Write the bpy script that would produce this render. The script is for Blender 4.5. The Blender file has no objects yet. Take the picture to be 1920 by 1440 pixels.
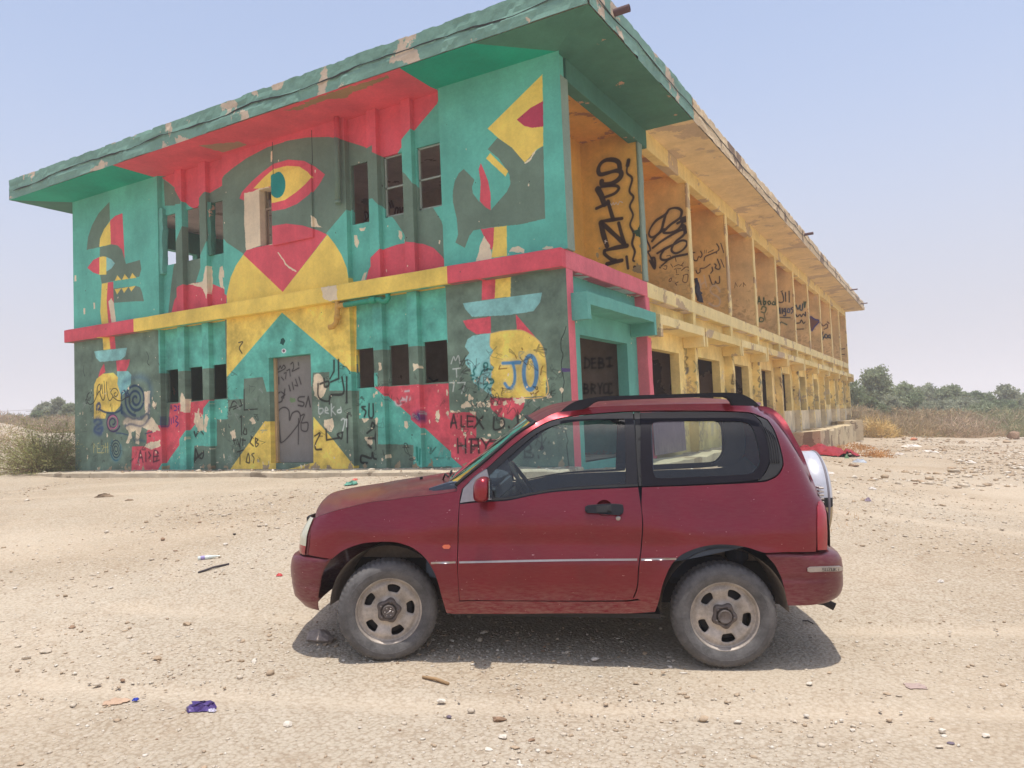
import bpy, bmesh, math, random
import numpy as np
from mathutils import Vector, Matrix
from mathutils.geometry import delaunay_2d_cdt
random.seed(7); rng = np.random.default_rng(7)
SC = bpy.context.scene
COL = SC.collection

# ------------------------------------------------------------------ camera
F_PX = 1421.07
PIT, ROL, YAW = -0.0507, -0.0410, -0.5215
CAM = np.array([5.0143, -10.5461, 0.7027])
_F = np.array([math.sin(YAW), math.cos(YAW), 0.]); _R = np.array([math.cos(YAW), -math.sin(YAW), 0.]); _U = np.array([0, 0, 1.])
VF = _F*math.cos(PIT) - _U*math.sin(PIT); _U2 = _U*math.cos(PIT) + _F*math.sin(PIT)
VR = _R*math.cos(ROL) + _U2*math.sin(ROL); VU = _U2*math.cos(ROL) - _R*math.sin(ROL)
cd = bpy.data.cameras.new('camera'); cam = bpy.data.objects.new('camera', cd); COL.objects.link(cam); SC.camera = cam
cd.sensor_width = 36; cd.lens = F_PX/1920*36; cd.clip_start = .05; cd.clip_end = 3000
cam.matrix_world = Matrix(((VR[0], VU[0], -VF[0], CAM[0]), (VR[1], VU[1], -VF[1], CAM[1]), (VR[2], VU[2], -VF[2], CAM[2]), (0, 0, 0, 1)))

# ------------------------------------------------------------------ sky, sun, exposure
SUN_EL, SUN_TILT = 83.0, (0.76, -0.65)       # nearly overhead, leaning towards the viewer
HZ = (2.55, 2.50, 2.90)
w = bpy.data.worlds.new('World'); SC.world = w; w.use_nodes = True
nt = w.node_tree; nt.nodes.clear()
sky = nt.nodes.new('ShaderNodeTexSky'); sky.sky_type = 'NISHITA'; sky.sun_disc = False
sky.sun_elevation = math.radians(SUN_EL); sky.sun_rotation = math.atan2(SUN_TILT[0], SUN_TILT[1])
sky.altitude = 0; sky.air_density = 1.0; sky.dust_density = 1.6; sky.ozone_density = 1.2
bg = nt.nodes.new('ShaderNodeBackground'); bg.inputs['Strength'].default_value = 0.15
wo = nt.nodes.new('ShaderNodeOutputWorld')
hs = nt.nodes.new('ShaderNodeHueSaturation'); hs.inputs['Saturation'].default_value = 0.95
# milky summer haze: the air pales to lavender grey all round the horizon
tcw = nt.nodes.new('ShaderNodeTexCoord'); spw = nt.nodes.new('ShaderNodeSeparateXYZ'); nt.links.new(tcw.outputs['Generated'], spw.inputs[0])
hzr = nt.nodes.new('ShaderNodeMapRange'); hzr.interpolation_type = 'SMOOTHERSTEP'; hzr.inputs[1].default_value = -.05; hzr.inputs[2].default_value = .55; hzr.inputs[3].default_value = .94; hzr.inputs[4].default_value = .22; nt.links.new(spw.outputs[2], hzr.inputs[0])
hzm = nt.nodes.new('ShaderNodeMix'); hzm.data_type = 'RGBA'; hzm.inputs['B'].default_value = (HZ[0], HZ[1], HZ[2], 1); nt.links.new(hzr.outputs[0], hzm.inputs['Factor'])
nt.links.new(sky.outputs[0], hs.inputs['Color']); nt.links.new(hs.outputs[0], hzm.inputs['A']); nt.links.new(hzm.outputs['Result'], bg.inputs[0]); nt.links.new(bg.outputs[0], wo.inputs[0])
sl = bpy.data.lights.new('sun', 'SUN'); sl.energy = 2.75; sl.angle = math.radians(.6); sl.color = (1, .95, .87)
so = bpy.data.objects.new('sun', sl); COL.objects.link(so)
_e = math.radians(SUN_EL)
sd = Vector((SUN_TILT[0]*math.cos(_e), SUN_TILT[1]*math.cos(_e), math.sin(_e)))
so.rotation_euler = sd.to_track_quat('Z', 'Y').to_euler(); so.location = (0, 0, 40)
SC.view_settings.view_transform = 'Standard'; SC.view_settings.look = 'None'
SC.view_settings.gamma = 1; SC.view_settings.use_curve_mapping = False
SC.view_settings.exposure = 0.60
SC.cycles.max_bounces = 8; SC.cycles.diffuse_bounces = 6; SC.cycles.transparent_max_bounces = 24

# ------------------------------------------------------------------ pixel rays of the photograph, as places in the world
def ray(x, y): return VF + VR*((x-960)/F_PX) - VU*((y-720)/F_PX)
def onY(x, y, y0=0.):
    d = ray(x, y); return CAM + d*((y0-CAM[1])/d[1])
def onX(x, y, x0=0.):
    d = ray(x, y); return CAM + d*((x0-CAM[0])/d[0])
def onZ(x, y, z0):
    d = ray(x, y); return CAM + d*((z0-CAM[2])/d[2])
def atD(x, y, dist): return CAM + ray(x, y)*dist

# ------------------------------------------------------------------ numpy value noise
def _h(ix, iy, s):
    n = (ix*374761393 + iy*668265263 + s*1442695041).astype(np.int64) & 0xffffffff
    n = ((n ^ (n >> 13))*1274126177) & 0xffffffff
    return ((n ^ (n >> 16)) & 0xffff)/65535.0
def vnoise(x, y, s=0):
    x = np.asarray(x, float); y = np.asarray(y, float)
    ix = np.floor(x).astype(np.int64); iy = np.floor(y).astype(np.int64)
    fx = x-ix; fy = y-iy; fx = fx*fx*(3-2*fx); fy = fy*fy*(3-2*fy)
    a = _h(ix, iy, s); b = _h(ix+1, iy, s); c = _h(ix, iy+1, s); d = _h(ix+1, iy+1, s)
    return (a+(b-a)*fx)*(1-fy) + (c+(d-c)*fx)*fy - .5
def fbm(x, y, s=0, o=4):
    r = 0; a = 1.
    for i in range(o):
        r = r + a*vnoise(x*2**i, y*2**i, s+i*17); a *= .5
    return r

# ------------------------------------------------------------------ materials
def lin(c):
    return tuple(((v/255)/12.92 if v/255 <= .04045 else ((v/255+.055)/1.055)**2.4) for v in c)
def nodes(m):
    m.use_nodes = True; t = m.node_tree; t.nodes.clear()
    o = t.nodes.new('ShaderNodeOutputMaterial'); b = t.nodes.new('ShaderNodeBsdfPrincipled')
    t.links.new(b.outputs[0], o.inputs[0]); return t, b, o
_MC = {}
def mat(name, rgb, rough=.85, metal=0., var=.18, scale=3., bump=.25, bscale=40., bdist=.01, dust=None, coat=0., vec='Position', srgb=True, stretch=None, spec=.5, var2=.1):
    """procedural surface: base colour with two scales of noise, optional dust towards the ground, fine bump"""
    if name in _MC: return _MC[name]
    c = lin(rgb) if srgb else rgb
    m = bpy.data.materials.new(name); t, b, o = nodes(m); L = t.links.new; N = t.nodes.new
    if vec == 'Position': g = N('ShaderNodeNewGeometry'); v = g.outputs['Position']
    else: g = N('ShaderNodeTexCoord'); v = g.outputs['Object']
    if stretch:
        mp = N('ShaderNodeMapping'); mp.inputs['Scale'].default_value = stretch; L(v, mp.inputs[0]); vs = mp.outputs[0]
    else: vs = v
    n1 = N('ShaderNodeTexNoise'); n1.inputs['Scale'].default_value = scale; n1.inputs['Detail'].default_value = 7; n1.inputs['Roughness'].default_value = .65; L(vs, n1.inputs['Vector'])
    r1 = N('ShaderNodeMapRange'); r1.inputs[1].default_value = .25; r1.inputs[2].default_value = .75; r1.inputs[3].default_value = 1-var; r1.inputs[4].default_value = 1+var*.6; L(n1.outputs[0], r1.inputs[0])
    n2 = N('ShaderNodeTexNoise'); n2.inputs['Scale'].default_value = scale*9; n2.inputs['Detail'].default_value = 4; L(vs, n2.inputs['Vector'])
    r2 = N('ShaderNodeMapRange'); r2.inputs[1].default_value = .25; r2.inputs[2].default_value = .75; r2.inputs[3].default_value = 1-var2; r2.inputs[4].default_value = 1+var2; L(n2.outputs[0], r2.inputs[0])
    mu = N('ShaderNodeMath'); mu.operation = 'MULTIPLY'; L(r1.outputs[0], mu.inputs[0]); L(r2.outputs[0], mu.inputs[1])
    vm = N('ShaderNodeVectorMath'); vm.operation = 'SCALE'; vm.inputs[0].default_value = c[:3]; L(mu.outputs[0], vm.inputs['Scale'])
    out = vm.outputs[0]
    if dust:
        dc, z0, z1, amt = dust
        sp = N('ShaderNodeSeparateXYZ'); L(v, sp.inputs[0])
        mr = N('ShaderNodeMapRange'); mr.inputs[1].default_value = z0; mr.inputs[2].default_value = z1; mr.inputs[3].default_value = amt; mr.inputs[4].default_value = 0; L(sp.outputs[2], mr.inputs[0])
        mm = N('ShaderNodeMath'); mm.operation = 'MULTIPLY'; L(mr.outputs[0], mm.inputs[0]); L(n1.outputs[0], mm.inputs[1])
        mx = N('ShaderNodeMix'); mx.data_type = 'RGBA'; L(mm.outputs[0], mx.inputs['Factor']); L(out, mx.inputs['A']); mx.inputs['B'].default_value = (*lin(dc), 1); out = mx.outputs['Result']
    L(out, b.inputs['Base Color'])
    b.inputs['Roughness'].default_value = rough; b.inputs['Metallic'].default_value = metal
    b.inputs['Coat Weight'].default_value = coat; b.inputs['Coat Roughness'].default_value = .12; b.inputs['Specular IOR Level'].default_value = spec
    if bump:
        n3 = N('ShaderNodeTexNoise'); n3.inputs['Scale'].default_value = bscale; n3.inputs['Detail'].default_value = 6; L(vs, n3.inputs['Vector'])
        bp = N('ShaderNodeBump'); bp.inputs['Strength'].default_value = bump; bp.inputs['Distance'].default_value = bdist; L(n3.outputs[0], bp.inputs['Height']); L(bp.outputs[0], b.inputs['Normal'])
    _MC[name] = m; return m

def plaster_nodes(t, b, colour_out, vec_out, scale=1.2, bump=.5, grime=.22):
    """worn painted plaster: blotches, rain streaks, trowel bump"""
    L = t.links.new; N = t.nodes.new
    n1 = N('ShaderNodeTexNoise'); n1.inputs['Scale'].default_value = scale; n1.inputs['Detail'].default_value = 9; n1.inputs['Roughness'].default_value = .68; L(vec_out, n1.inputs['Vector'])
    r1 = N('ShaderNodeMapRange'); r1.inputs[1].default_value = .3; r1.inputs[2].default_value = .7; r1.inputs[3].default_value = 1-grime; r1.inputs[4].default_value = 1+grime*.5; L(n1.outputs[0], r1.inputs[0])
    mp = N('ShaderNodeMapping'); mp.inputs['Scale'].default_value = (2.6, 2.6, .3); L(vec_out, mp.inputs[0])
    n2 = N('ShaderNodeTexNoise'); n2.inputs['Scale'].default_value = 2.2; n2.inputs['Detail'].default_value = 5; L(mp.outputs[0], n2.inputs['Vector'])
    r2 = N('ShaderNodeMapRange'); r2.inputs[1].default_value = .35; r2.inputs[2].default_value = .72; r2.inputs[3].default_value = 1.02; r2.inputs[4].default_value = 1-grime*.3; L(n2.outputs[0], r2.inputs[0])
    n4 = N('ShaderNodeTexNoise'); n4.inputs['Scale'].default_value = 22; n4.inputs['Detail'].default_value = 6; n4.inputs['Roughness'].default_value = .7; L(vec_out, n4.inputs['Vector'])
    r4 = N('ShaderNodeMapRange'); r4.inputs[1].default_value = .3; r4.inputs[2].default_value = .7; r4.inputs[3].default_value = .93; r4.inputs[4].default_value = 1.06; L(n4.outputs[0], r4.inputs[0])
    m1 = N('ShaderNodeMath'); m1.operation = 'MULTIPLY'; L(r1.outputs[0], m1.inputs[0]); L(r2.outputs[0], m1.inputs[1])
    m2 = N('ShaderNodeMath'); m2.operation = 'MULTIPLY'; L(m1.outputs[0], m2.inputs[0]); L(r4.outputs[0], m2.inputs[1])
    vm = N('ShaderNodeVectorMath'); vm.operation = 'SCALE'; L(colour_out, vm.inputs[0]); L(m2.outputs[0], vm.inputs['Scale'])
    L(vm.outputs[0], b.inputs['Base Color']); b.inputs['Roughness'].default_value = .8; b.inputs['Specular IOR Level'].default_value = .3
    n3 = N('ShaderNodeTexNoise'); n3.inputs['Scale'].default_value = 9; n3.inputs['Detail'].default_value = 9; n3.inputs['Roughness'].default_value = .6; L(vec_out, n3.inputs['Vector'])
    bp = N('ShaderNodeBump'); bp.inputs['Strength'].default_value = bump; bp.inputs['Distance'].default_value = .02; L(n3.outputs[0], bp.inputs['Height']); L(bp.outputs[0], b.inputs['Normal'])

def plaster(name, rgb, rgb2=None, patch=.6, bump=.5, scale=1.2, grime=.22, pscale=1.4):
    """flat coloured plaster; rgb2 = what shows where the coat has flaked"""
    if name in _MC: return _MC[name]
    m = bpy.data.materials.new(name); t, b, o = nodes(m); L = t.links.new; N = t.nodes.new
    g = N('ShaderNodeNewGeometry'); v = g.outputs['Position']
    rg = N('ShaderNodeRGB'); rg.outputs[0].default_value = (*lin(rgb), 1); out = rg.outputs[0]
    if rgb2:
        n = N('ShaderNodeTexNoise'); n.inputs['Scale'].default_value = pscale; n.inputs['Detail'].default_value = 10; n.inputs['Roughness'].default_value = .6; L(v, n.inputs['Vector'])
        cr = N('ShaderNodeMapRange'); cr.inputs[1].default_value = patch; cr.inputs[2].default_value = patch+.015; L(n.outputs[0], cr.inputs[0])
        mx = N('ShaderNodeMix'); mx.data_type = 'RGBA'; L(cr.outputs[0], mx.inputs['Factor']); L(out, mx.inputs['A']); mx.inputs['B'].default_value = (*lin(rgb2), 1); out = mx.outputs['Result']
    plaster_nodes(t, b, out, v, scale, bump, grime); _MC[name] = m; return m

class Canvas:
    """flat print for a wall, drawn by code on the wall's own metres (u, v)"""
    def __init__(s, name, u0, u1, v0, v1, res, base):
        s.name = name; s.u0, s.u1, s.v0, s.v1, s.res = u0, u1, v0, v1, res
        s.W = int((u1-u0)/res); s.H = int((v1-v0)/res)
        s.a = np.empty((s.H, s.W, 3), np.float32); s.a[:] = lin(base)
    def _win(s, P, pad):
        P = np.asarray(P, float)
        i0 = max(0, int((P[:, 0].min()-pad-s.u0)/s.res)); i1 = min(s.W, int((P[:, 0].max()+pad-s.u0)/s.res)+2)
        j0 = max(0, int((P[:, 1].min()-pad-s.v0)/s.res)); j1 = min(s.H, int((P[:, 1].max()+pad-s.v0)/s.res)+2)
        if i1 <= i0 or j1 <= j0: return None
        U, V = np.meshgrid(s.u0+(np.arange(i0, i1)+.5)*s.res, s.v0+(np.arange(j0, j1)+.5)*s.res)
        return P, U, V, slice(j0, j1), slice(i0, i1)
    def poly(s, P, c, rag=0., alpha=1., edge=None):
        w_ = s._win(P, rag*2+.03)
        if w_ is None: return
        P, U, V, J, I = w_
        if rag:
            U = U+rag*fbm(U*14, V*14, 3, 4)*2; V = V+rag*fbm(U*14+50, V*14, 9, 4)*2
        ins = np.zeros(U.shape, bool); n = len(P)
        for k in range(n):
            x1, y1 = P[k]; x2, y2 = P[(k+1) % n]
            if y1 == y2: continue
            ins ^= ((y1 > V) != (y2 > V)) & (U < (x2-x1)*(V-y1)/(y2-y1)+x1)
        col = np.array(lin(c), np.float32)
        if edge:
            s.stroke(list(P)+[P[0]], edge[1], edge[0])
        sub = s.a[J, I]; sub[ins] = sub[ins]*(1-alpha)+col*alpha
    def stroke(s, P, wd, c, soft=0., alpha=1., wob=0.):
        if len(P) == 1: P = [P[0], (P[0][0]+.001, P[0][1])]
        if len(P) > 3:
            Q = np.asarray(P, float); Q = np.r_[[2*Q[0]-Q[1]], Q, [2*Q[-1]-Q[-2]]]; o_ = []
            for k in range(1, len(Q)-2):
                for t in (0, .2, .4, .6, .8): o_.append(.5*(2*Q[k]+(-Q[k-1]+Q[k+1])*t+(2*Q[k-1]-5*Q[k]+4*Q[k+1]-Q[k+2])*t*t+(-Q[k-1]+3*Q[k]-3*Q[k+1]+Q[k+2])*t**3))
            P = o_+[Q[-2]]
        w_ = s._win(P, wd*2+soft*2)
        if w_ is None: return
        P, U, V, J, I = w_
        if wob: U = U+wob*vnoise(U*20, V*20, 5); V = V+wob*vnoise(U*20, V*20+9, 6)
        D = np.full(U.shape, 9.)
        for k in range(len(P)-1):
            ax, ay = P[k]; bx, by = P[k+1]; dx, dy = bx-ax, by-ay; q = dx*dx+dy*dy+1e-12
            t = np.clip(((U-ax)*dx+(V-ay)*dy)/q, 0, 1)
            D = np.minimum(D, np.hypot(U-ax-t*dx, V-ay-t*dy))
        wv = wd*(1+.45*vnoise(U*5.3+wd*31, V*5.3, 41)); e = max(soft, s.res*.6); m = np.clip((wv/2+e/2-D)/e, 0, 1)
        if wd > .028 and soft > .005: m = np.maximum(m, np.clip((wd*1.7-D)/wd, 0, 1)*.16)      # overspray
        m = m[..., None]*alpha
        s.a[J, I] = s.a[J, I]*(1-m)+np.array(lin(c), np.float32)*m
    def chips(s, n, u0, u1, v0, v1, c, smin=.01, smax=.05):
        for _ in range(n):
            u = random.uniform(u0, u1); v = random.uniform(v0, v1); r = smin+(smax-smin)*random.random()**3; k = random.uniform(.5, 2.2)
            s.poly([(u+r*math.cos(a)*random.uniform(.5, 1.2), v+r*k*math.sin(a)*random.uniform(.5, 1.2)) for a in np.linspace(0, 6.28, 9)[:-1]], c, rag=r*.35)
    def mottle(s, amt=.12, sc=1.6, amt2=.06, sc2=18., u0=None, u1=None, v0=None, v1=None, seed=1):
        """uneven coats: broad cloudy variation and fine speckle, drawn into the print"""
        i0, i1 = (0 if u0 is None else int((u0-s.u0)/s.res)), (s.W if u1 is None else int((u1-s.u0)/s.res)); j0, j1 = (0 if v0 is None else int((v0-s.v0)/s.res)), (s.H if v1 is None else int((v1-s.v0)/s.res))
        U, V = np.meshgrid(s.u0+np.arange(i0, i1)*s.res, s.v0+np.arange(j0, j1)*s.res)
        s.a[j0:j1, i0:i1] *= (1+amt*fbm(U*sc, V*sc, seed, 5)*1.6+amt2*fbm(U*sc2, V*sc2, seed+5, 3)).astype(np.float32)[..., None]
    def image(s):
        im = bpy.data.images.new(s.name, s.W, s.H, alpha=False, float_buffer=False)
        x = np.clip(s.a, 0, 1); x = np.where(x <= .0031308, x*12.92, 1.055*x**(1/2.4)-.055)
        buf = np.ones((s.H, s.W, 4), np.float32); buf[..., :3] = x
        im.pixels.foreach_set(buf.ravel()); im.update(); im.pack(); return im
    def material(s, fu, fv, bump=.5, grime=.2):
        """fu, fv: which of x, y, z (with sign and offset) gives u and v: (axis, sign, offset)"""
        m = bpy.data.materials.new(s.name); t, b, o = nodes(m); L = t.links.new; N = t.nodes.new
        g = N('ShaderNodeNewGeometry'); sp = N('ShaderNodeSeparateXYZ'); L(g.outputs['Position'], sp.inputs[0])
        cb = N('ShaderNodeCombineXYZ')
        for i, (f, a0, a1) in enumerate(((fu, s.u0, s.u1), (fv, s.v0, s.v1))):
            mt = N('ShaderNodeMath'); mt.operation = 'MULTIPLY_ADD'; L(sp.outputs[f[0]], mt.inputs[0])
            mt.inputs[1].default_value = f[1]/(a1-a0); mt.inputs[2].default_value = (f[2]-a0)/(a1-a0)
            if len(f) > 3:
                m2 = N('ShaderNodeMath'); m2.operation = 'MULTIPLY_ADD'; L(sp.outputs[f[3]], m2.inputs[0]); m2.inputs[1].default_value = f[4]/(a1-a0); L(mt.outputs[0], m2.inputs[2]); L(m2.outputs[0], cb.inputs[i])
            else: L(mt.outputs[0], cb.inputs[i])
        tx = N('ShaderNodeTexImage'); tx.image = s.img if hasattr(s, 'img') else s.image(); s.img = tx.image; tx.extension = 'EXTEND'; L(cb.outputs[0], tx.inputs[0])
        plaster_nodes(t, b, tx.outputs[0], g.outputs['Position'], bump=bump, grime=grime); return m

# ------------------------------------------------------------------ mesh helpers
def tag(o, label=None, cat=None, group=None, kind=None):
    if label: o['label'] = label
    if cat: o['category'] = cat
    if group: o['group'] = group
    if kind: o['kind'] = kind
    return o
def empty(name, loc=(0, 0, 0), label=None, cat=None, group=None, rot=(0, 0, 0)):
    o = bpy.data.objects.new(name, None); COL.objects.link(o); o.location = loc; o.rotation_euler = rot; o.empty_display_size = .1
    return tag(o, label, cat, group)
def mesh(name, V, Fc, m, parent=None, smooth=False, midx=None):
    me = bpy.data.meshes.new(name); me.from_pydata([tuple(map(float, v)) for v in V], [], [tuple(int(i) for i in f) for f in Fc])
    for mm in (m if isinstance(m, (list, tuple)) else [m]): me.materials.append(mm)
    if midx is not None: me.polygons.foreach_set('material_index', midx)
    if smooth: me.polygons.foreach_set('use_smooth', [True]*len(me.polygons))
    me.update(); o = bpy.data.objects.new(name, me); COL.objects.link(o)
    if parent is not None: o.parent = parent
    return o
def bmobj(name, bm, m, parent=None, smooth=False, normals=True):
    if normals: bmesh.ops.recalc_face_normals(bm, faces=bm.faces)
    me = bpy.data.meshes.new(name); bm.to_mesh(me); bm.free()
    for mm in (m if isinstance(m, (list, tuple)) else [m]): me.materials.append(mm)
    if smooth: me.polygons.foreach_set('use_smooth', [True]*len(me.polygons))
    o = bpy.data.objects.new(name, me); COL.objects.link(o)
    if parent is not None: o.parent = parent
    return o
def bx(bm, x0, x1, y0, y1, z0, z1, mi=0):
    v = [bm.verts.new(p) for p in ((x0, y0, z0), (x1, y0, z0), (x1, y1, z0), (x0, y1, z0), (x0, y0, z1), (x1, y0, z1), (x1, y1, z1), (x0, y1, z1))]
    for f in ((0, 3, 2, 1), (4, 5, 6, 7), (0, 1, 5, 4), (1, 2, 6, 5), (2, 3, 7, 6), (3, 0, 4, 7)):
        fc = bm.faces.new([v[i] for i in f]); fc.material_index = mi
    return v
def box(name, x0, x1, y0, y1, z0, z1, m, parent=None, bevel=0., rough=0., cut=0):
    """a box; bevelled, and with rough > 0 cut up and worn along its edges"""
    bm = bmesh.new(); bx(bm, x0, x1, y0, y1, z0, z1)
    if bevel: bmesh.ops.bevel(bm, geom=bm.edges[:], offset=bevel, segments=1, affect='EDGES')
    if rough:
        for ax in range(3):
            L_ = (x1-x0, y1-y0, z1-z0)[ax]; n = min(160, int(L_/cut)) if cut else 0
            lo = (x0, y0, z0)[ax]
            for k in range(1, n):
                co = [0, 0, 0]; no = [0, 0, 0]; co[ax] = lo+L_*k/n; no[ax] = 1
                bmesh.ops.bisect_plane(bm, geom=bm.verts[:]+bm.edges[:]+bm.faces[:], plane_co=co, plane_no=no)
        P = np.array([v.co for v in bm.verts])
        for v, a, b_, c in zip(bm.verts, vnoise(P[:, 0]*7+P[:, 1]*7, P[:, 2]*7, 1), vnoise(P[:, 0]*5+3, P[:, 1]*5+P[:, 2]*5, 2), vnoise(P[:, 1]*9+P[:, 0]*9, P[:, 2]*9+4, 3)):
            v.co += Vector((a, b_, c))*rough
    return bmobj(name, bm, m, parent)
def wall(name, axis, a0, a1, z0, z1, d0, d1, holes, m, parent, extra=()):
    """wall along x (axis 0, thickness in y) or y (axis 1, thickness in x), rectangular openings with reveals"""
    A = sorted({a0, a1, *[h[0] for h in holes], *[h[1] for h in holes], *extra}); Z = sorted({z0, z1, *[h[2] for h in holes], *[h[3] for h in holes]})
    solid = lambda i, j: 0 <= i < len(A)-1 and 0 <= j < len(Z)-1 and not any(h[0] <= (A[i]+A[i+1])/2 <= h[1] and h[2] <= (Z[j]+Z[j+1])/2 <= h[3] for h in holes)
    P = (lambda a, z, d: (a, d, z)) if axis == 0 else (lambda a, z, d: (d, a, z))
    bm = bmesh.new(); vs = {}
    def v(i, j, k):
        if (i, j, k) not in vs: vs[(i, j, k)] = bm.verts.new(P(A[i], Z[j], (d0, d1)[k]))
        return vs[(i, j, k)]
    for i in range(len(A)-1):
        for j in range(len(Z)-1):
            if not solid(i, j): continue
            for k in (0, 1): bm.faces.new([v(i, j, k), v(i+1, j, k), v(i+1, j+1, k), v(i, j+1, k)])
            for di, dj, e in ((-1, 0, ((i, j), (i, j+1))), (1, 0, ((i+1, j), (i+1, j+1))), (0, -1, ((i, j), (i+1, j))), (0, 1, ((i, j+1), (i+1, j+1)))):
                if not solid(i+di, j+dj): bm.faces.new([v(*e[0], 0), v(*e[1], 0), v(*e[1], 1), v(*e[0], 1)])
    return bmobj(name, bm, m, parent)
def tube(bm, pts, r, seg=8, mi=0, cap=True):
    pts = [Vector(p) for p in pts]; n = len(pts); rs = r if isinstance(r, (list, tuple)) else [r]*n; rings = []
    up = None
    for i, p in enumerate(pts):
        d = (pts[min(i+1, n-1)]-pts[max(i-1, 0)]).normalized()
        if up is None: up = Vector((0, 0, 1)) if abs(d.z) < .9 else Vector((1, 0, 0))
        a = d.cross(up).normalized(); b_ = a.cross(d).normalized(); up = b_
        rings.append([bm.verts.new(p+(a*math.cos(t)+b_*math.sin(t))*rs[i]) for t in (2*math.pi*k/seg for k in range(seg))])
    for i in range(n-1):
        for k in range(seg):
            f = bm.faces.new([rings[i][k], rings[i][(k+1) % seg], rings[i+1][(k+1) % seg], rings[i+1][k]]); f.material_index = mi; f.smooth = True
    if cap:
        for rg in (rings[0], rings[-1]):
            try: bm.faces.new(rg).material_index = mi
            except ValueError: pass
def lathe(bm, prof, seg=48, axis='z', mi=0, close=False, mod=None):
    """prof: (radius, height) pairs turned about the axis"""
    rings = []
    for j, (r, h) in enumerate(prof):
        rg = []
        for k in range(seg):
            t = 2*math.pi*k/seg; rr = r+(mod(j, k) if mod else 0); c, s_ = rr*math.cos(t), rr*math.sin(t)
            rg.append(bm.verts.new((c, s_, h) if axis == 'z' else (c, h, s_)))
        rings.append(rg)
    idx = list(range(len(prof)-1))+([len(prof)-1] if close else [])
    for j in idx:
        a, b_ = rings[j], rings[(j+1) % len(prof)]
        for k in range(seg):
            f = bm.faces.new([a[k], a[(k+1) % seg], b_[(k+1) % seg], b_[k]]); f.smooth = True; f.material_index = mi
    return rings
def grid(name, P, m, parent=None, smooth=True, closeu=False):
    """P: rows x cols x 3 array of points"""
    P = np.asarray(P); R, C = P.shape[:2]; Fc = []
    for i in range(R-1):
        for j in range(C-1 if not closeu else C):
            k = (j+1) % C; Fc.append((i*C+j, i*C+k, (i+1)*C+k, (i+1)*C+j))
    return mesh(name, P.reshape(-1, 3), Fc, m, parent, smooth)

# ------------------------------------------------------------------ the lie of the land (thin plate through measured spots)
_g = []
def gp(x, y, z): _g.append((x, y, z))
gp(3.68, -5.61, -.932); gp(1.68, -6.53, -.857); gp(4.3, -4.1, -.90); gp(2.3, -5.1, -.83); gp(5.0, -10.5, -.93); gp(5.5, -7.5, -.95); gp(7.5, -8, -1.02)
for x_ in (-13, -10, -6.5, -3, 0): gp(x_, -.9, -.10)
for x_ in (-12, -5): gp(x_, -3.5, -.30)
gp(-1, -4.5, -.52); gp(-16, -2, 0.02); gp(-20, -6, .15); gp(-8, -9, -.35); gp(0, -14, -.9); gp(10, -14, -1.0); gp(-8, -20, -.5)
for y_ in (3, 20, 37): gp(-6, y_, -.3)
gp(.8, 1.0, -.20); gp(1.2, 4, -.38); gp(2.2, 9, -.62); gp(2.0, 20, -.85); gp(2.0, 30, -.95); gp(1.5, 38, -.75); gp(-3, 42, -.5)
gp(7, 0, -.95); gp(9, 10, -1.05); gp(12, 30, -1.25); gp(8, 44, -1.3); gp(20, 40, -1.3); gp(16, 5, -1.3)
_q = atD(60, 812, 45); gp(_q[0], _q[1], _q[2]); _q = atD(60, 845, 27); gp(_q[0], _q[1], _q[2]); _q = atD(0, 796, 70); gp(_q[0], _q[1], _q[2])
for a_ in range(0, 360, 30):
    for R_ in (140., 700.):
        dx_, dy_ = math.cos(math.radians(a_)), math.sin(math.radians(a_)); lat = dx_*_R[0]+dy_*_R[1]
        gp(CAM[0]+R_*dx_, CAM[1]+R_*dy_, -.5-1.1*max(lat, 0)+(min(7.5*max(-lat, 0), 4.6) if R_ < 300 else min(30*max(-lat, 0), 17)))
_G = np.array(_g); _n = len(_G)
def _tps(r2): return np.where(r2 > 1e-9, .5*r2*np.log(np.maximum(r2, 1e-9)), 0)
_A = np.zeros((_n+3, _n+3)); _A[:_n, :_n] = _tps(((_G[:, None, :2]-_G[None, :, :2])**2).sum(-1))+np.eye(_n)*2.
_A[:_n, _n:] = np.c_[np.ones(_n), _G[:, :2]]; _A[_n:, :_n] = _A[:_n, _n:].T
_wt = np.linalg.solve(_A, np.r_[_G[:, 2], 0, 0, 0])
def gz(x, y, fine=True):
    x = np.atleast_1d(np.asarray(x, float)); y = np.atleast_1d(np.asarray(y, float)); sh = x.shape; x = x.ravel(); y = y.ravel(); z = np.empty(len(x))
    for i in range(0, len(x), 20000):
        a, b_ = x[i:i+20000], y[i:i+20000]
        z[i:i+20000] = _tps((a[:, None]-_G[:, 0])**2+(b_[:, None]-_G[:, 1])**2)@_wt[:_n]+_wt[_n]+_wt[_n+1]*a+_wt[_n+2]*b_
    # heap of sand left of the building
    mx, my = SANDX
    z += 1.1*np.exp(-((x-mx)**2+(y-my)**2)/7.)
    if fine:
        d = np.hypot(x-CAM[0], y-CAM[1]); k = np.clip(d/30, 0, 1)
        z = z+.05*fbm(x*.5, y*.5, 4, 3)*(.3+k)+.012*fbm(x*3.1, y*3.1, 8, 3)
        z = z+.05*np.maximum(0, fbm(x*1.7, y*1.7, 21, 3))*(np.clip((x-.5)/3, 0, 1))*np.clip((y+2)/6, 0, 1)
        flat = (x > -14.3) & (x < .3) & (y > -1.1) & (y < 38.4); z = np.where(flat, np.minimum(z, -.08), z)
    return z.reshape(sh)
_s = atD(-45, 815, 25); SANDX = (_s[0], _s[1])
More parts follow.
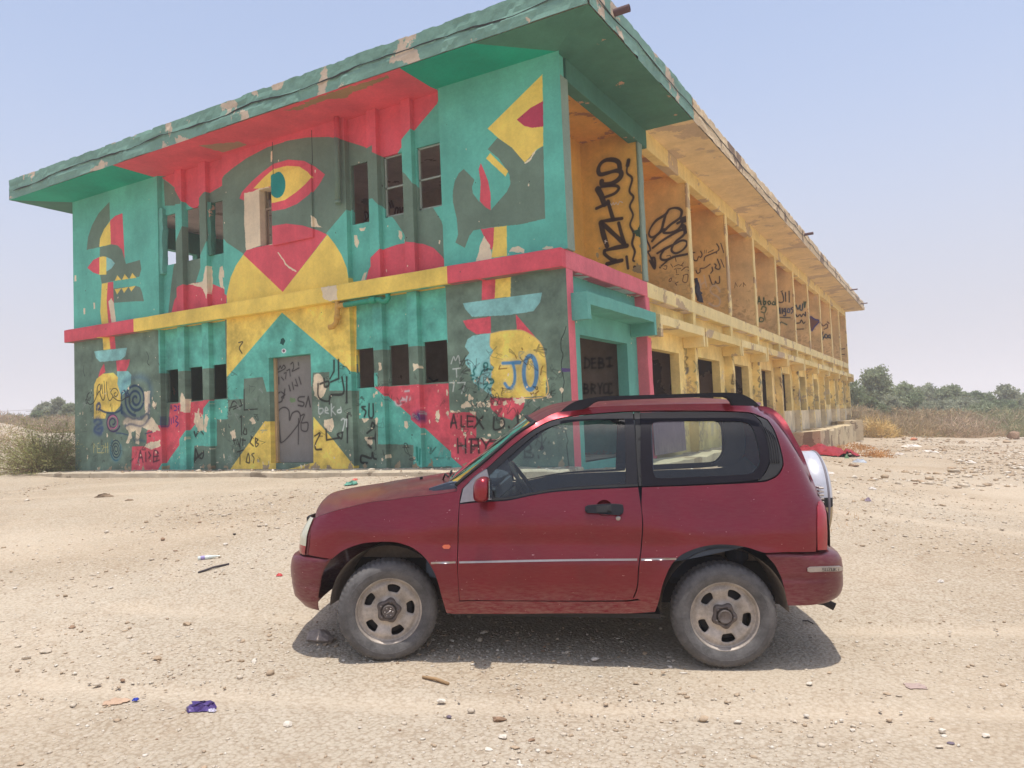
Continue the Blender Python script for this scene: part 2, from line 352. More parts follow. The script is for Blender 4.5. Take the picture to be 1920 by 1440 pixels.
def G(px, py):
    """where the ray through a pixel meets the ground"""
    d = ray(px, py); ts = np.geomspace(2, 300, 900); P = CAM+d*ts[:, None]; h = P[:, 2]-gz(P[:, 0], P[:, 1], False)
    i = np.argmax(h < 0) if (h < 0).any() else len(ts)-1
    t0, t1 = ts[max(i-1, 0)], ts[i]
    for _ in range(12):
        t = (t0+t1)/2; p = CAM+d*t
        if p[2] < gz(p[0], p[1], True)[0]: t1 = t
        else: t0 = t
    return CAM+d*t1
# ================================================================== THE BUILDING
# world frame: x along the painted end wall (0 at its right corner, negative to the left), y along the long gallery side, z up
LW, LR = 13.19, 38.05
ZB0, ZB1, ZS, ZT = 3.06, 3.36, 6.50, 6.98
FINS = [0.0, 3.62, 6.80, 10.30, 13.65, 17.10, 20.60, 24.10, 27.60, 31.30, 34.70, 38.0]
T_ = (102, 190, 170); TD = (18, 164, 136); D_ = (112, 134, 116); R_C = (226, 92, 104); Y_ = (246, 214, 104); A_ = (144, 204, 198); P_ = (238, 220, 186); OC = (205, 160, 88); BK = (30, 27, 28)

# ---- the painted end wall
K = Canvas('painted_end_wall', -14.3, 1.1, -.1, 7.6, .0065, T_)
def lw(x, y): p = onY(x, y, 0.); return (p[0], p[2])
def q4(ox, oy, pts, s=4.): return [lw(ox+a/s, oy+b/s) for a, b in pts]
r1 = lambda *p: q4(0, 240, p); r2 = lambda *p: q4(0, 560, p); r3 = lambda *p: q4(400, 240, p); r4 = lambda *p: q4(400, 560, p)
r5 = lambda *p: q4(800, 80, p); r6 = lambda *p: q4(800, 440, p); r7 = lambda *p: q4(520, 720, p); r8 = lambda *p: q4(140, 700, p, 8.); r9 = lambda *p: q4(820, 600, p, 7.385); r10 = lambda *p: q4(880, 760, p, 6.)
def rect(u0, u1, v0, v1): return [(u0, v0), (u1, v0), (u1, v1), (u0, v1)]
KP = K.poly
# soffit (v above 6.5 is the underside of the eave, folded out)
KP(rect(-14.3, 1.1, 6.5, 7.6), TD)
KP([(-14.3, 6.5), (-13.2, 6.5), (-14.3, 7.5)], (92, 110, 98))
KP([(0, 6.5), (1.1, 6.5), (1.1, 7.6), (-1.0, 7.5)], (72, 124, 106))
KP(rect(-10.05, -2.35, 6.5, 7.6), R_C)
for pl in ([(1490, 130), (1560, 125), (1790, 103), (1870, 135), (1800, 185), (1700, 190), (1600, 165)],):
    KP([(onZ(a/4, 240+b/4, 6.5)[0], 6.5-onZ(a/4, 240+b/4, 6.5)[1]) for a, b in pl], (168, 140, 112), rag=.02)
for pl in ([(870, 265), (885, 185), (1330, 60), (1330, 110), (1000, 205)],):
    KP([(onZ(a/4, 240+b/4, 6.5)[0], 6.5-onZ(a/4, 240+b/4, 6.5)[1]) for a, b in pl], (168, 140, 112), rag=.02)
KP([(onZ(480+a/4.8, b/4.8, 6.5)[0], 6.5-onZ(480+a/4.8, b/4.8, 6.5)[1]) for a, b in ((250, 1000), (400, 950), (560, 870), (780, 800), (1190, 680), (1190, 710), (880, 830), (800, 880), (620, 900), (420, 985))], (160, 128, 92), rag=.03)
# great red field under the eave, green brow, eye
KP([(-10.05, 6.6)]+[lw(*p) for p in ((297, 333), (307, 340), (327, 357), (337, 375), (345, 384), (360, 392), (372, 382), (382, 362), (400, 351), (412, 343), (420, 329), (437, 315), (462, 297), (500, 277), (540, 264), (575, 258), (617, 257), (650, 264), (675, 272), (694, 284), (712, 292), (725, 291), (735, 287), (755, 258), (785, 222), (812, 190), (817, 172))]+[(-2.35, 6.6)], R_C)
KP([lw(*p) for p in ((412, 343), (420, 329), (437, 315), (462, 297), (500, 277), (540, 264), (575, 258), (617, 257), (650, 264), (675, 272), (694, 284), (712, 292), (725, 300), (745, 315), (760, 327), (775, 347), (800, 380), (820, 412), (828, 440), (831, 480), (831, 505), (760, 470), (757, 452), (747, 432), (732, 410), (715, 390), (697, 372), (675, 376), (652, 390), (612, 437), (560, 520), (480, 510), (455, 475), (425, 455), (400, 425), (385, 455), (370, 490), (358, 528), (352, 545), (346, 590), (306, 590), (311, 540), (316, 500), (330, 450), (350, 400), (380, 362))], D_)
KP(r1((1190, 375), (1310, 470), (1352, 545), (1352, 570), (1200, 575)), D_)
KP([lw(*p) for p in ((659, 295), (697, 272), (697, 300), (665, 312))], D_)
KP(r3((195, 530), (215, 480), (290, 400), (370, 330), (450, 270), (560, 238), (680, 248), (760, 290), (838, 350), (790, 430), (730, 505), (640, 575), (550, 612), (445, 630), (443, 568), (350, 560), (230, 545)), R_C)
KP(r3((300, 455), (380, 370), (450, 310), (550, 285), (650, 290), (720, 335), (750, 372), (700, 430), (630, 490), (550, 545), (445, 570), (443, 435), (350, 455)), Y_)
KP(r3(*[(492+62*math.cos(a), 430+100*math.sin(a)) for a in np.linspace(0, 6.28, 28)[:-1]]), (20, 142, 134))
KP(r3((250, 915), (350, 890), (443, 870), (445, 740), (560, 722), (680, 735), (790, 770), (852, 800), (520, 1230), (225, 950)), R_C)
KP(r3((105, 1345), (100, 1250), (130, 1120), (170, 1030), (225, 950), (520, 1230), (855, 800), (910, 870), (960, 950), (1000, 1050), (1015, 1140), (1020, 1190), (1015, 1260)), Y_)
KP(r3((232, 490), (290, 478), (350, 455), (443, 435), (443, 875), (355, 880), (245, 920), (232, 700)), P_, rag=.008)
KP(r3((430, 180), (445, 170), (440, 260), (430, 258)), P_, rag=.01)
KP(r3((745, 660), (770, 680), (790, 730), (820, 750), (780, 740), (748, 745)), P_, rag=.01)
K.stroke(r3((485, 935), (520, 985), (560, 1040), (620, 1075)), .03, P_, wob=.02)
# red arches at the foot of both upper window groups
KP(r3((1105, 1160), (1130, 1060), (1180, 970), (1250, 900), (1350, 865), (1430, 853), (1540, 860), (1620, 890), (1690, 960), (1728, 1030), (1728, 1100), (1105, 1200)), R_C)
KP(r1((1245, 1400), (1270, 1290), (1330, 1190), (1400, 1160), (1480, 1150), (1560, 1165), (1640, 1200), (1700, 1260), (1700, 1400)), R_C)
KP(r3((1095, 1080), (1120, 1075), (1100, 1150), (1068, 1160)), P_, rag=.01)
for p in (((1020, 800), (1040, 795), (1060, 850), (1050, 890), (1025, 870)), ((1360, 760), (1380, 765), (1390, 810), (1375, 835), (1358, 800)), ((1055, 745), (1110, 735), (1100, 762), (1070, 765)), ((1660, 830), (1668, 835), (1668, 865), (1660, 860))):
    KP(r3(*p), P_, rag=.012)
for p in (((1480, 1170), (1520, 1150), (1540, 1040), (1555, 1030), (1560, 1190), (1545, 1280), (1520, 1210)), ((1610, 1040), (1630, 1030), (1640, 1060), (1670, 1050), (1670, 1120), (1635, 1110), (1640, 1180), (1660, 1210), (1620, 1190), (1605, 1120)), ((1370, 1165), (1500, 1150), (1480, 1195), (1400, 1170))):
    KP(r1(*p), P_, rag=.012)
# left figure
KP(r1((820, 555), (740, 640), (690, 730), (660, 820), (650, 915), (745, 895), (760, 820), (790, 750), (825, 690)), D_)
KP(r1((825, 700), (780, 760), (750, 830), (745, 893), (832, 875)), Y_)
KP(r1((825, 695), (865, 660), (918, 640), (935, 985), (915, 915), (880, 880), (832, 873)), R_C)
KP(r1((748, 895), (832, 873), (880, 880), (915, 915), (945, 1020), (1050, 990), (1060, 1060), (1045, 1115), (1020, 1120), (860, 1145), (763, 1170), (748, 1090)), D_)
for x in (860, 915, 972): KP(r1((x, 1147-(x-860)*.14), (x+20, 1105-(x-860)*.16), (x+50, 1140-(x-860)*.14)), Y_)
KP(r1((655, 1050), (700, 990), (745, 968), (745, 1100), (700, 1085)), R_C); KP(r1((745, 968), (775, 963), (798, 968), (798, 1100), (745, 1102)), Y_); KP(r1((798, 968), (835, 985), (862, 1015), (835, 1055), (798, 1077)), A_)
KP(r1((850, 1205), (1020, 1185), (1050, 1195), (1065, 1230), (1080, 1300), (1020, 1300), (850, 1312)), D_)
for x in (860, 912, 966): KP(r1((x, 1210-(x-860)*.16), (x+50, 1202-(x-860)*.16), (x+18, 1250-(x-860)*.22)), Y_)
KP(r1((763, 1170), (808, 1160), (800, 1290), (805, 1380), (815, 1500), (765, 1500), (752, 1380)), Y_)
KP(r1((808, 1160), (850, 1152), (852, 1290), (868, 1460), (815, 1480), (805, 1380), (800, 1290)), R_C)
KP(r1((835, 1275), (812, 1300), (822, 1360), (830, 1420), (838, 1470), (870, 1450), (862, 1380), (852, 1310)), P_, rag=.008)
for x, y in ((632, 1375), (706, 1335), (565, 1130)): KP(r1((x-6, y-25), (x+6, y-25), (x+8, y+20), (x-5, y+25)), P_, rag=.01)
# right figure
KP(r5((868, 238), (457, 645), (540, 720), (640, 790), (690, 850), (735, 900), (790, 850), (830, 800), (874, 775), (872, 500)), Y_)
KP(r5((872, 440), (780, 490), (675, 580), (730, 625), (790, 640), (874, 630)), (190, 66, 92))
KP(r5((457, 800), (530, 715), (640, 790), (690, 850), (735, 900), (765, 870), (800, 830), (874, 775), (888, 1320), (700, 1365), (480, 1385), (350, 1410), (320, 1450), (285, 1540), (215, 1500), (235, 1440), (225, 1320), (197, 1200), (195, 1120), (210, 1040), (240, 980), (278, 948), (358, 1030), (340, 1080), (345, 1130), (390, 1190), (480, 1258), (530, 1200), (600, 1120), (628, 1060), (620, 990), (590, 940), (540, 870)), D_)
KP(r5((735, 900), (790, 850), (795, 835), (820, 800), (800, 850), (770, 890), (740, 908)), P_, rag=.01)
KP(r5((475, 830), (445, 870), (590, 1005), (612, 965)), Y_)
KP(r5((405, 905), (390, 950), (405, 1050), (398, 1190), (440, 1235), (480, 1258), (478, 1130), (460, 1040), (430, 960)), R_C)
KP(r5((405, 1400), (505, 1385), (505, 1500), (487, 1560), (440, 1480)), R_C); KP(r5((505, 1385), (600, 1375), (602, 1600), (485, 1615), (500, 1500)), Y_)
KP(r6((430, 10), (470, 80), (487, 150), (480, 200), (370, 200), (400, 80)), P_, rag=.012); KP(r6((620, 130), (640, 95), (690, 85), (730, 110), (725, 140)), P_, rag=.01); KP(r6((860, 105), (900, 85), (950, 92), (940, 112)), P_, rag=.01)
# ledge colours
KP(rect(-14.3, -10.62, ZB0, ZB1), R_C); KP(rect(-10.62, -2.12, ZB0, ZB1), Y_); KP(rect(-2.12, 1.1, ZB0, ZB1), R_C)
KP(r3((845, 1195), (965, 1175), (970, 1300), (905, 1305), (860, 1270)), P_, rag=.02)
# ---- ground storey
KP(rect(-14.3, 1.1, -.1, ZB0), D_)
for u0, u1 in ((-9.98, -7.8), (-4.44, -2.27)): KP(rect(u0, u1, 2.1, ZB0), T_)
KP(r4((100, 180), (100, 590), (515, 105), (1040, 560), (1040, 20), (100, 120)), Y_)
KP(r4((515, 105), (105, 585), (108, 760), (225, 750), (230, 600), (370, 588), (400, 700), (740, 660), (745, 555), (870, 550), (872, 690), (1060, 690), (1060, 570)), T_)
KP(r4((108, 760), (0, 760), (0, 910), (108, 900)), T_)
KP(r4((130, 1275), (385, 920), (470, 920), (470, 1290), (130, 1290)), Y_); KP(r4((750, 885), (900, 1060), (1060, 1260), (1050, 1300), (480, 1300), (750, 1230)), Y_)
KP(r4((1060, 555), (1230, 555), (1230, 670), (1500, 1100), (1235, 1092), (1230, 895), (1085, 900), (1060, 900)), T_)
KP(r4((1060, 670), (1215, 665), (1575, 990), (1860, 1260), (1500, 1265), (1500, 1095), (1235, 1090), (1230, 893), (1085, 898), (1060, 900)), T_)
KP(r4((1205, 662), (1760, 632), (1765, 1165), (1575, 990), (1300, 750)), R_C)
KP(r7((1283, 215), (1490, 210), (1492, 415), (1720, 415), (1720, 660), (1500, 640), (1390, 625), (1283, 528)), R_C); KP(r7((1283, 528), (1390, 627), (1283, 640)), T_)
for p in (((1600, 430), (1640, 415), (1680, 395), (1690, 430), (1660, 450)), ((1520, 400), (1560, 405), (1600, 420), (1560, 430)), ((1160, 200), (1185, 195), (1190, 230), (1175, 290), (1155, 280), (1150, 240)), ((915, 285), (935, 280), (955, 320), (940, 335), (920, 315)), ((1300, 195), (1360, 200), (1380, 215), (1300, 212)), ((1440, 205), (1490, 210), (1480, 235), (1450, 225))):
    KP(r7(*p), P_, rag=.015)
KP(r4((745, 640), (760, 570), (800, 565), (830, 620), (850, 680), (820, 740), (790, 760), (760, 730)), P_, rag=.015); KP(r4((830, 910), (895, 900), (905, 960), (885, 1000), (850, 990), (830, 950)), P_, rag=.01)
KP(r4((1080, 900), (1120, 890), (1140, 915), (1100, 925)), P_, rag=.02); KP(r4((1100, 1035), (1160, 1045), (1160, 1100), (1130, 1110)), P_, rag=.02); KP(r4((1180, 900), (1228, 895), (1225, 945), (1195, 930)), P_, rag=.02)
KP(r4((130, 1000), (160, 985), (165, 1040), (140, 1060)), P_, rag=.02); KP(r4((270, 900), (300, 890), (320, 930), (290, 940)), P_, rag=.02)
for p in (((1235, 480), (1255, 485), (1260, 530), (1240, 540)), ((1495, 490), (1530, 485), (1545, 520), (1500, 540))): KP(r4(*p), P_, rag=.01)
# left ground figure
KP(r2((770, 295), (820, 290), (828, 380), (775, 385)), Y_); KP(r2((820, 290), (860, 285), (868, 375), (828, 380)), R_C)
KP(r2((706, 395), (952, 368), (940, 430), (905, 460), (850, 466), (750, 475), (720, 445)), A_)
KP(r2((780, 485), (790, 550), (735, 595), (750, 540)), R_C); KP(r2((870, 465), (975, 455), (965, 500), (945, 545), (878, 547)), R_C)
KP(r2((878, 545), (960, 543), (985, 570), (980, 640), (940, 700), (880, 760)), A_)
KP(r2((705, 650), (725, 600), (770, 565), (850, 555), (885, 590), (880, 640), (905, 720), (905, 800), (860, 850), (800, 848), (790, 900), (705, 900)), Y_)
KP(r2((1100, 1000), (1130, 950), (1225, 950), (1240, 790), (1400, 775), (1575, 757), (1390, 990), (1250, 1180), (1180, 1290), (985, 1295), (990, 1110), (1100, 1105)), R_C)
KP(r2((1575, 757), (1710, 752), (1710, 900), (1590, 905), (1590, 1108), (1420, 1105), (1415, 1285), (1180, 1290), (1250, 1180), (1390, 990)), T_)
for p in (((1362, 700), (1395, 770), (1390, 850), (1350, 850), (1350, 730)), ((1420, 850), (1440, 860), (1452, 815), (1470, 900), (1480, 865), (1502, 920), (1490, 990), (1450, 1000), (1420, 930)), ((1540, 860), (1565, 900), (1545, 1000), (1525, 980)), ((1150, 760), (1172, 790), (1160, 830), (1140, 800)), ((1080, 700), (1125, 695), (1125, 860), (1090, 860)), ((950, 930), (1010, 900), (1080, 925), (1140, 890), (1205, 985), (1150, 1000), (1060, 965), (1040, 1095), (1020, 1090), (1015, 990), (985, 1000), (990, 1040), (960, 1090), (940, 1085), (970, 1010), (940, 965)), ((1095, 1085), (1200, 1060), (1205, 1105), (1140, 1130), (1080, 1110))):
    KP(r2(*p), P_, rag=.02)
# right ground figure
KP(r6((415, 345), (515, 335), (510, 480), (412, 492)), R_C); KP(r6((515, 335), (632, 318), (628, 465), (510, 480)), Y_)
KP(r6((270, 515), (865, 435), (850, 510), (800, 575), (600, 605), (340, 617), (290, 560)), A_)
KP(r6((270, 645), (480, 615), (482, 738), (372, 748), (300, 700)), R_C); KP(r6((668, 597), (825, 780), (700, 720), (675, 715)), R_C)
KP(r6((500, 738), (350, 755), (305, 785), (285, 840), (320, 887), (290, 925), (290, 970), (330, 1015), (350, 1110), (420, 1160), (500, 1218)), A_)
KP(r6((480, 745), (560, 726), (680, 717), (740, 730), (820, 780), (870, 850), (890, 950), (895, 1050), (892, 1210), (640, 1226), (515, 1218), (490, 1190), (488, 1150), (505, 1105), (488, 1070), (490, 1030), (506, 995), (482, 970), (478, 920), (502, 872), (476, 830)), Y_, edge=((228, 190, 120), .02))
KP(r6((475, 1225), (735, 1222), (732, 1260), (725, 1310), (690, 1350), (640, 1392), (540, 1362), (500, 1330), (480, 1300)), R_C, rag=.01)
KP(r6((650, 1225), (735, 1222), (738, 1255), (700, 1270), (660, 1255)), P_, rag=.025); KP(r6((895, 1215), (925, 1195), (935, 1210), (905, 1235)), P_, rag=.02)
for _ in range(16): u = random.uniform(-2.05, -1.0); KP([(u-.02, .98), (u+.03, .98), (u+.02, 1.06), (u-.03, 1.05)], P_, rag=.03)
# ---- lettering and spray marks
def S(f, pts, wd=.035, c=BK, soft=.012, a=.92): K.stroke(f(*pts), wd, c, soft, a)
BL = (58, 140, 190)
S(r9, [(905, 600), (1140, 588)], .06, BL, .02); S(r9, [(1045, 605), (1068, 700), (1072, 800), (1060, 880), (1020, 940), (975, 935), (935, 880)], .055, BL, .02)
S(r9, [(1285+88*math.cos(a), 730+232*math.sin(a)) for a in np.linspace(0, 6.28, 30)], .075, BL, .02)
WH = (206, 214, 204)
S(r9, [(190, 605), (225, 510), (250, 560), (290, 495), (312, 600)], .02, WH); S(r9, [(215, 680), (320, 668)], .02, WH); S(r9, [(262, 675), (268, 790)], .02, WH)
S(r9, [(170, 870), (235, 862), (215, 990)], .02, WH); S(r9, [(280, 870), (385, 865), (335, 1020)], .02, WH); S(r9, [(370+28*math.cos(a), 955+50*math.sin(a)) for a in np.linspace(0, 6.28, 14)], .015, (60, 70, 66))
for p in ([(500, 990), (540, 1000), (505, 1010)], [(470, 1130), (480, 1180), (520, 1190), (550, 1160), (548, 1095)], [(700, 1180), (650, 1110), (700, 1060)], [(590, 1130), (640, 1200)]): S(r9, p, .02, (52, 64, 58))
TG = (20, 112, 104)
for p in ([(465, 770), (510, 760), (500, 700), (530, 660)], [(540, 800), (590, 790), (620, 710), (690, 680), (760, 690)], [(640, 640), (650, 600), (690, 600), (690, 650), (640, 655)], [(560, 860), (575, 960)], [(640, 960), (700, 880), (700, 830), (760, 820), (770, 870), (640, 890)], [(480, 825), (500, 815)], [(700, 940), (730, 960)]): S(r9, p, .03, TG)
for p in ([(850, 680), (870, 630)], [(855, 680), (960, 670)], [(1170, 390), (1178, 410)], [(1080, 490), (1095, 530)], [(1430, 760), (1440, 680), (1460, 640)], [(1290, 1015), (1310, 1035), (1330, 1010)], [(1360, 1020), (1400, 985)], [(900, 940), (905, 960)]): S(r9, p, .02, (150, 105, 40))
# ALEX D.J / HAYT B.

for p in ([(1300, 325), (1322, 230), (1345, 330)], [(1305, 295), (1340, 290)], [(1378, 240), (1378, 320), (1405, 318)], [(1425, 240), (1425, 322), (1465, 318)], [(1425, 240), (1475, 245)], [(1425, 280), (1465, 280)], [(1490, 250), (1545, 335)], [(1540, 245), (1475, 330)], [(1625, 250), (1625, 340), (1690, 325), (1700, 285), (1680, 260)], [(1735, 320), (1738, 328)], [(1800, 235), (1805, 300), (1775, 330)], [(1352, 410), (1355, 515)], [(1410, 405), (1412, 515)], [(1355, 465), (1412, 462)], [(1440, 415), (1510, 412)], [(1452, 515), (1455, 415)], [(1505, 415), (1512, 515)], [(1455, 465), (1505, 462)], [(1530, 410), (1565, 460), (1600, 415)], [(1565, 460), (1560, 520)], [(1600, 430), (1680, 425)], [(1640, 430), (1642, 520)]): S(r7, p, .035, (48, 42, 42))
for p in ([(615, 440), (625, 580)], [(615, 430), (680, 450), (690, 500), (640, 520), (700, 540), (715, 580), (620, 585)], [(775, 570), (780, 590)]): S(r10, p, .03, (58, 72, 66))
S(r10, [(720, 385), (780, 360), (812, 330), (815, 470)], .015, BK); S(r10, [(800, 490), (815, 460), (830, 480), (815, 495)], .03, BK)
# crack down the corner pier
S(r6, [(1045, 690), (1030, 740), (1008, 790), (1008, 860), (1022, 900), (1010, 960), (1012, 1010), (1030, 1100), (1022, 1160), (1015, 1280)], .012, (40, 46, 42), .004)
S(r10, [(1080, 240), (1090, 330), (1110, 400), (1095, 450), (1105, 560), (1120, 680)], .014, (40, 46, 42), .004)
KP(r6((1010, 1000), (1080, 1005), (1080, 1028), (1012, 1030)), (96, 80, 128))
# big spirals on the left
def sp(f, cx, cy, rx, ry, turns, wd, c, soft=.02, a=.9, t0=0., k=.78):
    S(f, [(cx+rx*(1-k*t/(turns*6.283))*math.cos(t+t0), cy+ry*(1-k*t/(turns*6.283))*math.sin(t+t0)) for t in np.linspace(0, turns*6.283, int(26*turns))], wd, c, soft, a)
NV = (30, 62, 92)
S(r8, [(700, 260), (740, 150), (840, 80), (980, 60), (1090, 110), (1140, 240), (1130, 380)], .10, (44, 88, 128), .18, .55)
sp(r8, 915, 390, 165, 245, 2.6, .06, NV, .02, .95, 1.6, .86)
S(r8, [(700, 380), (705, 300), (750, 260), (770, 330), (820, 340), (800, 300)], .05, NV)
S(r8, [(720, 590), (780, 650), (880, 690), (1000, 670), (1100, 600), (1120, 480)], .09, (40, 66, 100), .05, .8)
S(r8, [(760, 790), (850, 760), (1000, 790), (1100, 700), (1110, 640)], .06, (52, 74, 112), .05, .8); S(r8, [(740, 740), (800, 700), (900, 730), (1010, 740), (1080, 660)], .10, (206, 190, 164), .05, .8)
S(r8, [(330, 540), (335, 480), (370, 450), (385, 500), (360, 545)], .06, (36, 62, 110), .02); S(r8, [(380, 545), (450, 580), (560, 600), (660, 570), (710, 520)], .045, NV, .015); S(r8, [(700, 480), (705, 590)], .07, NV)
sp(r8, 575, 735, 108, 148, 2.2, .045, (52, 40, 86), .015, .95, .4, .8); sp(r8, 575, 740, 78, 110, 1.0, .03, (198, 110, 140), .01, .9, 2., .2)
S(r8, [(300, 720), (350, 680), (400, 740), (330, 790), (300, 860), (380, 900), (410, 820), (340, 840)], .13, (42, 68, 112), .10, .85)
sp(r8, 620, 1145, 88, 165, 3.2, .028, (28, 60, 76), .012, .95, 1.2, .85); S(r8, [(560, 1010), (535, 1120), (560, 1260), (630, 1310), (700, 1200), (690, 1080)], .06, (70, 140, 160), .06, .45)
S(r8, [(620, 895), (700, 900), (800, 925)], .03, (60, 84, 110)); S(r8, [(880, 960), (900, 1010), (960, 1000), (1050, 1020)], .05, (54, 92, 118), .05, .6); S(r8, [(1060, 905), (1160, 880)], .03, (54, 70, 96))
for p in ([(220, 290), (190, 330), (183, 400), (205, 450), (240, 465), (290, 430), (335, 330), (372, 268), (388, 335), (425, 405), (452, 330), (440, 120)], [(330, 330), (345, 200), (382, 168), (388, 260), (410, 165), (418, 300)], [(480, 130), (480, 230), (500, 370), (530, 410), (572, 345), (542, 290), (570, 235), (620, 232), (652, 280), (640, 330), (605, 350), (592, 305), (620, 290)], [(572, 350), (630, 400), (700, 412), (760, 372), (820, 350)], [(248, 292), (252, 298)], [(275, 325), (280, 330)]): S(r8, p, .026, (48, 46, 42), .006)
for p in ([(285, 1190), (285, 1060), (305, 1090), (288, 1120)], [(335, 1080), (340, 1190), (400, 1190)], [(335, 1130), (380, 1130)], [(345, 1055), (365, 1045)], [(400, 1090), (440, 1095), (400, 1190), (440, 1185)], [(462, 1050), (465, 1190)], [(495, 1040), (498, 1190)], [(440, 1110), (500, 1105)]): S(r8, p, .018, (204, 196, 128), .005)
for p in ([(950, 1340), (985, 1160), (1025, 1330)], [(965, 1270), (1015, 1265)], [(1065, 1190), (1068, 1320)], [(1110, 1180), (1140, 1230), (1115, 1270)], [(1180, 1320), (1190, 1170), (1230, 1165), (1260, 1200)], [(1190, 1250), (1260, 1240)], [(1180, 1330), (1270, 1300)], [(1240, 1190), (1230, 1320)]): S(r8, p, .035, (84, 40, 56))
BV = (66, 46, 128)
for p in ([(1372, 480), (1375, 530)], [(1420, 490), (1450, 500), (1455, 550), (1420, 560)], [(1480, 500), (1510, 500), (1500, 540), (1480, 530), (1510, 590)], [(1525, 590), (1530, 480), (1550, 580), (1560, 480)], [(1440, 640), (1470, 660), (1440, 720), (1480, 750), (1450, 800)], [(1500, 670), (1505, 800)], [(1520, 690), (1545, 680), (1545, 740), (1520, 740)], [(1555, 660), (1560, 840), (1520, 855)], [(1405, 660), (1410, 740)], [(1375, 680), (1378, 760)]): S(r8, p, .028, BV)
S(r8, [(1290, 660), (1295, 790), (1340, 780), (1345, 670)], .05, (48, 60, 112), .03, .8)
for p in ([(1420, 1000), (1430, 1035), (1450, 1000)], [(1510, 895), (1520, 1040)], [(1475, 1000), (1500, 1030)], [(1500, 1070), (1515, 1180)], [(1425, 1225), (1430, 1130), (1450, 1180), (1480, 1200), (1500, 1130)], [(1425, 1210), (1490, 1150)]): S(r2, p, .045, (42, 44, 42))
for p in ([(230, 680), (232, 835), (330, 828)], [(120, 840), (150, 770), (175, 800), (120, 820)], [(200, 760), (215, 800), (150, 830)], [(200, 890), (210, 880), (212, 1020)], [(235, 970), (225, 1010), (250, 1015), (245, 975)], [(150, 1050), (158, 1085)], [(150, 1065), (170, 1060)], [(180, 1055), (195, 1110), (205, 1050)], [(215, 1060), (240, 1062)], [(220, 1100), (222, 1050)], [(290, 1040), (275, 1080), (300, 1105)], [(315, 1045), (318, 1110), (338, 1090), (318, 1078), (335, 1058), (315, 1048)], [(200, 1145), (200, 1240)], [(180, 1150), (225, 1135)], [(245, 1225), (262, 1160), (272, 1228), (245, 1225)], [(305, 1160), (288, 1170), (305, 1195), (300, 1230)], [(333, 1205), (335, 1210)], [(190, 330), (220, 325), (195, 370), (215, 410)]): S(r4, p, .028, (44, 44, 40))
for p in ([(905, 465), (905, 545), (875, 600)], [(938, 460), (940, 600), (880, 625)], [(830, 600), (835, 660), (865, 650), (860, 620), (800, 640)], [(965, 590), (975, 710), (880, 725), (870, 790)], [(1000, 590), (1000, 775)], [(785, 640), (790, 740), (860, 770), (885, 720)], [(1005, 885), (1005, 1080)], [(970, 1000), (960, 1050), (930, 1020), (960, 1005)], [(940, 1045), (850, 1060), (845, 980)], [(760, 1030), (800, 1010), (765, 1090), (770, 1130), (810, 1130)], [(640, 735), (665, 720)], [(1195, 775), (1195, 885)], [(1165, 790), (1165, 885), (1135, 885), (1135, 790)], [(1105, 810), (1080, 815), (1110, 845), (1100, 885)], [(1150, 960), (1160, 930), (1175, 960), (1120, 1010)], [(1190, 1000), (1180, 1050), (1130, 1050)], [(1185, 1060), (1190, 1125)], [(1130, 1100), (1150, 1120)], [(1205, 1150), (1210, 1200), (1170, 1200), (1160, 1160), (1150, 1200), (1080, 1180), (1075, 1230), (1120, 1235)]): S(r4, p, .042, (36, 38, 36))
for p in ([(790, 780), (792, 860), (820, 850), (820, 825), (792, 825)], [(840, 840), (860, 835), (845, 815), (838, 850), (862, 860)], [(885, 790), (885, 880)], [(905, 810), (885, 835), (915, 870)], [(950, 830), (930, 840), (935, 855), (958, 850), (955, 815)], [(960, 910), (975, 900), (985, 920), (970, 990)], [(985, 910), (1000, 905), (998, 960)]): S(r4, p, .028, (196, 206, 198))
for p in ([(1330, 770), (1345, 800), (1375, 795), (1370, 765), (1400, 760)], [(1415, 770), (1420, 735)], [(1440, 760), (1455, 730), (1475, 750), (1450, 770)], [(1405, 695), (1455, 688)], [(1385, 745), (1410, 760)]): S(r4, p, .03, (222, 200, 200))
S(r4, [(1510, 880), (1540, 900), (1535, 870)], .13, (44, 36, 96), .10, .95)
S(r4, [(1525, 1120), (1530, 1210)], .05, (18, 130, 112)); S(r4, [(1550, 1130), (1545, 1240)], .04, (18, 130, 112)); KP(r4((500, 340), (510, 300), (530, 295), (540, 320), (525, 345)), (16, 78, 70), rag=.01)
KP(r4(*[(528+18*math.cos(a), 392+18*math.sin(a)) for a in np.linspace(0, 6.28, 14)[:-1]]), (220, 222, 220)); KP(r4(*[(528+9*math.cos(a), 392+11*math.sin(a)) for a in np.linspace(0, 6.28, 12)[:-1]]), (120, 90, 100))
for p in ([(630, 500), (625, 540), (635, 580)], [(1100, 400), (1115, 440), (1105, 480), (1120, 500)], [(1190, 485), (1195, 500)]): S(r2, p, .018, (48, 58, 52))
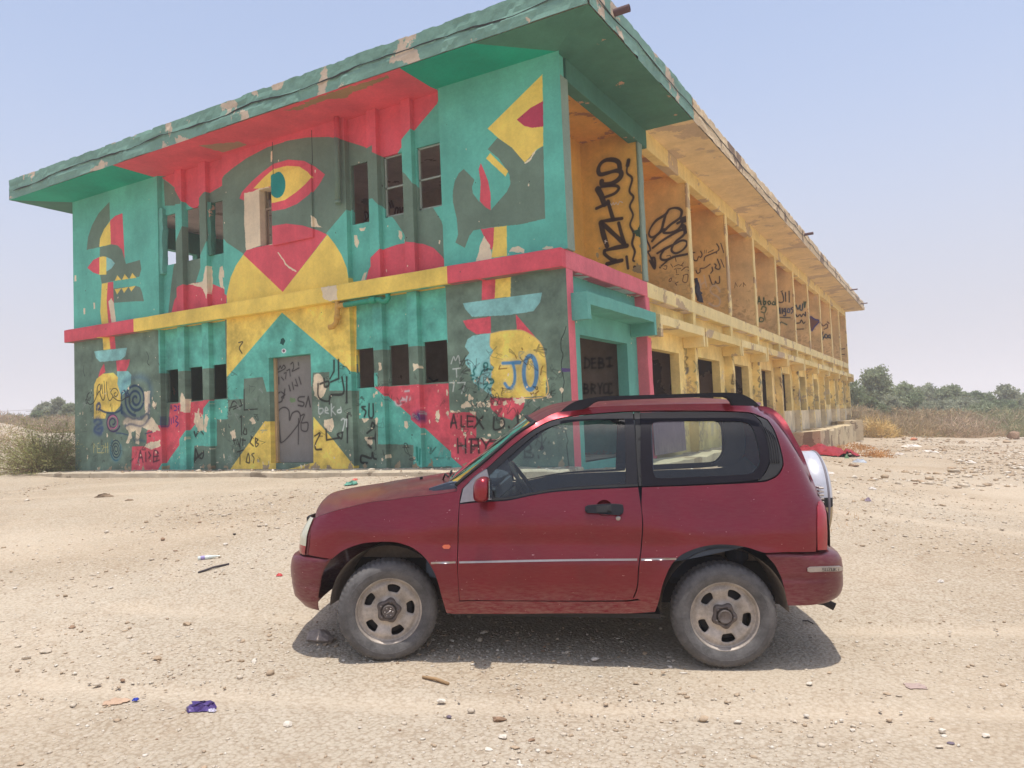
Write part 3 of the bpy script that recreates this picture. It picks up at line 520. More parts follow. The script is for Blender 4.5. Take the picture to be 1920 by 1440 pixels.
# flakes and knocks everywhere
K.chips(70, -13.1, -9.9, 0, 2.0, P_, .006, .035); K.chips(90, -9.8, -7.8, 0, 1.4, P_, .006, .03); K.chips(130, -7.7, -2.3, 0, 1.4, P_, .006, .035); K.chips(120, -2.2, -.1, 0, 1.5, P_, .006, .04)
for _ in range(230):
    zone = random.choice([(-12.9, -10.1), (-8.0, -6.7), (-5.3, -2.4), (-2.1, -.2), (-2.1, -.2)]); u = random.uniform(*zone); v_ = random.uniform(.15, 1.9); s_ = random.uniform(.03, .11)
    P0 = [(u+random.uniform(-1, 1)*s_*1.2, v_+random.uniform(-1, 1)*s_) for _ in range(random.randint(4, 7))]
    K.stroke(P0, random.choice([.010, .014, .02]), random.choice([(52, 60, 54), (52, 60, 54), (60, 66, 60), (150, 160, 150), (40, 40, 40)]), .01, random.uniform(.35, .8))
K.chips(60, -13.1, -.1, 3.4, 6.2, P_, .005, .022); K.chips(80, -13.1, -.1, 0, 6.2, (70, 70, 62), .004, .015); K.chips(40, -13.1, -.1, 1.5, 3., P_, .004, .018)
for _ in range(26): u = random.uniform(-13.1, -.1); KP([(u-.06, -.02), (u+.06, -.02), (u+.04, .06+random.random()*.08), (u-.05, .05)], (176, 156, 124), rag=.03)
K.mottle(.14, 1.5, .05, 20.)
K.mottle(.28, 4.5, .10, 26., v0=0., v1=3.05, seed=31)
MK = K.material((0, 1, 0), (2, 1, 0), bump=.55, grime=.2)
MKS = K.material((0, 1, 0), (1, -1, 6.5), bump=.45, grime=.12)

# ---- plain coats
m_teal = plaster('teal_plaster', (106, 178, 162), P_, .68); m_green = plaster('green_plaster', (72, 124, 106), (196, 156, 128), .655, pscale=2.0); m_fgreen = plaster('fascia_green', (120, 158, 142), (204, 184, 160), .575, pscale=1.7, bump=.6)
m_pink = plaster('pink_plaster', (230, 118, 128), P_, .70); m_ochre = plaster('ochre_plaster', (238, 212, 140), (196, 172, 136), .56, pscale=.8); m_ochre_deep = plaster('deep_ochre', (228, 176, 84), (190, 150, 90), .68); m_pale = plaster('pale_ochre', (242, 220, 156), (196, 170, 132), .57)
m_soff = plaster('ochre_soffit', (234, 208, 162), (206, 182, 152), .55, pscale=.8, bump=.8); m_beige = plaster('bare_render', (220, 196, 158), (146, 122, 100), .565, bump=1.0, pscale=1.1); m_conc = plaster('raw_concrete', (196, 182, 158), (150, 136, 116), .58, bump=1.)
m_inner = plaster('dull_inner_plaster', (232, 214, 206), (170, 148, 136), .6); m_cap = plaster('grey_green_edge', (140, 158, 140), P_, .66)
m_dark = mat('dark_gap', (26, 24, 24), .9, bump=0)

B = empty('derelict_building', (0, 0, 0), 'two storey derelict building with a mural painted end wall and long ochre gallery side', 'building')
# floors and slabs
box('floor', -LW+.02, -.22, .27, LR-.3, -.3, 0., m_conc, B)
box('floor_slab', -LW+.02, -.02, .27, LR-.02, ZB0, ZB1-.01, m_inner, B)
box('ceiling', -LW+.02, -.2, .25, LR-.02, 6.35, 6.49, m_inner, B)
# painted end wall: three flush piers and two recessed window strips, on both storeys
for z0, z1, zo in ((0., ZB0, 0.), (ZB1, ZS, 1.)):
    pass
def hole_g(xs, z0, z1): return [(a, b_, z0, z1) for a, b_ in xs]
wall('wall', 0, -LW, -9.93, -.3, ZS, 0., .24, [], MK, B)
wall('wall', 0, -7.80, -4.43, -.3, ZS, 0., .24, [(-6.56, -5.43, .10, 2.17), (-6.71, -6.32, 4.42, 5.57)], MK, B)
wall('wall', 0, -2.28, 0., -.3, ZS, 0., .24, [], MK, B)
wA = [(-9.90, -9.34), (-9.12, -8.55), (-8.36, -7.88)]; wB = [(-4.40, -3.89), (-3.62, -3.10), (-2.86, -2.36)]
for xs, a, b_ in ((wA, -9.93, -7.80), (wB, -4.43, -2.28)):
    wall('wall', 0, a, b_, -.3, ZS, .12, .165, hole_g(xs, 1.445, 2.165)+hole_g(xs, 4.49, 5.615), MK, B)
for a, b_ in ((-9.36, -9.10), (-8.57, -8.32), (-3.92, -3.66), (-3.13, -2.88)):
    for z0, z1 in ((-.3, ZB0), (ZB1, ZS)): box('pilaster', a+.02, b_-.02, 0.005, .13, z0, z1, MK, B, bevel=.006, rough=.006, cut=.35)
# worn corner of the first upper window
box('broken_jamb', -9.93, -9.82, .02, .15, 4.3, 5.75, m_teal, B, rough=.05, cut=.09)
box('broken_jamb', -8.33, -8.22, .03, .15, 4.5, 5.62, m_green, B, rough=.05, cut=.09)
# steel frames left in the upper right windows
for a, b_ in wB[1:]:
    f = empty('window_frame'); f.parent = B
    for x0, x1, z0, z1 in ((a, a+.03, 4.49, 5.6), (b_-.02, b_, 4.49, 5.6), (a, b_, 4.49, 4.53), (a, b_, 5.02, 5.05), (a, b_, 5.585, 5.61)):
        box('bar', x0, x1, .16, .19, z0, z1, mat('window_steel', (150, 160, 146), .7), f)
# closed door and shutter board
DK = Canvas('door_sheet', -6.6, -5.4, 0, 2.2, .005, (136, 132, 126))
def dq(*p): return [(onY(400+a/4, 560+b/4, .2)[0], onY(400+a/4, 560+b/4, .2)[2]) for a, b in p]
DKS = (46, 40, 40)
for p in ([(470, 525), (480, 555), (545, 525), (535, 500), (520, 525), (510, 505), (495, 530), (470, 525)], [(590, 490), (605, 480), (610, 520), (600, 545), (650, 520)], [(645, 480), (648, 500)], [(560, 540), (580, 530), (585, 580)], [(540, 560), (555, 555), (550, 600)], [(520, 590), (535, 610)], [(500, 590), (500, 640)], [(455, 620), (475, 620), (480, 665), (460, 660)], [(650, 590), (665, 640)], [(625, 605), (640, 655), (620, 650)], [(600, 630), (610, 680)], [(575, 650), (585, 690)], [(545, 680), (535, 745)], [(520, 700), (545, 720), (520, 740)], [(465, 690), (480, 720), (510, 700)], [(455, 740), (480, 780), (520, 770), (525, 745)], [(485, 910), (500, 840), (540, 815), (575, 840), (580, 910), (600, 860), (640, 845), (660, 880), (640, 950), (515, 1080), (500, 920)], [(515, 1080), (500, 930)], [(648, 900), (645, 1090)], [(660, 880), (690, 870), (670, 930), (715, 930), (710, 990), (670, 985), (665, 930)], [(690, 735), (650, 740), (645, 765), (685, 780), (680, 805), (645, 800)], [(700, 810), (720, 735), (735, 810)]):
    DK.stroke(dq(*p), .03, DKS, .01, .85)
DK.poly(dq((580, 740), (600, 745), (625, 760), (620, 780), (585, 775)), (92, 140, 70), rag=.02, alpha=.6)
m_door = DK.material((0, 1, 0), (2, 1, 0), bump=.15)
box('door', -6.55, -5.44, .17, .21, .105, 2.165, m_door, B)
box('door_frame', -6.558, -6.50, .12, .17, .11, 2.165, mat('door_edge', (190, 160, 120)), B)
# shutter board of the small window, proud of the wall
box('shutter_board', -6.325, -5.25, -.045, -.002, 4.37, 5.79, MK, B, bevel=.004)
fz = empty('window_frame'); fz.parent = B
for x0, x1, z0, z1 in ((-6.71, -6.68, 4.42, 5.57), (-6.68, -6.35, 5.18, 5.22), (-6.68, -6.35, 4.42, 4.45)): box('bar', x0, x1, .14, .18, z0, z1, mat('window_wood', (150, 132, 108), .8), fz)
for x_ in (-6.30, -5.24): box('seam', x_-.004, x_+.004, -.006, .0, 5.8, 6.45, mat('seam_dark', (46, 60, 54)), B)
# ledge between the storeys
led = box('ledge', -LW-.15, .006, -.155, .0, ZB0, ZB1, MK, B, bevel=.012, rough=.012, cut=.2)
box('ledge', -LW-.15, -LW, .0, LR, ZB0, ZB1, m_pink, B, bevel=.01)
box('ledge', -.25, .008, .001, 3.68, ZB0, ZB1+.0, m_pink, B, bevel=.012, rough=.012, cut=.15)
box('ledge', -.25, .008, 3.68, LR+.05, ZB0, ZB1, m_pale, B, bevel=.012, rough=.022, cut=.25)
# eave slab in two courses, ragged on top
def eave_course(name, x0, x1, y0, y1, z0, z1, m, jag, k):
    """a thick course along x or y; outer faces and top worn"""
    o = box(name, x0, x1, y0, y1, z0, z1, m, B, rough=jag, cut=k); return o
def fascia(name, pts, z0, z1, m, seed, jag=.017, step=.06, outn=(0, -1)):
    """weathered band of fascia: a strip in front of the slab whose face bulges and whose top edge is broken away"""
    (xa, ya), (xb, yb) = pts; Ln = math.hypot(xb-xa, yb-ya); n = int(Ln/step); nz = 6
    Pm = np.zeros((nz+3, n+1, 3)); t = np.linspace(0, 1, n+1); s = t*Ln
    top = np.round(vnoise(s*1.3, s*0+seed, seed)*3)/3*jag*.9+(vnoise(s*5, s*0, seed+1) > .2)*-jag*1.0+vnoise(s*21, s*0, seed+2)*jag*.45
    for j in range(nz+1):
        f = j/nz; zz = z0+(z1-z0)*f+top*f**3
        off = .004*fbm(s*9, s*0+f*9, seed+4, 3)*2+.013*(fbm(s*1.6, s*0+f*2.2, seed+7, 3) > .16)+(.02 if f < .45 else -.0)*(vnoise(s*.8, s*0, seed+9) > -.2)
        Pm[j, :, 0] = xa+(xb-xa)*t+outn[0]*off; Pm[j, :, 1] = ya+(yb-ya)*t+outn[1]*off; Pm[j, :, 2] = zz
    Pm[nz+1] = Pm[nz]-np.array([outn[0]*.25, outn[1]*.25, 0]); Pm[nz+2] = Pm[nz]-np.array([outn[0]*1.2, outn[1]*1.2, .02])
    g = grid(name, Pm, m, B, smooth=False); return g
EX0, EX1, EY0, EY1 = -14.13, .985, -.96, 38.75
bm = bmesh.new()
v = [bm.verts.new(p) for p in ((EX0, EY0, ZS), (EX1, EY0, ZS), (0., 0., ZS), (-.1, .22, ZS), (-LW+.1, .22, ZS), (-LW, 0., ZS))]; bm.faces.new(v)
bmobj('eave_soffit', bm, MKS, B)
bm = bmesh.new()
for a, b_ in ((0, 4.0), (4.0, EY1)):
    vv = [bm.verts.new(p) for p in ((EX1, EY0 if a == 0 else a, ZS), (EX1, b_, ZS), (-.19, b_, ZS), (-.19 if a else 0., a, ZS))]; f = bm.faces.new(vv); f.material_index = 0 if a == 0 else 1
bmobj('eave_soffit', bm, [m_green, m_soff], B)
bm = bmesh.new(); bm.faces.new([bm.verts.new(p) for p in ((EX0, EY0, ZS), (-LW, 0, ZS), (-LW, LR, ZS), (EX0, EY1, ZS))]); bmobj('eave_soffit', bm, m_green, B)
box('roof_slab', EX0+.03, EX1-.03, EY0+.03, EY1-.03, ZS+.012, ZT-.09, m_conc, B)
fascia('fascia', ((EX0, EY0), (EX1, EY0)), ZS, ZT, m_fgreen, 3)
fascia('fascia', ((EX1, EY0), (EX1, 4.05)), ZS, ZT, m_fgreen, 11, outn=(1, 0))
fascia('fascia', ((EX1, 4.05), (EX1, EY1)), ZS, ZT-.02, m_beige, 19, jag=.034, outn=(1, 0))
fascia('fascia', ((EX0, EY1), (EX0, EY0)), ZS, ZT, m_fgreen, 23, outn=(-1, 0))
fascia('fascia', ((EX1, EY1), (EX0, EY1)), ZS, ZT, m_beige, 29, outn=(0, 1))
# crack line running along the fascia, deep and dark
for (xa, ya, xb, yb, s_) in ((-13.9, EY0-.028, .9, EY0-.028, 2), (EX1+.028, -.9, EX1+.028, 38.6, 5)):
    bm = bmesh.new(); n = 150; Ln = math.hypot(xb-xa, yb-ya); pr = None
    for i in range(n):
        t = i/(n-1); zc = ZS+.22+.045*float(vnoise(t*Ln*1.1, 0, s_))*2+.02*float(vnoise(t*Ln*6, 0, s_+1)); th = max(.002, .011+.018*float(vnoise(t*Ln*2.3, 3, s_)))
        x, y = xa+(xb-xa)*t, ya+(yb-ya)*t; a = bm.verts.new((x, y, zc-th)); b_ = bm.verts.new((x, y, zc+th)); c = bm.verts.new((x-(.02 if xa == xb else 0), y+(.02 if ya == yb else 0), zc+th))
        if pr: bm.faces.new((pr[0], a, b_, pr[1])); bm.faces.new((pr[1], b_, c, pr[2]))
        pr = (a, b_, c)
    bmobj('fascia_crack', bm, mat('crack_dark', (44, 46, 42), .95), B)
# ---- right-hand gallery side
MU = []
GW = Canvas('gallery_wall_print', 3.4, 38.3, -.4, 3.2, .014, (242, 216, 142))
for _ in range(320):
    u = random.uniform(3.5, 38.2); v_ = abs(random.gauss(0, .7)); GW.poly([(u-.12, v_-.1), (u+.1, v_-.12), (u+.13, v_+.12), (u-.08, v_+.15)], random.choice([(196, 172, 134), (214, 198, 166), (150, 134, 112), (170, 150, 128)]), rag=.12, alpha=.6)
for _ in range(260):
    k_ = random.randint(1, 11); u = FINS[k_]+random.choice([-.06, .0, .05, .35, -.35, .5]); v_ = random.uniform(.5, 2.5); P0 = [(u+random.uniform(-.09, .09), v_+random.uniform(-.16, .16)) for _ in range(random.randint(4, 7))]
    GW.stroke(P0, random.choice([.02, .03, .04]), random.choice([(50, 40, 40), (50, 40, 40), (70, 84, 110), (120, 60, 50), (80, 110, 100)]), .02, .75)
for k_ in range(5, 11): GW.poly([(FINS[k_]+.1, -.2), (FINS[k_+1]-.1, -.2), (FINS[k_+1]-.1, .72), (FINS[k_]+.1, .70)], (226, 212, 184), rag=.03, alpha=.8)
for p, c in (([(8.6, .9), (9.2, 1.0)], (60, 74, 50)), ([(8.7, 1.0), (8.7, 1.5), (8.95, 1.75), (9.2, 1.5), (9.2, 1.0)], (60, 74, 50))): GW.stroke(p, .05, c, .02)
GW.mottle(.22, 2.2, .08, 14.)
MGW = GW.material((1, 1, 0, 0, .9), (2, 1, 0), bump=.5, grime=.2)
wall('wall', 1, 0.25, LR, ZB1, 6.35, -1.38, -1.22, [(FINS[k]+.35, FINS[k]+1.2, ZB1, 5.5) for k in range(11)], m_ochre_deep, B)
mw = [m_teal, m_ochre]
for k in range(11):
    a, b_ = FINS[k]+(.24 if k == 0 else .11), FINS[k+1]-.11
    lo = .72 if k < 8 else .95
    hs_ = [(a+.62, b_-.52, lo if k else .0, 2.11)] if k < 8 else [(a+.15, b_-.3, lo, 2.35)]
    wall('wall', 1, a, b_, -.3, ZB0, -.42, -.21, hs_, m_teal if k == 0 else MGW, B)
    if False:
        box('patched_dado', -.209, -.204, a+.05, b_-.05, 0, lo-.05, plaster('flaked_dado', (214, 196, 158), (110, 104, 104), .6, pscale=3.), B)
# corner pier: pink stripe below, grey-green edge above
box('pillar', -.12, .0035, .001, .24, -.3, ZB0, m_pink, B, bevel=.004)
box('pillar', -.20, .048, .0035, .28, ZB1, 6.13, m_cap, B, bevel=.006, rough=.01, cut=.3)
box('pillar', -.22, .048, -.004, .0035, ZB1, ZS, MK, B)
for k in range(1, 12):
    y = FINS[k]; mm = m_pink if k == 1 else MGW
    box('pillar', -.30, .0+(.012 if k != 1 else .015), y-.105, y+.105, -.15, ZB0, mm, B, bevel=.012, rough=.02, cut=.3)
    fk = Canvas(f'fin_print_{k}', -1.3, .1, 3.3, 6.3, .0055, (236, 190, 96) if k == 1 else ((228, 190, 120) if k < 4 else (230, 200, 144)))
    MU.append(fk)
    if k > 1:
        for j in range(80):
            u = random.uniform(-1.2, 0); vv = 3.36+abs(random.gauss(0, .5)); fk.poly([(u-.05, vv-.03), (u+.05, vv-.02), (u+.04, vv+.05), (u-.04, vv+.04)], random.choice([(176, 146, 96), (160, 128, 84), (216, 184, 130)]), rag=.04, alpha=.35)
    else: fk.chips(12, -1.2, 0, 3.4, 4.2, (180, 168, 130), .01, .04)
def fin(k, px0, py0, s):
    y = FINS[k]-.11; return lambda *p: [(onY(px0+a/s, py0+b/s, y)[0], onY(px0+a/s, py0+b/s, y)[2]) for a, b in p]
g1 = fin(1, 1080, 280, 6.)
for p, wd in (([(490, 215), (478, 150), (420, 118), (340, 122), (280, 160), (252, 225), (270, 280), (340, 270), (430, 245), (490, 245), (508, 290), (470, 345), (400, 385), (330, 400), (290, 390), (288, 360)], .075), ([(245, 450), (300, 420), (420, 408), (470, 420), (478, 450), (430, 500), (325, 540)], .045), ([(245, 450), (285, 520), (320, 620)], .09), ([(230, 665), (360, 610)], .055), ([(360, 590), (385, 680), (420, 790)], .065), ([(290, 810), (400, 795), (515, 778)], .06), ([(280, 830), (300, 930), (345, 1090)], .085), ([(290, 830), (400, 930), (540, 1060)], .07), ([(480, 830), (510, 950), (545, 1070)], .06), ([(570, 1085), (440, 1110), (330, 1135)], .07), ([(320, 1140), (325, 1180), (400, 1240), (440, 1250)], .07), ([(350, 1290), (440, 1265), (515, 1250)], .07), ([(590, 130), (570, 260), (630, 330), (600, 470), (645, 540), (605, 640), (640, 740), (608, 850), (650, 950), (630, 1060), (660, 1150), (640, 1240), (655, 1260)], .038), ([(590, 125), (580, 180)], .06), ([(568, 1210), (585, 1340)], .05), ([(658, 1325), (661, 1330)], .07)):
    MU[0].stroke(g1(*p), wd*1.25, (44, 28, 26), .018, .97)
for p in ([(390, 610), (400, 630), (420, 600), (430, 625), (450, 600), (470, 625), (490, 590), (525, 598)], [(320, 1030), (350, 1040)], [(335, 1020), (325, 1060)]): MU[0].stroke(g1(*p), .014, (226, 220, 214), .004)
MU[0].poly(g1((700, 850), (735, 860), (730, 1000), (680, 980), (650, 930)), (54, 92, 72), rag=.04); MU[0].poly(g1((680, 1290), (740, 1300), (740, 1400), (640, 1380)), (150, 136, 100), rag=.03)
g2 = fin(2, 1190, 360, 8.)
for p, wd in (([(460, 350), (430, 460), (400, 570), (340, 640), (260, 680), (215, 640), (235, 550), (320, 430), (460, 340), (520, 260), (620, 240), (700, 280), (690, 370), (640, 420), (540, 490), (440, 590), (450, 615), (540, 610), (640, 570), (700, 500), (710, 440), (640, 470)], .06), ([(260, 740), (330, 650), (440, 560)], .055), ([(270, 840), (400, 740), (560, 640), (700, 570), (760, 590), (720, 660), (620, 740), (560, 830), (560, 890), (620, 920), (720, 870), (780, 790), (770, 740), (700, 730), (600, 780), (440, 860), (340, 920)], .06), ([(440, 860), (390, 950), (400, 1010), (480, 1020), (600, 970), (800, 930)], .06), ([(480, 1040), (400, 1110)], .045), ([(720, 420), (790, 400)], .14), ([(720, 510), (770, 560), (760, 600)], .12), ([(170, 640), (180, 720), (225, 820), (230, 880), (200, 900), (250, 1000)], .045), ([(250, 990), (300, 1000), (300, 1150), (225, 1030)], .05), ([(262, 1020), (290, 1110)], .06), ([(378, 1132), (380, 1136)], .05), ([(795, 480), (800, 560)], .07)):
    MU[1].stroke(g2(*p), wd, (46, 30, 30), .018, .97)
for p in ([(590, 1120), (650, 1090), (720, 1110)], [(590, 1160), (620, 1150), (630, 1220)], [(640, 1150), (690, 1150)], [(620, 1040), (610, 990)], [(540, 1080), (570, 1130)], [(730, 1060), (700, 1100)], [(620, 1240), (660, 1240)], [(520, 1310), (550, 1290), (540, 1340), (515, 1340), (520, 1310)], [(725, 1250), (795, 1240), (780, 1350), (720, 1340), (735, 1250)], [(440, 1110), (480, 1110), (470, 1160), (430, 1150)], [(800, 1180), (850, 1180), (830, 1210)], [(650, 1350), (610, 1370), (630, 1400)], [(480, 960), (530, 950), (540, 1000)], [(750, 1140), (700, 1180), (760, 1130), (830, 1130)]): MU[1].stroke(g2(*p), .018, (96, 62, 30), .004)
g3 = fin(3, 1190, 360, 8.)
for p, wd in (([(870, 910), (900, 910)], .04), ([(870, 950), (890, 1020), (930, 1030), (950, 990), (960, 970), (990, 980), (1010, 940), (990, 890)], .035), ([(1040, 1030), (1060, 970), (1150, 930), (1250, 880), (1260, 830), (1230, 780)], .03), ([(1290, 770), (1335, 910)], .025), ([(920, 1180), (940, 1220), (980, 1200), (985, 1150), (1050, 1140), (1130, 1085)], .03), ([(1140, 1220), (1170, 1180), (1160, 1130)], .03), ([(1200, 1080), (1220, 1100), (1210, 1140), (1260, 1160), (1280, 1120), (1240, 1010)], .035), ([(1290, 1010), (1340, 1130)], .025), ([(1115, 1250), (1160, 1380), (1200, 1380), (1210, 1340), (1230, 1370), (1270, 1360), (1270, 1270)], .03), ([(1040, 930), (1050, 870)], .015), ([(1070, 920), (1075, 870)], .015), ([(1100, 910), (1180, 870)], .02), ([(1225, 912), (1228, 918)], .03)): MU[2].stroke(g3(*p), wd, (76, 54, 34), .006)
g3b = fin(3, 1280, 500, 19.2)
for p, wd in (([(610, 440), (660, 780)], .04), ([(770, 320), (855, 720)], .04), ([(660, 640), (790, 560)], .04), ([(1330, 900), (1300, 800), (1200, 690), (1080, 690), (1000, 780), (1010, 900), (1100, 1000), (1250, 1080), (1340, 1200), (1330, 1340), (1250, 1420), (1080, 1400), (960, 1320)], .05)): MU[2].stroke(g3b(*p), wd, (214, 196, 168), .02, .75)
g4 = fin(4, 1160, 500, 4.)
for p in ([(870, 160), (875, 120), (890, 150)], [(905, 150), (920, 130)], [(935, 150), (935, 120), (950, 140)]): MU[3].stroke(g4(*p), .02, (130, 100, 60), .006)
GR = (54, 84, 48)
g5 = fin(5, 1160, 500, 4.)
for p, c in (([(1042, 280), (1052, 225), (1068, 285)], GR), ([(1046, 262), (1064, 262)], GR), ([(1088, 235), (1088, 285), (1100, 280), (1102, 262), (1088, 262)], GR), ([(1118, 265), (1125, 285), (1140, 275), (1130, 258), (1118, 265)], GR), ([(1160, 265), (1150, 280), (1165, 285), (1172, 270), (1160, 262)], GR), ([(1174, 235), (1176, 285)], GR), ([(1070, 320), (1080, 300), (1105, 310), (1095, 345), (1070, 340)], (96, 110, 66)), ([(1060, 380), (1085, 390), (1080, 410), (1055, 410), (1060, 380)], (60, 100, 60)), ([(1090, 350), (1098, 400)], (130, 120, 70))): MU[4].stroke(g5(*p), .045, c, .012)
g6 = fin(6, 1440, 440, 8.)
for p, c, wd in (([(210, 870), (230, 940), (230, 1000), (190, 1020), (165, 1010)], BK, .04), ([(260, 870), (265, 1000)], BK, .04), ([(315, 850), (318, 1010)], BK, .04), ([(195, 855), (215, 845)], BK, .03), ([(160, 1190), (175, 1100), (185, 1180)], (40, 50, 70), .05), ([(212, 1110), (214, 1180)], (40, 50, 70), .05), ([(245, 1110), (235, 1150), (260, 1150), (262, 1110), (262, 1210), (235, 1215)], (50, 60, 90), .05), ([(300, 1110), (290, 1160), (320, 1165), (325, 1120), (300, 1110)], (60, 90, 130), .05), ([(375, 1090), (345, 1110), (375, 1140), (350, 1180)], (50, 70, 100), .05), ([(180, 1240), (330, 1245)], (60, 70, 60), .04), ([(150, 1350), (200, 1310), (280, 1350)], (90, 110, 80), .05)): MU[5].stroke(g6(*p), wd, c, .015)
g7 = fin(7, 1440, 440, 8.)
for p, c, wd in (([(420, 1060), (450, 1120), (480, 1060), (480, 1120), (510, 1130), (520, 1040)], (60, 84, 92), .06), ([(540, 1010), (550, 1090), (565, 1010)], (60, 84, 60), .06), ([(420, 1200), (440, 1230), (480, 1200), (500, 1230), (530, 1190), (560, 1220), (560, 1165)], BK, .05), ([(430, 1330), (480, 1320), (500, 1280), (530, 1330), (555, 1310)], BK, .05), ([(430, 1420), (530, 1415)], BK, .04)): MU[6].stroke(g7(*p), wd, c, .015)
g8 = fin(8, 1440, 440, 8.); MU[7].poly(g8((625, 1230), (660, 1225), (700, 1270), (770, 1295), (720, 1350), (680, 1430), (630, 1440)), (120, 76, 60)); MU[7].stroke(g8((640, 1230), (700, 1270), (770, 1295), (700, 1380), (660, 1440)), .07, (60, 56, 130), .02); MU[7].stroke(g8((700, 945), (712, 950)), .16, (216, 190, 160), .05, .7)
g9 = fin(9, 1440, 440, 8.)
for p, c in (([(800, 1340), (830, 1370), (880, 1340), (890, 1390), (840, 1420)], (100, 64, 44)), ([(890, 1310), (915, 1330)], (100, 64, 44)), ([(815, 1500), (825, 1460)], BK)): MU[8].stroke(g9(*p), .05, c, .015)
g9b = fin(9, 1440, 600, 8.)
for p in ([(815, 240), (820, 290), (850, 230)], [(850, 260), (860, 215), (890, 235), (880, 270), (850, 260)], [(905, 230), (930, 225), (930, 260), (905, 260), (905, 230)], [(930, 225), (935, 275)]): MU[8].stroke(g9b(*p), .06, (40, 56, 66), .015)
g11 = fin(11, 1440, 600, 8.); MU[10].stroke(g11((1090, 440), (1150, 430)), .05, (60, 50, 40)); MU[10].stroke(g11((1095, 440), (1095, 520), (1145, 515)), .05, (60, 50, 40))
for k in range(1, 12):
    y = FINS[k]; MU[k-1].mottle(.18, 1.8, .06, 16., seed=k); fm = MU[k-1].material((0, 1, 0), (2, 1, 0), bump=.35, grime=.22)
    box('partition_wall', -1.22, -.03, y-.11, y+.11, ZB1-.005, 6.36, fm, B)
    box('partition_edge', -.03, .022, y-.112, y+.112, ZB1, 6.14, m_cap if k == 1 else m_pale, B, bevel=.012, rough=.022, cut=.25)
# beam under the eave
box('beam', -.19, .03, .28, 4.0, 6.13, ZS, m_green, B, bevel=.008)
box('beam', -.19, .03, 4.0, LR, 6.13, ZS, m_ochre, B, bevel=.01, rough=.012, cut=.3)
bmc = bmesh.new(); bmc.faces.new([bmc.verts.new(p) for p in ((-1.22, .24, 6.345), (-.19, .24, 6.345), (-.19, LR, 6.345), (-1.22, LR, 6.345))]); bmobj('gallery_ceiling', bmc, plaster('gallery_ceiling', (226, 170, 86), (170, 124, 90), .57, pscale=2.), B)
# canopies over the ground floor openings
for k in range(11):
    a, b_ = FINS[k]+(.13 if k == 0 else -.06), FINS[k+1]+(-.30 if k == 0 else -.16)
    mm = m_teal if k == 0 else (m_pale if k % 2 else m_ochre)
    bm = bmesh.new(); x0, x1 = -.205, .275
    pr = [(a, 2.25), (a+.13, 2.25), (a+.13, 2.49), (b_-.13, 2.49), (b_-.13, 2.25), (b_, 2.25), (b_, 2.68), (a, 2.68)]
    v0 = [bm.verts.new((x0, y, z)) for y, z in pr]; v1 = [bm.verts.new((x1, y, z)) for y, z in pr]
    for quad in ((0, 1, 2, 7), (2, 3, 6, 7), (3, 4, 5, 6)):
        bm.faces.new([v0[i] for i in quad]); bm.faces.new([v1[i] for i in quad])
    for i in range(8): bm.faces.new([v0[i], v0[(i+1) % 8], v1[(i+1) % 8], v1[i]])
    for q in range(1, 14): bmesh.ops.bisect_plane(bm, geom=bm.verts[:]+bm.edges[:]+bm.faces[:], plane_co=(0, a+(b_-a)*q/14, 0), plane_no=(0, 1, 0))
    for vx in bm.verts: vx.co += Vector((.02*float(vnoise(vx.co.y*4, vx.co.z*9, k)), 0, .018*float(vnoise(vx.co.y*5+9, vx.co.x*5, k+3))))
    bmobj('canopy', bm, mm, B)
# left long side (outside the frame but open, so that light comes through the rooms)
wall('wall', 1, .24, LR, -.3, 6.35, -LW, -LW+.2, [(FINS[k]+.5, FINS[k+1]-.3, .9, 2.5) for k in range(2, 11)]+[(FINS[k]+.3, FINS[k+1]-.25, 3.6, 5.76) for k in range(11)], m_teal, B)
wall('wall', 0, -LW+.2, -.3, -.3, 6.35, LR-.2, LR, [], m_ochre, B)
# rooms behind the end wall
IK = Canvas('inner_wall_print', -LW, 0, 0, 6.4, .01, (222, 196, 186)); MR = (104, 40, 44)
def iq(oy, px0, py0, s, *p): return [(onY(px0+a/s, py0+b/s, oy)[0], onY(px0+a/s, py0+b/s, oy)[2]) for a, b in p]
for p in ([(200, 790), (215, 780)], [(210, 830), (240, 828)], [(205, 880), (240, 885)], [(250, 900), (262, 790), (310, 930), (322, 800)], [(320, 1160), (330, 1050), (360, 1130), (380, 1040), (400, 1140)], [(410, 1120), (425, 1030), (450, 1110)], [(200, 1010), (260, 1020), (285, 1100), (260, 1190), (205, 1210)], [(205, 1100), (235, 1110), (225, 1150), (205, 1150)], [(210, 1330), (300, 1280), (380, 1260), (400, 1340), (330, 1400), (240, 1400)], [(300, 1290), (320, 1400)], [(350, 1270), (370, 1390)], [(660, 1060), (740, 1080), (780, 1180)], [(660, 1100), (720, 1120), (740, 1190)], [(690, 1190), (700, 1290)], [(800, 1280), (820, 1200), (850, 1210), (845, 1270)], [(880, 1190), (885, 1280)], [(910, 1280), (915, 1200), (950, 1190)]):
    IK.stroke(iq(4.2, 640, 240, 8., *p), .05, MR, .01)
GKL = []
for p in ([(1370, 640), (1380, 560), (1400, 520), (1395, 640)], [(1410, 640), (1430, 560), (1445, 630), (1470, 580), (1475, 640)], [(1120, 640), (1160, 610), (1200, 650)], [(1620, 600), (1650, 620), (1680, 610)]): GKL.append(iq(3.40, 400, 560, 4., *p))
m_ik = IK.material((0, 1, 0), (2, 1, 0), grime=.3)
wall('inner_wall', 0, -7.6, -1.4, ZB1, 6.35, 4.2, 4.32, [], m_ik, B); wall('inner_wall', 0, -7.6, -5.5, 0, ZB0, 3.4, 3.52, [], m_inner, B)
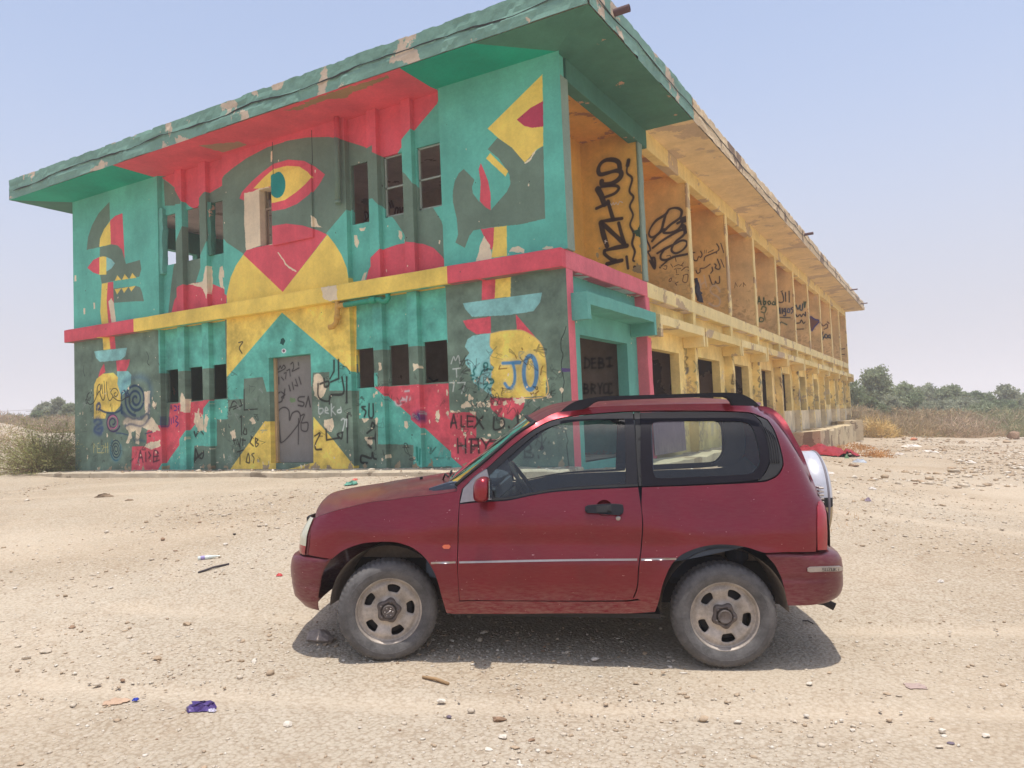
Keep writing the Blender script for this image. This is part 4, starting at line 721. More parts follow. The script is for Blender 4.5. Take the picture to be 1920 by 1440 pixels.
wall('inner_wall', 1, .27, 5.5, 0, ZB0, -7.72, -7.6, [(1.2, 2.6, 0, 2.3)], m_inner, B); wall('inner_wall', 1, .27, 4.2, ZB1, 6.35, -7.72, -7.6, [(1.0, 3.6, 3.5, 5.8)], m_inner, B)  # openings here are added to let more light into the rooms
wall('inner_wall', 0, -LW+.2, -7.72, 0, ZB0, 5.4, 5.52, [], m_inner, B); wall('inner_wall', 0, -LW+.2, -7.72, ZB1, 6.35, 8.4, 8.52, [], m_inner, B)
# ground floor rooms along the gallery: dim inner walls with sprayed pictures
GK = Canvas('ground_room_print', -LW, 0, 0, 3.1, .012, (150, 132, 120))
for p in GKL: GK.stroke(p, .05, BK, .01)
RY = 3.40
def gq(px0, py0, s, *p): return [(onY(px0+a/s, py0+b/s, RY)[0], onY(px0+a/s, py0+b/s, RY)[2]) for a, b in p]
for p in ([(1185, 1000), (1188, 925)], [(1188, 925), (1215, 940), (1222, 970), (1210, 995), (1185, 1000)], [(1262, 930), (1238, 932)], [(1238, 932), (1240, 1000)], [(1240, 1000), (1268, 1000)], [(1240, 965), (1262, 962)], [(1292, 1000), (1292, 928)], [(1292, 928), (1318, 935), (1315, 955), (1292, 962)], [(1292, 962), (1325, 972), (1322, 995), (1292, 1000)], [(1350, 930), (1380, 925)], [(1355, 990), (1390, 985)], [(1370, 925), (1372, 990)], [(1180, 1190), (1182, 1122)], [(1182, 1122), (1204, 1128), (1202, 1150), (1182, 1154)], [(1182, 1154), (1210, 1164), (1206, 1186), (1180, 1190)], [(1235, 1190), (1236, 1122)], [(1236, 1122), (1262, 1132), (1255, 1152), (1236, 1156)], [(1240, 1156), (1264, 1190)], [(1285, 1120), (1300, 1150), (1315, 1115)], [(1300, 1150), (1300, 1190)], [(1350, 1120), (1330, 1130), (1330, 1185), (1355, 1185)], [(1385, 1120), (1365, 1125), (1368, 1190), (1390, 1185)]): GK.stroke(gq(800, 440, 4., *p), .045, (40, 34, 34), .03, .8)
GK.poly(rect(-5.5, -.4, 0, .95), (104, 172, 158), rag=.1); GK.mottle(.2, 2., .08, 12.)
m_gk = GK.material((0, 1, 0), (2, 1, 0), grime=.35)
for k in range(1, 12):
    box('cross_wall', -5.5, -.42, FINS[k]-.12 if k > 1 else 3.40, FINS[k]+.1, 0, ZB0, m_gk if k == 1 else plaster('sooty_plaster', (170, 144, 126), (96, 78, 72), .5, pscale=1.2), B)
wall('inner_wall', 1, 3.6, LR-.3, 0, ZB0, -5.6, -5.5, [], m_inner, B)
wall('inner_wall', 1, 4.32, LR-.3, ZB1, 6.35, -5.6, -5.5, [], m_inner, B)
# purple corrugated sheet leaned under the second canopy
bm = bmesh.new(); n = 60; y0, y1 = onX(1225, 815, .03)[1], onX(1285, 815, .03)[1]; pr = None
for i in range(n+1):
    y = y0+(y1-y0)*i/n; x = .05+.018*math.sin(i*1.35); a = bm.verts.new((x, y, -.05)); b_ = bm.verts.new((x-.03, y, .95))
    if pr: bm.faces.new((pr[0], a, b_, pr[1]))
    pr = (a, b_)
o = bmobj('corrugated_sheet', bm, mat('purple_sheet', (112, 92, 112), .7, var=.3, scale=4, dust=((190, 170, 140), -.1, .5, .8)), None, smooth=True)
tag(o, 'purple corrugated metal sheet leaned under the second canopy, seen through the rear side window', 'metal sheet')
# pipes on the end wall
pipes = []
bm = bmesh.new(); tube(bm, [(-4.52, -.09, 6.49), (-4.53, -.09, 5.6), (-4.54, -.095, 4.88)], .055, 12)
o = bmobj('downpipe', bm, MK, B); bm = bmesh.new(); tube(bm, [(-4.54, -.095, 4.93), (-4.54, -.095, 4.87)], .062, 12); bmobj('pipe_collar', bm, MK, B)
bm = bmesh.new(); tube(bm, [(-4.62, -.10, 3.08), (-4.63, -.10, 2.85), (-4.64, -.10, 2.76), (-4.66, -.11, 2.66), (-4.72, -.13, 2.60), (-4.80, -.15, 2.59)], .05, 12)
tube(bm, [(-4.63, -.10, 2.80), (-4.635, -.10, 2.73)], .062, 12); tube(bm, [(-4.63, -.10, 2.93), (-4.56, -.10, 2.97), (-4.44, -.10, 2.975)], .048, 12); bmobj('drain_elbow', bm, mat('pipe_yellow', (206, 158, 70), .6), B)
bm = bmesh.new(); tube(bm, [(-4.45, -.10, 2.975), (-3.75, -.10, 2.985)], .05, 14); tube(bm, [(-3.85, -.10, 2.983), (-3.70, -.10, 2.987)], .062, 14); tube(bm, [(-3.72, -.10, 2.985), (-3.62, -.10, 2.97), (-3.56, -.10, 2.93), (-3.48, -.10, 2.93), (-3.43, -.10, 2.98), (-3.44, -.10, 3.05)], .048, 12)
bmobj('drain_pipe', bm, mat('pipe_green', (30, 150, 118), .5), B)
# rain spouts through the fascia
for i, (px, py, ln, r) in enumerate(((1152, 24, .24, .058), (1508, 440, .30, .05), (1594, 544, .35, .035), (1612, 570, .4, .03))):
    p = onX(px, py, EX1)
    bm = bmesh.new(); pr = [(r, -.3), (r, ln), (r*.82, ln), (r*.82, -.3)]; rg = lathe(bm, pr, 16, 'z')
    o = bmobj('rain_spout', bm, mat('rusty_spout', (96, 66, 66) if i == 0 else (90, 84, 84), .8, var=.3), B, smooth=True); o.location = p; o.rotation_euler = (0, math.radians(88), math.radians(3))
# torn render hanging in the gallery beam
# paved strip, platform
box('apron', -13.6, .15, -.78, -.002, -.35, -.015, m_conc, B, bevel=.02, rough=.03, cut=.25)
PLZ = -.06
box('terrace', .02, .78, .25, 11.0, -.8, -.12, plaster('terrace_concrete', (204, 188, 156), (170, 150, 120), .55, bump=1.), B, rough=.07, cut=.3)
box('terrace', .02, 1.0, 18.2, 38.3, -1.3, PLZ, plaster('stained_concrete', (202, 184, 148), (150, 130, 104), .54, bump=1.), B, rough=.09, cut=.35)
# ================================================================== THE CAR
_pr = CAM+ray(1359, 1156)*4.87; _pf = CAM+ray(729, 1146)*5.07
ex = (_pr-_pf)/np.linalg.norm(_pr-_pf); ey = np.cross([0, 0, 1.], ex); ey /= np.linalg.norm(ey); ez = np.cross(ex, ey)
HUBZ, HUBY, WB = .335, -.80, float(np.linalg.norm(_pr-_pf))
C0 = _pf-ez*HUBZ-ey*HUBY
CM = Matrix(((ex[0], ey[0], ez[0], C0[0]), (ex[1], ey[1], ez[1], C0[1]), (ex[2], ey[2], ez[2], C0[2]), (0, 0, 0, 1)))
RC = np.array([ex, ey, ez]); CL = RC@(CAM-C0)
def cpt(px, py, y):
    d = RC@ray(px, py); return CL+d*((y-CL[1])/d[1])
WZ = np.array([(.15, .76), (.25, .795), (.35, .815), (.5, .832), (.62, .838), (.75, .842), (.86, .838), (.95, .826), (1.02, .808), (1.08, .788), (1.2, .748), (1.32, .706), (1.42, .668), (1.5, .632), (1.56, .596), (1.60, .56), (1.64, .50)])
XR = []; XF = []
for p in ((1432, 762), (1447, 767), (1467, 783), (1487, 816), (1505, 851), (1520, 891), (1530, 918), (1541, 936), (1550, 960), (1552, 990), (1552, 1031), (1556, 1060), (1556, 1130)):
    q = cpt(*p, -.58); XR.append((q[2], q[0]))
for p in ((592, 961), (583, 968), (574, 985), (567, 1000), (565, 1025), (566, 1041), (566, 1100), (566, 1140)):
    q = cpt(*p, -.60); XF.append((q[2], q[0]))
XR = np.array(sorted(XR)); XF = np.array(sorted(XF))
def sstep(t): t = np.clip(t, 0, 1); return t*t*(3-2*t)
def W(x, z):
    x = np.asarray(x, float); z = np.asarray(z, float)
    z_ = np.linspace(-.01, 1.7, 3)
    ws = sum(np.interp(z+d, WZ[:, 0], WZ[:, 1]) for d in (-.03, -.015, 0, .015, .03))/5
    # door hollow, crease above the rub strip, flares round the arches
    ws = ws - .016*np.exp(-((z-.48)/.08)**2)*sstep((x-.45)/.2)*sstep((1.75-x)/.2)
    ws = ws + .008*np.exp(-((z-.655)/.035)**2)*sstep((x-.35)/.2)*sstep((1.8-x)/.3)
    ws = ws - .017*np.exp(-((z-.80)/.08)**2)*sstep((x-.2)/.3)*sstep((2.0-x)/.3)
    for hx in (0., WB):
        r = np.hypot(x-hx, z-.36); ws = ws + .022*np.exp(-((r-.40)/.10)**2)*(z > 0)
        ws = ws + .018*np.exp(-((x-hx)/.42)**2-((z-.88)/.06)**2)
    rear = np.clip((x-(np.interp(z, XR[:, 0], XR[:, 1])-.30))/.30, 0, 1); fr = np.clip(((np.interp(z, XF[:, 0], XF[:, 1])+.34)-x)/.34, 0, 1)
    return ws-.24*(1-np.sqrt(1-rear**2*.9999))-.26*(1-np.sqrt(1-fr**2*.9999))
def side(px, py, off=0.):
    y = -.8
    for _ in range(14):
        q = cpt(px, py, y); y = .5*y+.5*(-float(W(q[0], q[2]))+off)
    return q
def s2(pts, off=0.): return np.array([[side(*p, off)[0], side(*p, off)[2]] for p in pts])
def spline(P, closed=True, step=.02, ang=32):
    """smooth a traced outline, keeping its sharp corners"""
    P = np.asarray(P, float); n = len(P)
    def turn(i):
        a = P[i]-P[i-1]; b_ = P[(i+1) % n]-P[i]; c = np.dot(a, b_)/(np.linalg.norm(a)*np.linalg.norm(b_)+1e-9); return math.degrees(math.acos(max(-1, min(1, c))))
    sharp = [(turn(i) > ang) or (not closed and i in (0, n-1)) for i in range(n)]; out = []
    for i in range(n if closed else n-1):
        p1, p2 = P[i], P[(i+1) % n]
        p0 = P[i-1] if not sharp[i] else p1-(p2-p1); p3 = P[(i+2) % n] if not sharp[(i+1) % n] else p2+(p2-p1)
        L_ = np.linalg.norm(p2-p1); m = max(1, int(L_/step))
        for k in range(m):
            t = k/m; out.append(.5*((2*p1)+(-p0+p2)*t+(2*p0-5*p1+4*p2-p3)*t*t+(-p0+3*p1-3*p2+p3)*t**3))
    if not closed: out.append(P[-1])
    return np.array(out)
def inset(P, d):
    n = len(P); A = sum(P[i][0]*P[(i+1) % n][1]-P[(i+1) % n][0]*P[i][1] for i in range(n)); s = 1 if A > 0 else -1
    t = np.roll(P, -1, 0)-np.roll(P, 1, 0); t /= np.linalg.norm(t, axis=1)[:, None]+1e-9
    return P+np.c_[-t[:, 1], t[:, 0]]*d*s
def inpoly(Q, P):
    c = np.zeros(len(Q), bool); n = len(P)
    for k in range(n):
        x1, y1 = P[k]; x2, y2 = P[(k+1) % n]
        if y1 == y2: continue
        c ^= ((y1 > Q[:, 1]) != (y2 > Q[:, 1])) & (Q[:, 0] < (x2-x1)*(Q[:, 1]-y1)/(y2-y1)+x1)
    return c
def cdt(outer, holes, sp):
    loops = [outer]+list(holes); pts = []; edges = []
    for lp in loops:
        b0 = len(pts); pts += [tuple(p) for p in lp]; edges += [(b0+i, b0+(i+1) % len(lp)) for i in range(len(lp))]
    B_ = np.array(pts); xs = np.arange(outer[:, 0].min(), outer[:, 0].max(), sp); zs = np.arange(outer[:, 1].min(), outer[:, 1].max(), sp)
    Q = np.array([(x+(sp*.5 if j % 2 else 0), z) for j, z in enumerate(zs) for x in xs]) if len(xs) and len(zs) else np.zeros((0, 2))
    if len(Q):
        k = inpoly(Q, outer)
        for h in holes: k &= ~inpoly(Q, h)
        Q = Q[k]; k = np.array([np.min((B_[:, 0]-q[0])**2+(B_[:, 1]-q[1])**2) > (sp*.55)**2 for q in Q], bool) if len(Q) else []
        Q = Q[k] if len(Q) else Q
    r = delaunay_2d_cdt([Vector(p) for p in pts]+[Vector(q) for q in Q], edges, [], 0, 1e-6)
    V2 = np.array([(v[0], v[1]) for v in r[0]]); T = np.array([f for f in r[2]]); c = V2[T].mean(1); k = inpoly(c, outer)
    for h in holes: k &= ~inpoly(c, h)
    return V2, T[k]
door1 = door2 = None
def panel(name, outer, holes, m, parent, off=0., sp=.035, lip=.022, both=True, Wf=None, gap=0., raw=False, hgap=0., lead=False):
    """car skin: an outline in the side view laid on the flank of the body (y = -W), with a lip turned inwards, on both flanks"""
    Wf = Wf or W
    O = outer if raw else spline(s2(outer, off)); H_ = [h if raw else spline(s2(h, off)) for h in holes]
    if gap: O = inset(O, gap)
    if hgap: H_ = [inset(h, -hgap) for h in H_]
    V2, T = cdt(O, H_, sp); y = -Wf(V2[:, 0], V2[:, 1])+off
    for sgn in ((1, -1) if both else (1,)):
        bm = bmesh.new()
        vs = [bm.verts.new((a, sgn*b_, c)) for (a, c), b_ in zip(V2, y)]; fs = []
        for t in T:
            a, b_, c = V2[t[0]], V2[t[1]], V2[t[2]]; ccw = (b_[0]-a[0])*(c[1]-a[1])-(b_[1]-a[1])*(c[0]-a[0]) > 0
            o_ = t if ccw == (sgn == 1) else t[::-1]
            f = bm.faces.new([vs[i] for i in o_]); f.smooth = True; fs.append(f)
        if lip:
            be = [e for e in {e for f in fs for e in f.edges} if len(e.link_faces) == 1]
            for e in be: e.smooth = False
            r = bmesh.ops.extrude_edge_only(bm, edges=be)
            for v in [g for g in r['geom'] if isinstance(g, bmesh.types.BMVert)]: v.co.y += sgn*lip
        bm.normal_update(); o = bmobj(name, bm, m, (door2 if parent is door1 and sgn == -1 else parent) if door1 else parent, normals=False)
    return o
def wrap(name, rows, m, parent, front=True, inset_y=.26, rx=.34, n_side=8, n_c=22, n_m=8, closed=True, Wf=None, smooth=True, offy=0.):
    """a skin carried round the nose or tail: rows of (z, x where it starts on the flank, x of the end face, half width)"""
    sg = 1 if front else -1; P = []
    for z, xs, xe, hw in rows:
        pts = []; x1 = xe+sg*rx
        if (x1-xs)*sg < 0:
            for t in np.linspace(0, 1, n_side, endpoint=False): pts.append((xs+(x1-xs)*t, -hw))
            u0 = 0
        else: u0 = min(.98, abs(x1-xs)/rx)
        for u in np.sin(np.linspace(math.asin(u0), math.pi/2, n_c)): pts.append((x1-sg*rx*u, -(hw-inset_y*(1-math.sqrt(max(0, 1-u*u))))))
        while len(pts) < n_side+n_c: pts.insert(0, pts[0])
        ye = hw-inset_y; xe_ = xe
        for t in np.linspace(0, 1, n_m+1)[1:]: pts.append((xe_-sg*.045*(1-(1-t)**2), -ye*(1-t)))
        full = pts+[(a, -b_) for a, b_ in pts[-2::-1]]
        P.append([(a, b_, z) for a, b_ in full])
    return grid(name, np.array(P), m, parent, smooth)

# materials
def carpaint(name, rgb, rough=.34, faded=.0):
    m = bpy.data.materials.new(name); t, b, o = nodes(m); L = t.links.new; N = t.nodes.new
    tc = N('ShaderNodeTexCoord'); v = tc.outputs['Object']; sp = N('ShaderNodeSeparateXYZ'); L(v, sp.inputs[0])
    n1 = N('ShaderNodeTexNoise'); n1.inputs['Scale'].default_value = 2.5; n1.inputs['Detail'].default_value = 8; L(v, n1.inputs['Vector'])
    c = lin(rgb); base = N('ShaderNodeMix'); base.data_type = 'RGBA'; base.inputs['A'].default_value = (*c, 1); base.inputs['B'].default_value = (*lin([min(255, q*1.12+faded*34) for q in rgb]), 1)
    r1 = N('ShaderNodeMapRange'); r1.inputs[1].default_value = .35; r1.inputs[2].default_value = .75; L(n1.outputs[0], r1.inputs[0]); L(r1.outputs[0], base.inputs['Factor'])
    # dust: heavier towards the sill, plus streaks thrown up by the wheels
    mp = N('ShaderNodeMapping'); mp.inputs['Scale'].default_value = (3, 3, 14); mp.inputs['Rotation'].default_value = (0, .5, 0); L(v, mp.inputs[0])
    n2 = N('ShaderNodeTexNoise'); n2.inputs['Scale'].default_value = 6; n2.inputs['Detail'].default_value = 8; n2.inputs['Roughness'].default_value = .7; L(mp.outputs[0], n2.inputs['Vector'])
    dz = N('ShaderNodeMapRange'); dz.inputs[1].default_value = .22; dz.inputs[2].default_value = .55; dz.inputs[3].default_value = .85; dz.inputs[4].default_value = .06+faded*.5; L(sp.outputs[2], dz.inputs[0])
    dd = N('ShaderNodeMath'); dd.operation = 'MULTIPLY'; L(dz.outputs[0], dd.inputs[0])
    r2 = N('ShaderNodeMapRange'); r2.inputs[1].default_value = .38; r2.inputs[2].default_value = .72; L(n2.outputs[0], r2.inputs[0]); L(r2.outputs[0], dd.inputs[1])
    # chips and scratches down to pale primer
    mp2 = N('ShaderNodeMapping'); mp2.inputs['Scale'].default_value = (30, 30, 75); mp2.inputs['Rotation'].default_value = (0, -.9, 0); L(v, mp2.inputs[0])
    n3 = N('ShaderNodeTexNoise'); n3.inputs['Scale'].default_value = 1.5; n3.inputs['Detail'].default_value = 2; L(mp2.outputs[0], n3.inputs['Vector'])
    r3 = N('ShaderNodeMapRange'); r3.inputs[1].default_value = .752; r3.inputs[2].default_value = .775; L(n3.outputs[0], r3.inputs[0])
    mx = N('ShaderNodeMix'); mx.data_type = 'RGBA'; L(dd.outputs[0], mx.inputs['Factor']); L(base.outputs['Result'], mx.inputs['A']); mx.inputs['B'].default_value = (*lin((166, 138, 122)), 1)
    m3 = N('ShaderNodeMix'); m3.data_type = 'RGBA'; L(r3.outputs[0], m3.inputs['Factor']); L(mx.outputs['Result'], m3.inputs['A']); m3.inputs['B'].default_value = (*lin((206, 160, 158)), 1)
    L(m3.outputs['Result'], b.inputs['Base Color'])
    ro = N('ShaderNodeMapRange'); ro.inputs[3].default_value = rough; ro.inputs[4].default_value = .8; L(dd.outputs[0], ro.inputs[0]); L(ro.outputs[0], b.inputs['Roughness'])
    b.inputs['Metallic'].default_value = .62*(1-faded*.6); b.inputs['Coat Weight'].default_value = .6*(1-faded); b.inputs['Coat Roughness'].default_value = .05+.35*faded; b.inputs['Coat IOR'].default_value = 1.5
    n4 = N('ShaderNodeTexNoise'); n4.inputs['Scale'].default_value = 3.2; n4.inputs['Detail'].default_value = 1; L(v, n4.inputs['Vector'])
    bp = N('ShaderNodeBump'); bp.inputs['Strength'].default_value = .10; bp.inputs['Distance'].default_value = .02; L(n4.outputs[0], bp.inputs['Height']); L(bp.outputs[0], b.inputs['Normal'])
    return m
m_paint = carpaint('red_paint', (112, 9, 29), .33); m_paint_b = carpaint('bumper_paint', (92, 20, 32), .5, .25); m_paint_h = carpaint('sun_faded_paint', (98, 26, 40), .42, .3)
m_blk = mat('black_trim', (32, 32, 38), .65, bump=.1, vec='Object', var=.2, spec=.2); m_blk2 = mat('black_rubber', (28, 28, 30), .75, bump=.1, vec='Object')
m_grey = mat('grey_plastic', (120, 116, 122), .6, bump=.1, vec='Object'); m_trim = mat('dark_trim', (68, 78, 92), .8, bump=.1, vec='Object', var=.12); m_seat = mat('seat_fabric', (50, 54, 66), .95, vec='Object')
m_liner = mat('dusty_liner', (150, 134, 118), .95, vec='Object', var=.4, scale=6); m_under = mat('underbody', (52, 48, 46), .9, vec='Object')
m_chrome = mat('dull_chrome', (176, 168, 164), .3, .8, bump=0, vec='Object'); m_tyre = mat('dusty_tyre', (98, 95, 93), .85, vec='Object', var=.55, scale=11, bump=.4, bscale=60)
m_rim = mat('dusty_rim', (176, 165, 153), .5, .25, vec='Object', var=.6, scale=7, bump=.05, var2=.14); m_rimd = mat('grimy_hub', (104, 94, 88), .6, .2, vec='Object', var=.4, scale=20)
def glassmat(name, tint, tr=.9):
    m = bpy.data.materials.new(name); m.use_nodes = True; t = m.node_tree; t.nodes.clear(); N = t.nodes.new; L = t.links.new
    o = N('ShaderNodeOutputMaterial'); a = N('ShaderNodeBsdfTransparent'); a.inputs[0].default_value = (*tint, 1); g = N('ShaderNodeBsdfGlossy'); g.inputs['Roughness'].default_value = .03; g.inputs[0].default_value = (1, 1, 1, 1)
    f = N('ShaderNodeFresnel'); f.inputs[0].default_value = 1.5; d = N('ShaderNodeBsdfDiffuse'); d.inputs[0].default_value = (.5, .46, .4, 1)
    tc = N('ShaderNodeTexCoord'); n = N('ShaderNodeTexNoise'); n.inputs['Scale'].default_value = 5; n.inputs['Detail'].default_value = 8; L(tc.outputs['Object'], n.inputs['Vector'])
    r = N('ShaderNodeMapRange'); r.inputs[1].default_value = .4; r.inputs[2].default_value = .8; r.inputs[3].default_value = 1-tr; r.inputs[4].default_value = (1-tr)*2.2; L(n.outputs[0], r.inputs[0])
    m0 = N('ShaderNodeMixShader'); L(r.outputs[0], m0.inputs[0]); L(a.outputs[0], m0.inputs[1]); L(d.outputs[0], m0.inputs[2])
    mx = N('ShaderNodeMixShader'); L(f.outputs[0], mx.inputs[0]); L(m0.outputs[0], mx.inputs[1]); L(g.outputs[0], mx.inputs[2]); L(mx.outputs[0], o.inputs[0]); return m
m_glass = glassmat('window_glass', (.80, .87, .86), .985); m_wglass = glassmat('windscreen_glass', (.72, .80, .74), .90); m_tail = mat('tail_lens', (150, 6, 30), .2, coat=.4, vec='Object', bump=0, var=.1)
m_lens = mat('yellowed_lens', (196, 194, 170), .25, coat=.5, vec='Object', bump=0, var=.1); m_amber = mat('amber_lens', (206, 96, 60), .25, coat=.5, vec='Object', bump=0)

CAR = bpy.data.objects.new('parked_car', None); COL.objects.link(CAR); CAR.matrix_world = CM
tag(CAR, 'dusty dark red three door off-roader parked side-on in front of the mural building', 'car')
# outlines traced in the side view (pixels of the photograph)
TOPE = [(1005, 793), (1028, 780), (1052, 771), (1100, 764), (1185, 760), (1300, 757), (1390, 757), (1425, 761)]
BODY = [(837, 1149), (862, 1151), (960, 1151), (1060, 1150), (1180, 1150), (1228, 1147), (1235, 1128), (1243, 1095), (1256, 1064), (1274, 1043), (1300, 1030), (1330, 1022.5), (1362, 1021), (1397, 1025.5), (1425, 1034), (1434, 1036.5), (1480, 1035), (1530, 1034), (1532, 1000), (1532, 960), (1532, 946), (1540, 937), (1531, 918), (1520, 890), (1505, 850), (1487, 815), (1467, 782), (1447, 766)]+TOPE[::-1]+[(970, 815), (920, 858), (857, 911), (857, 921), (820, 927), (770, 932.5), (730, 938), (695, 942), (660, 950), (632, 957), (607, 965), (591, 971), (583, 995), (580, 1022), (577, 1040), (622, 1048), (632, 1040), (647, 1030), (675, 1020), (700, 1016.5), (735, 1016), (755, 1020), (775, 1028), (796, 1045), (810, 1065), (820, 1088), (828, 1118)]
HOLE = [(861, 1128), (857.5, 1070), (857, 1045), (861, 945), (866, 917), (890, 893), (915, 875.5), (945, 848), (975, 823.5), (1005, 802), (1035, 787.5), (1070, 780), (1110, 775.5), (1187, 770.5), (1300, 769.5), (1385, 771.5), (1412, 774.5), (1439, 786), (1451, 804), (1461, 830), (1469, 863), (1468, 877), (1459, 892), (1442, 901), (1420, 905), (1310, 910.5), (1204, 914), (1203, 950), (1206, 982), (1203, 1030), (1199, 1060), (1196, 1100), (1189, 1121), (1176, 1128)]
panel('body', BODY, [HOLE], m_paint, CAR, sp=.028)
DOOR = [(861, 945), (885, 942), (922, 939.5), (950, 938), (970, 934), (990, 929.5), (1020, 924), (1045, 921), (1100, 917), (1172, 914), (1197, 912.5), (1202, 945), (1205, 982), (1202, 1030), (1198, 1060), (1195, 1100), (1188, 1120), (1175, 1126.5), (960, 1127), (861, 1127), (858, 1085), (857.5, 1045), (859, 985)]
door = empty('door'); door.parent = CAR; door1 = door; door2 = empty('door'); door2.parent = CAR
CUPC, CUPR = (1133, 952.5), 15.5
cup = [(CUPC[0]+CUPR*math.cos(a), CUPC[1]+CUPR*math.sin(a)) for a in np.linspace(0, 2*math.pi, 25)[:-1]]
panel('door_skin', DOOR, [cup], m_paint, door, sp=.026, gap=.0035)
# recess behind the handle
cc = side(*CUPC); cr = np.linalg.norm(side(CUPC[0]+CUPR, CUPC[1])-cc)
for sg, par in ((1, door), (-1, door2)):
    bm = bmesh.new()
    rings = []
    for j in range(6):
        a = j/5*math.pi/2; rr = cr*1.01*math.cos(a); dp = .028*math.sin(a)
        rings.append([bm.verts.new((cc[0]+rr*math.cos(t), sg*(-float(W(cc[0]+rr*math.cos(t), cc[2]+rr*math.sin(t)))+.001+dp), cc[2]+rr*math.sin(t))) for t in np.linspace(0, 2*math.pi, 25)[:-1]])
    for j in range(5):
        for k in range(24):
            f = bm.faces.new([rings[j][k], rings[j][(k+1) % 24], rings[j+1][(k+1) % 24], rings[j+1][k]]); f.smooth = True
    bmobj('handle_cup', bm, m_paint, par)
hp = spline(s2([(1097, 951), (1102, 948), (1117, 946.5), (1145, 945), (1160, 945.5), (1168, 947), (1169.5, 955), (1168, 962), (1163, 966), (1145, 965), (1117, 962.5), (1101, 962), (1097, 958)], -.03), step=.008)
panel('handle', hp, [], m_blk, door, off=-.032, lip=.026, raw=True, sp=.02)
hp2 = spline(s2([(1118, 949), (1146, 947.5), (1147, 960), (1119, 961)], -.04), step=.01); panel('handle_grip', hp2, [], m_blk2, door, off=-.038, lip=.012, raw=True, sp=.02)
lk = side(1159, 971.5)
bm = bmesh.new(); rg = lathe(bm, [(.0155, .0), (.0155, -.006), (.012, -.008), (.0, -.008)], 20, 'y'); bmesh.ops.translate(bm, verts=bm.verts, vec=(lk[0], -float(W(lk[0], lk[2])), lk[2])); bmobj('lock', bm, m_chrome, door)
TRI = [(862, 943.5), (868, 916), (882, 902), (898, 888), (913, 879), (918, 900), (922, 937.5), (885, 940.5)]
panel('mirror_base', TRI, [], m_grey, door, sp=.03, gap=.002)
DFR = [(913, 878), (945, 850), (975, 825.5), (1005, 804), (1035, 789.5), (1070, 782), (1110, 777.5), (1187, 772.5), (1192, 830), (1196.5, 910.5), (1172, 912.5), (1100, 915.5), (1045, 919.5), (1020, 922.5), (990, 928), (970, 932.5), (950, 936), (922, 938)]
DGL = [(917, 892), (950, 861), (985, 829.5), (1010, 810.5), (1040, 797.5), (1080, 790.5), (1130, 787), (1171, 785), (1173, 850), (1173, 907), (1100, 910.5), (1045, 915.5), (1010, 921), (985, 926.5), (965, 930.5), (945, 932.5), (925, 933.5)]
panel('window_surround', DFR, [DGL], m_blk, door, off=.004, sp=.03, gap=.001)
panel('door_glass', DGL, [], m_glass, door, off=.014, lip=0, sp=.05)
panel('sill_rubber', [(922, 935), (950, 933.5), (970, 930), (990, 926), (1020, 920.5), (1045, 917), (1100, 912.5), (1173, 909), (1195, 908.5), (1196, 911.5), (1173, 912.5), (1100, 916), (1045, 920), (1020, 923.5), (990, 928.5), (970, 933), (950, 936.5), (922, 938.5)], [], m_blk2, door, off=-.004, lip=.012, sp=.03)
# rear quarter window
QFR = [(1200.5, 773.5), (1300, 771.5), (1380, 773), (1409, 776), (1424, 789), (1435, 815), (1442, 850), (1441, 870), (1431, 889), (1416, 900), (1310, 907.5), (1204, 911.5), (1201, 860)]
QGL = [(1220, 800), (1224, 793.5), (1235, 791), (1300, 790), (1392, 790.5), (1403, 793.5), (1411, 802), (1419, 825), (1425, 856), (1424, 870), (1416, 882), (1402, 889), (1320, 893.5), (1240, 896.5), (1229, 895), (1225, 886), (1222, 840)]
panel('quarter_frame', QFR, [QGL], mat('black_frit', (24, 22, 30), .6, bump=0, vec='Object', var=.15, spec=.12), CAR, off=.005, sp=.03)
panel('quarter_glass', QGL, [], m_glass, CAR, off=.012, lip=0, sp=.05)
VNT = [(1410.5, 776), (1437, 787.5), (1449, 805), (1459, 831), (1466.5, 863), (1465.5, 875), (1457, 889), (1441, 898.5), (1420, 902.5), (1433, 890.5), (1443, 870), (1444, 850), (1437, 815), (1426, 789)]
panel('vent', VNT, [], m_blk2, CAR, off=.006, sp=.03)
for k in range(5):
    a = s2([(1424+k*5.5, 792+k*4.5), (1434+k*5.2, 812+k*3.2), (1441+k*4.6, 838+k*2.5), (1444+k*4.1, 868)], -.0); 
    for sg in (1, -1):
        bm = bmesh.new(); tube(bm, [(p[0], sg*(-float(W(p[0], p[1]))+.002), p[1]) for p in spline(a, False, .02)], .004, 6)
        bmobj('vent_rib', bm, m_blk, CAR)
panel('pillar_trim', [(1189, 773), (1199.5, 772.5), (1203, 911), (1198, 911.5), (1194, 860)], [], m_blk2, CAR, off=.008, sp=.03)
# rub strip
def strip(pts, h=3.4):
    return [(x, y-h/2) for x, y in pts]+[(x, y+h/2) for x, y in pts[::-1]]
for k, pts in enumerate(([(808, 1056), (854, 1054.5)], [(861, 1054.5), (1000, 1051.5), (1100, 1050), (1195, 1049.3)], [(1202, 1049.3), (1268, 1048)])):
    P = spline(s2(strip(pts), -.01), step=.03); panel('rub_strip', P, [], m_chrome, door if k == 1 else CAR, off=-.012, lip=.012, sp=.05, raw=True)
panel('side_indicator', [(829, 1025), (832, 1021.5), (842, 1021.5), (845, 1025), (842, 1029), (832, 1029)], [], m_amber, CAR, off=-.008, lip=.01, sp=.02)
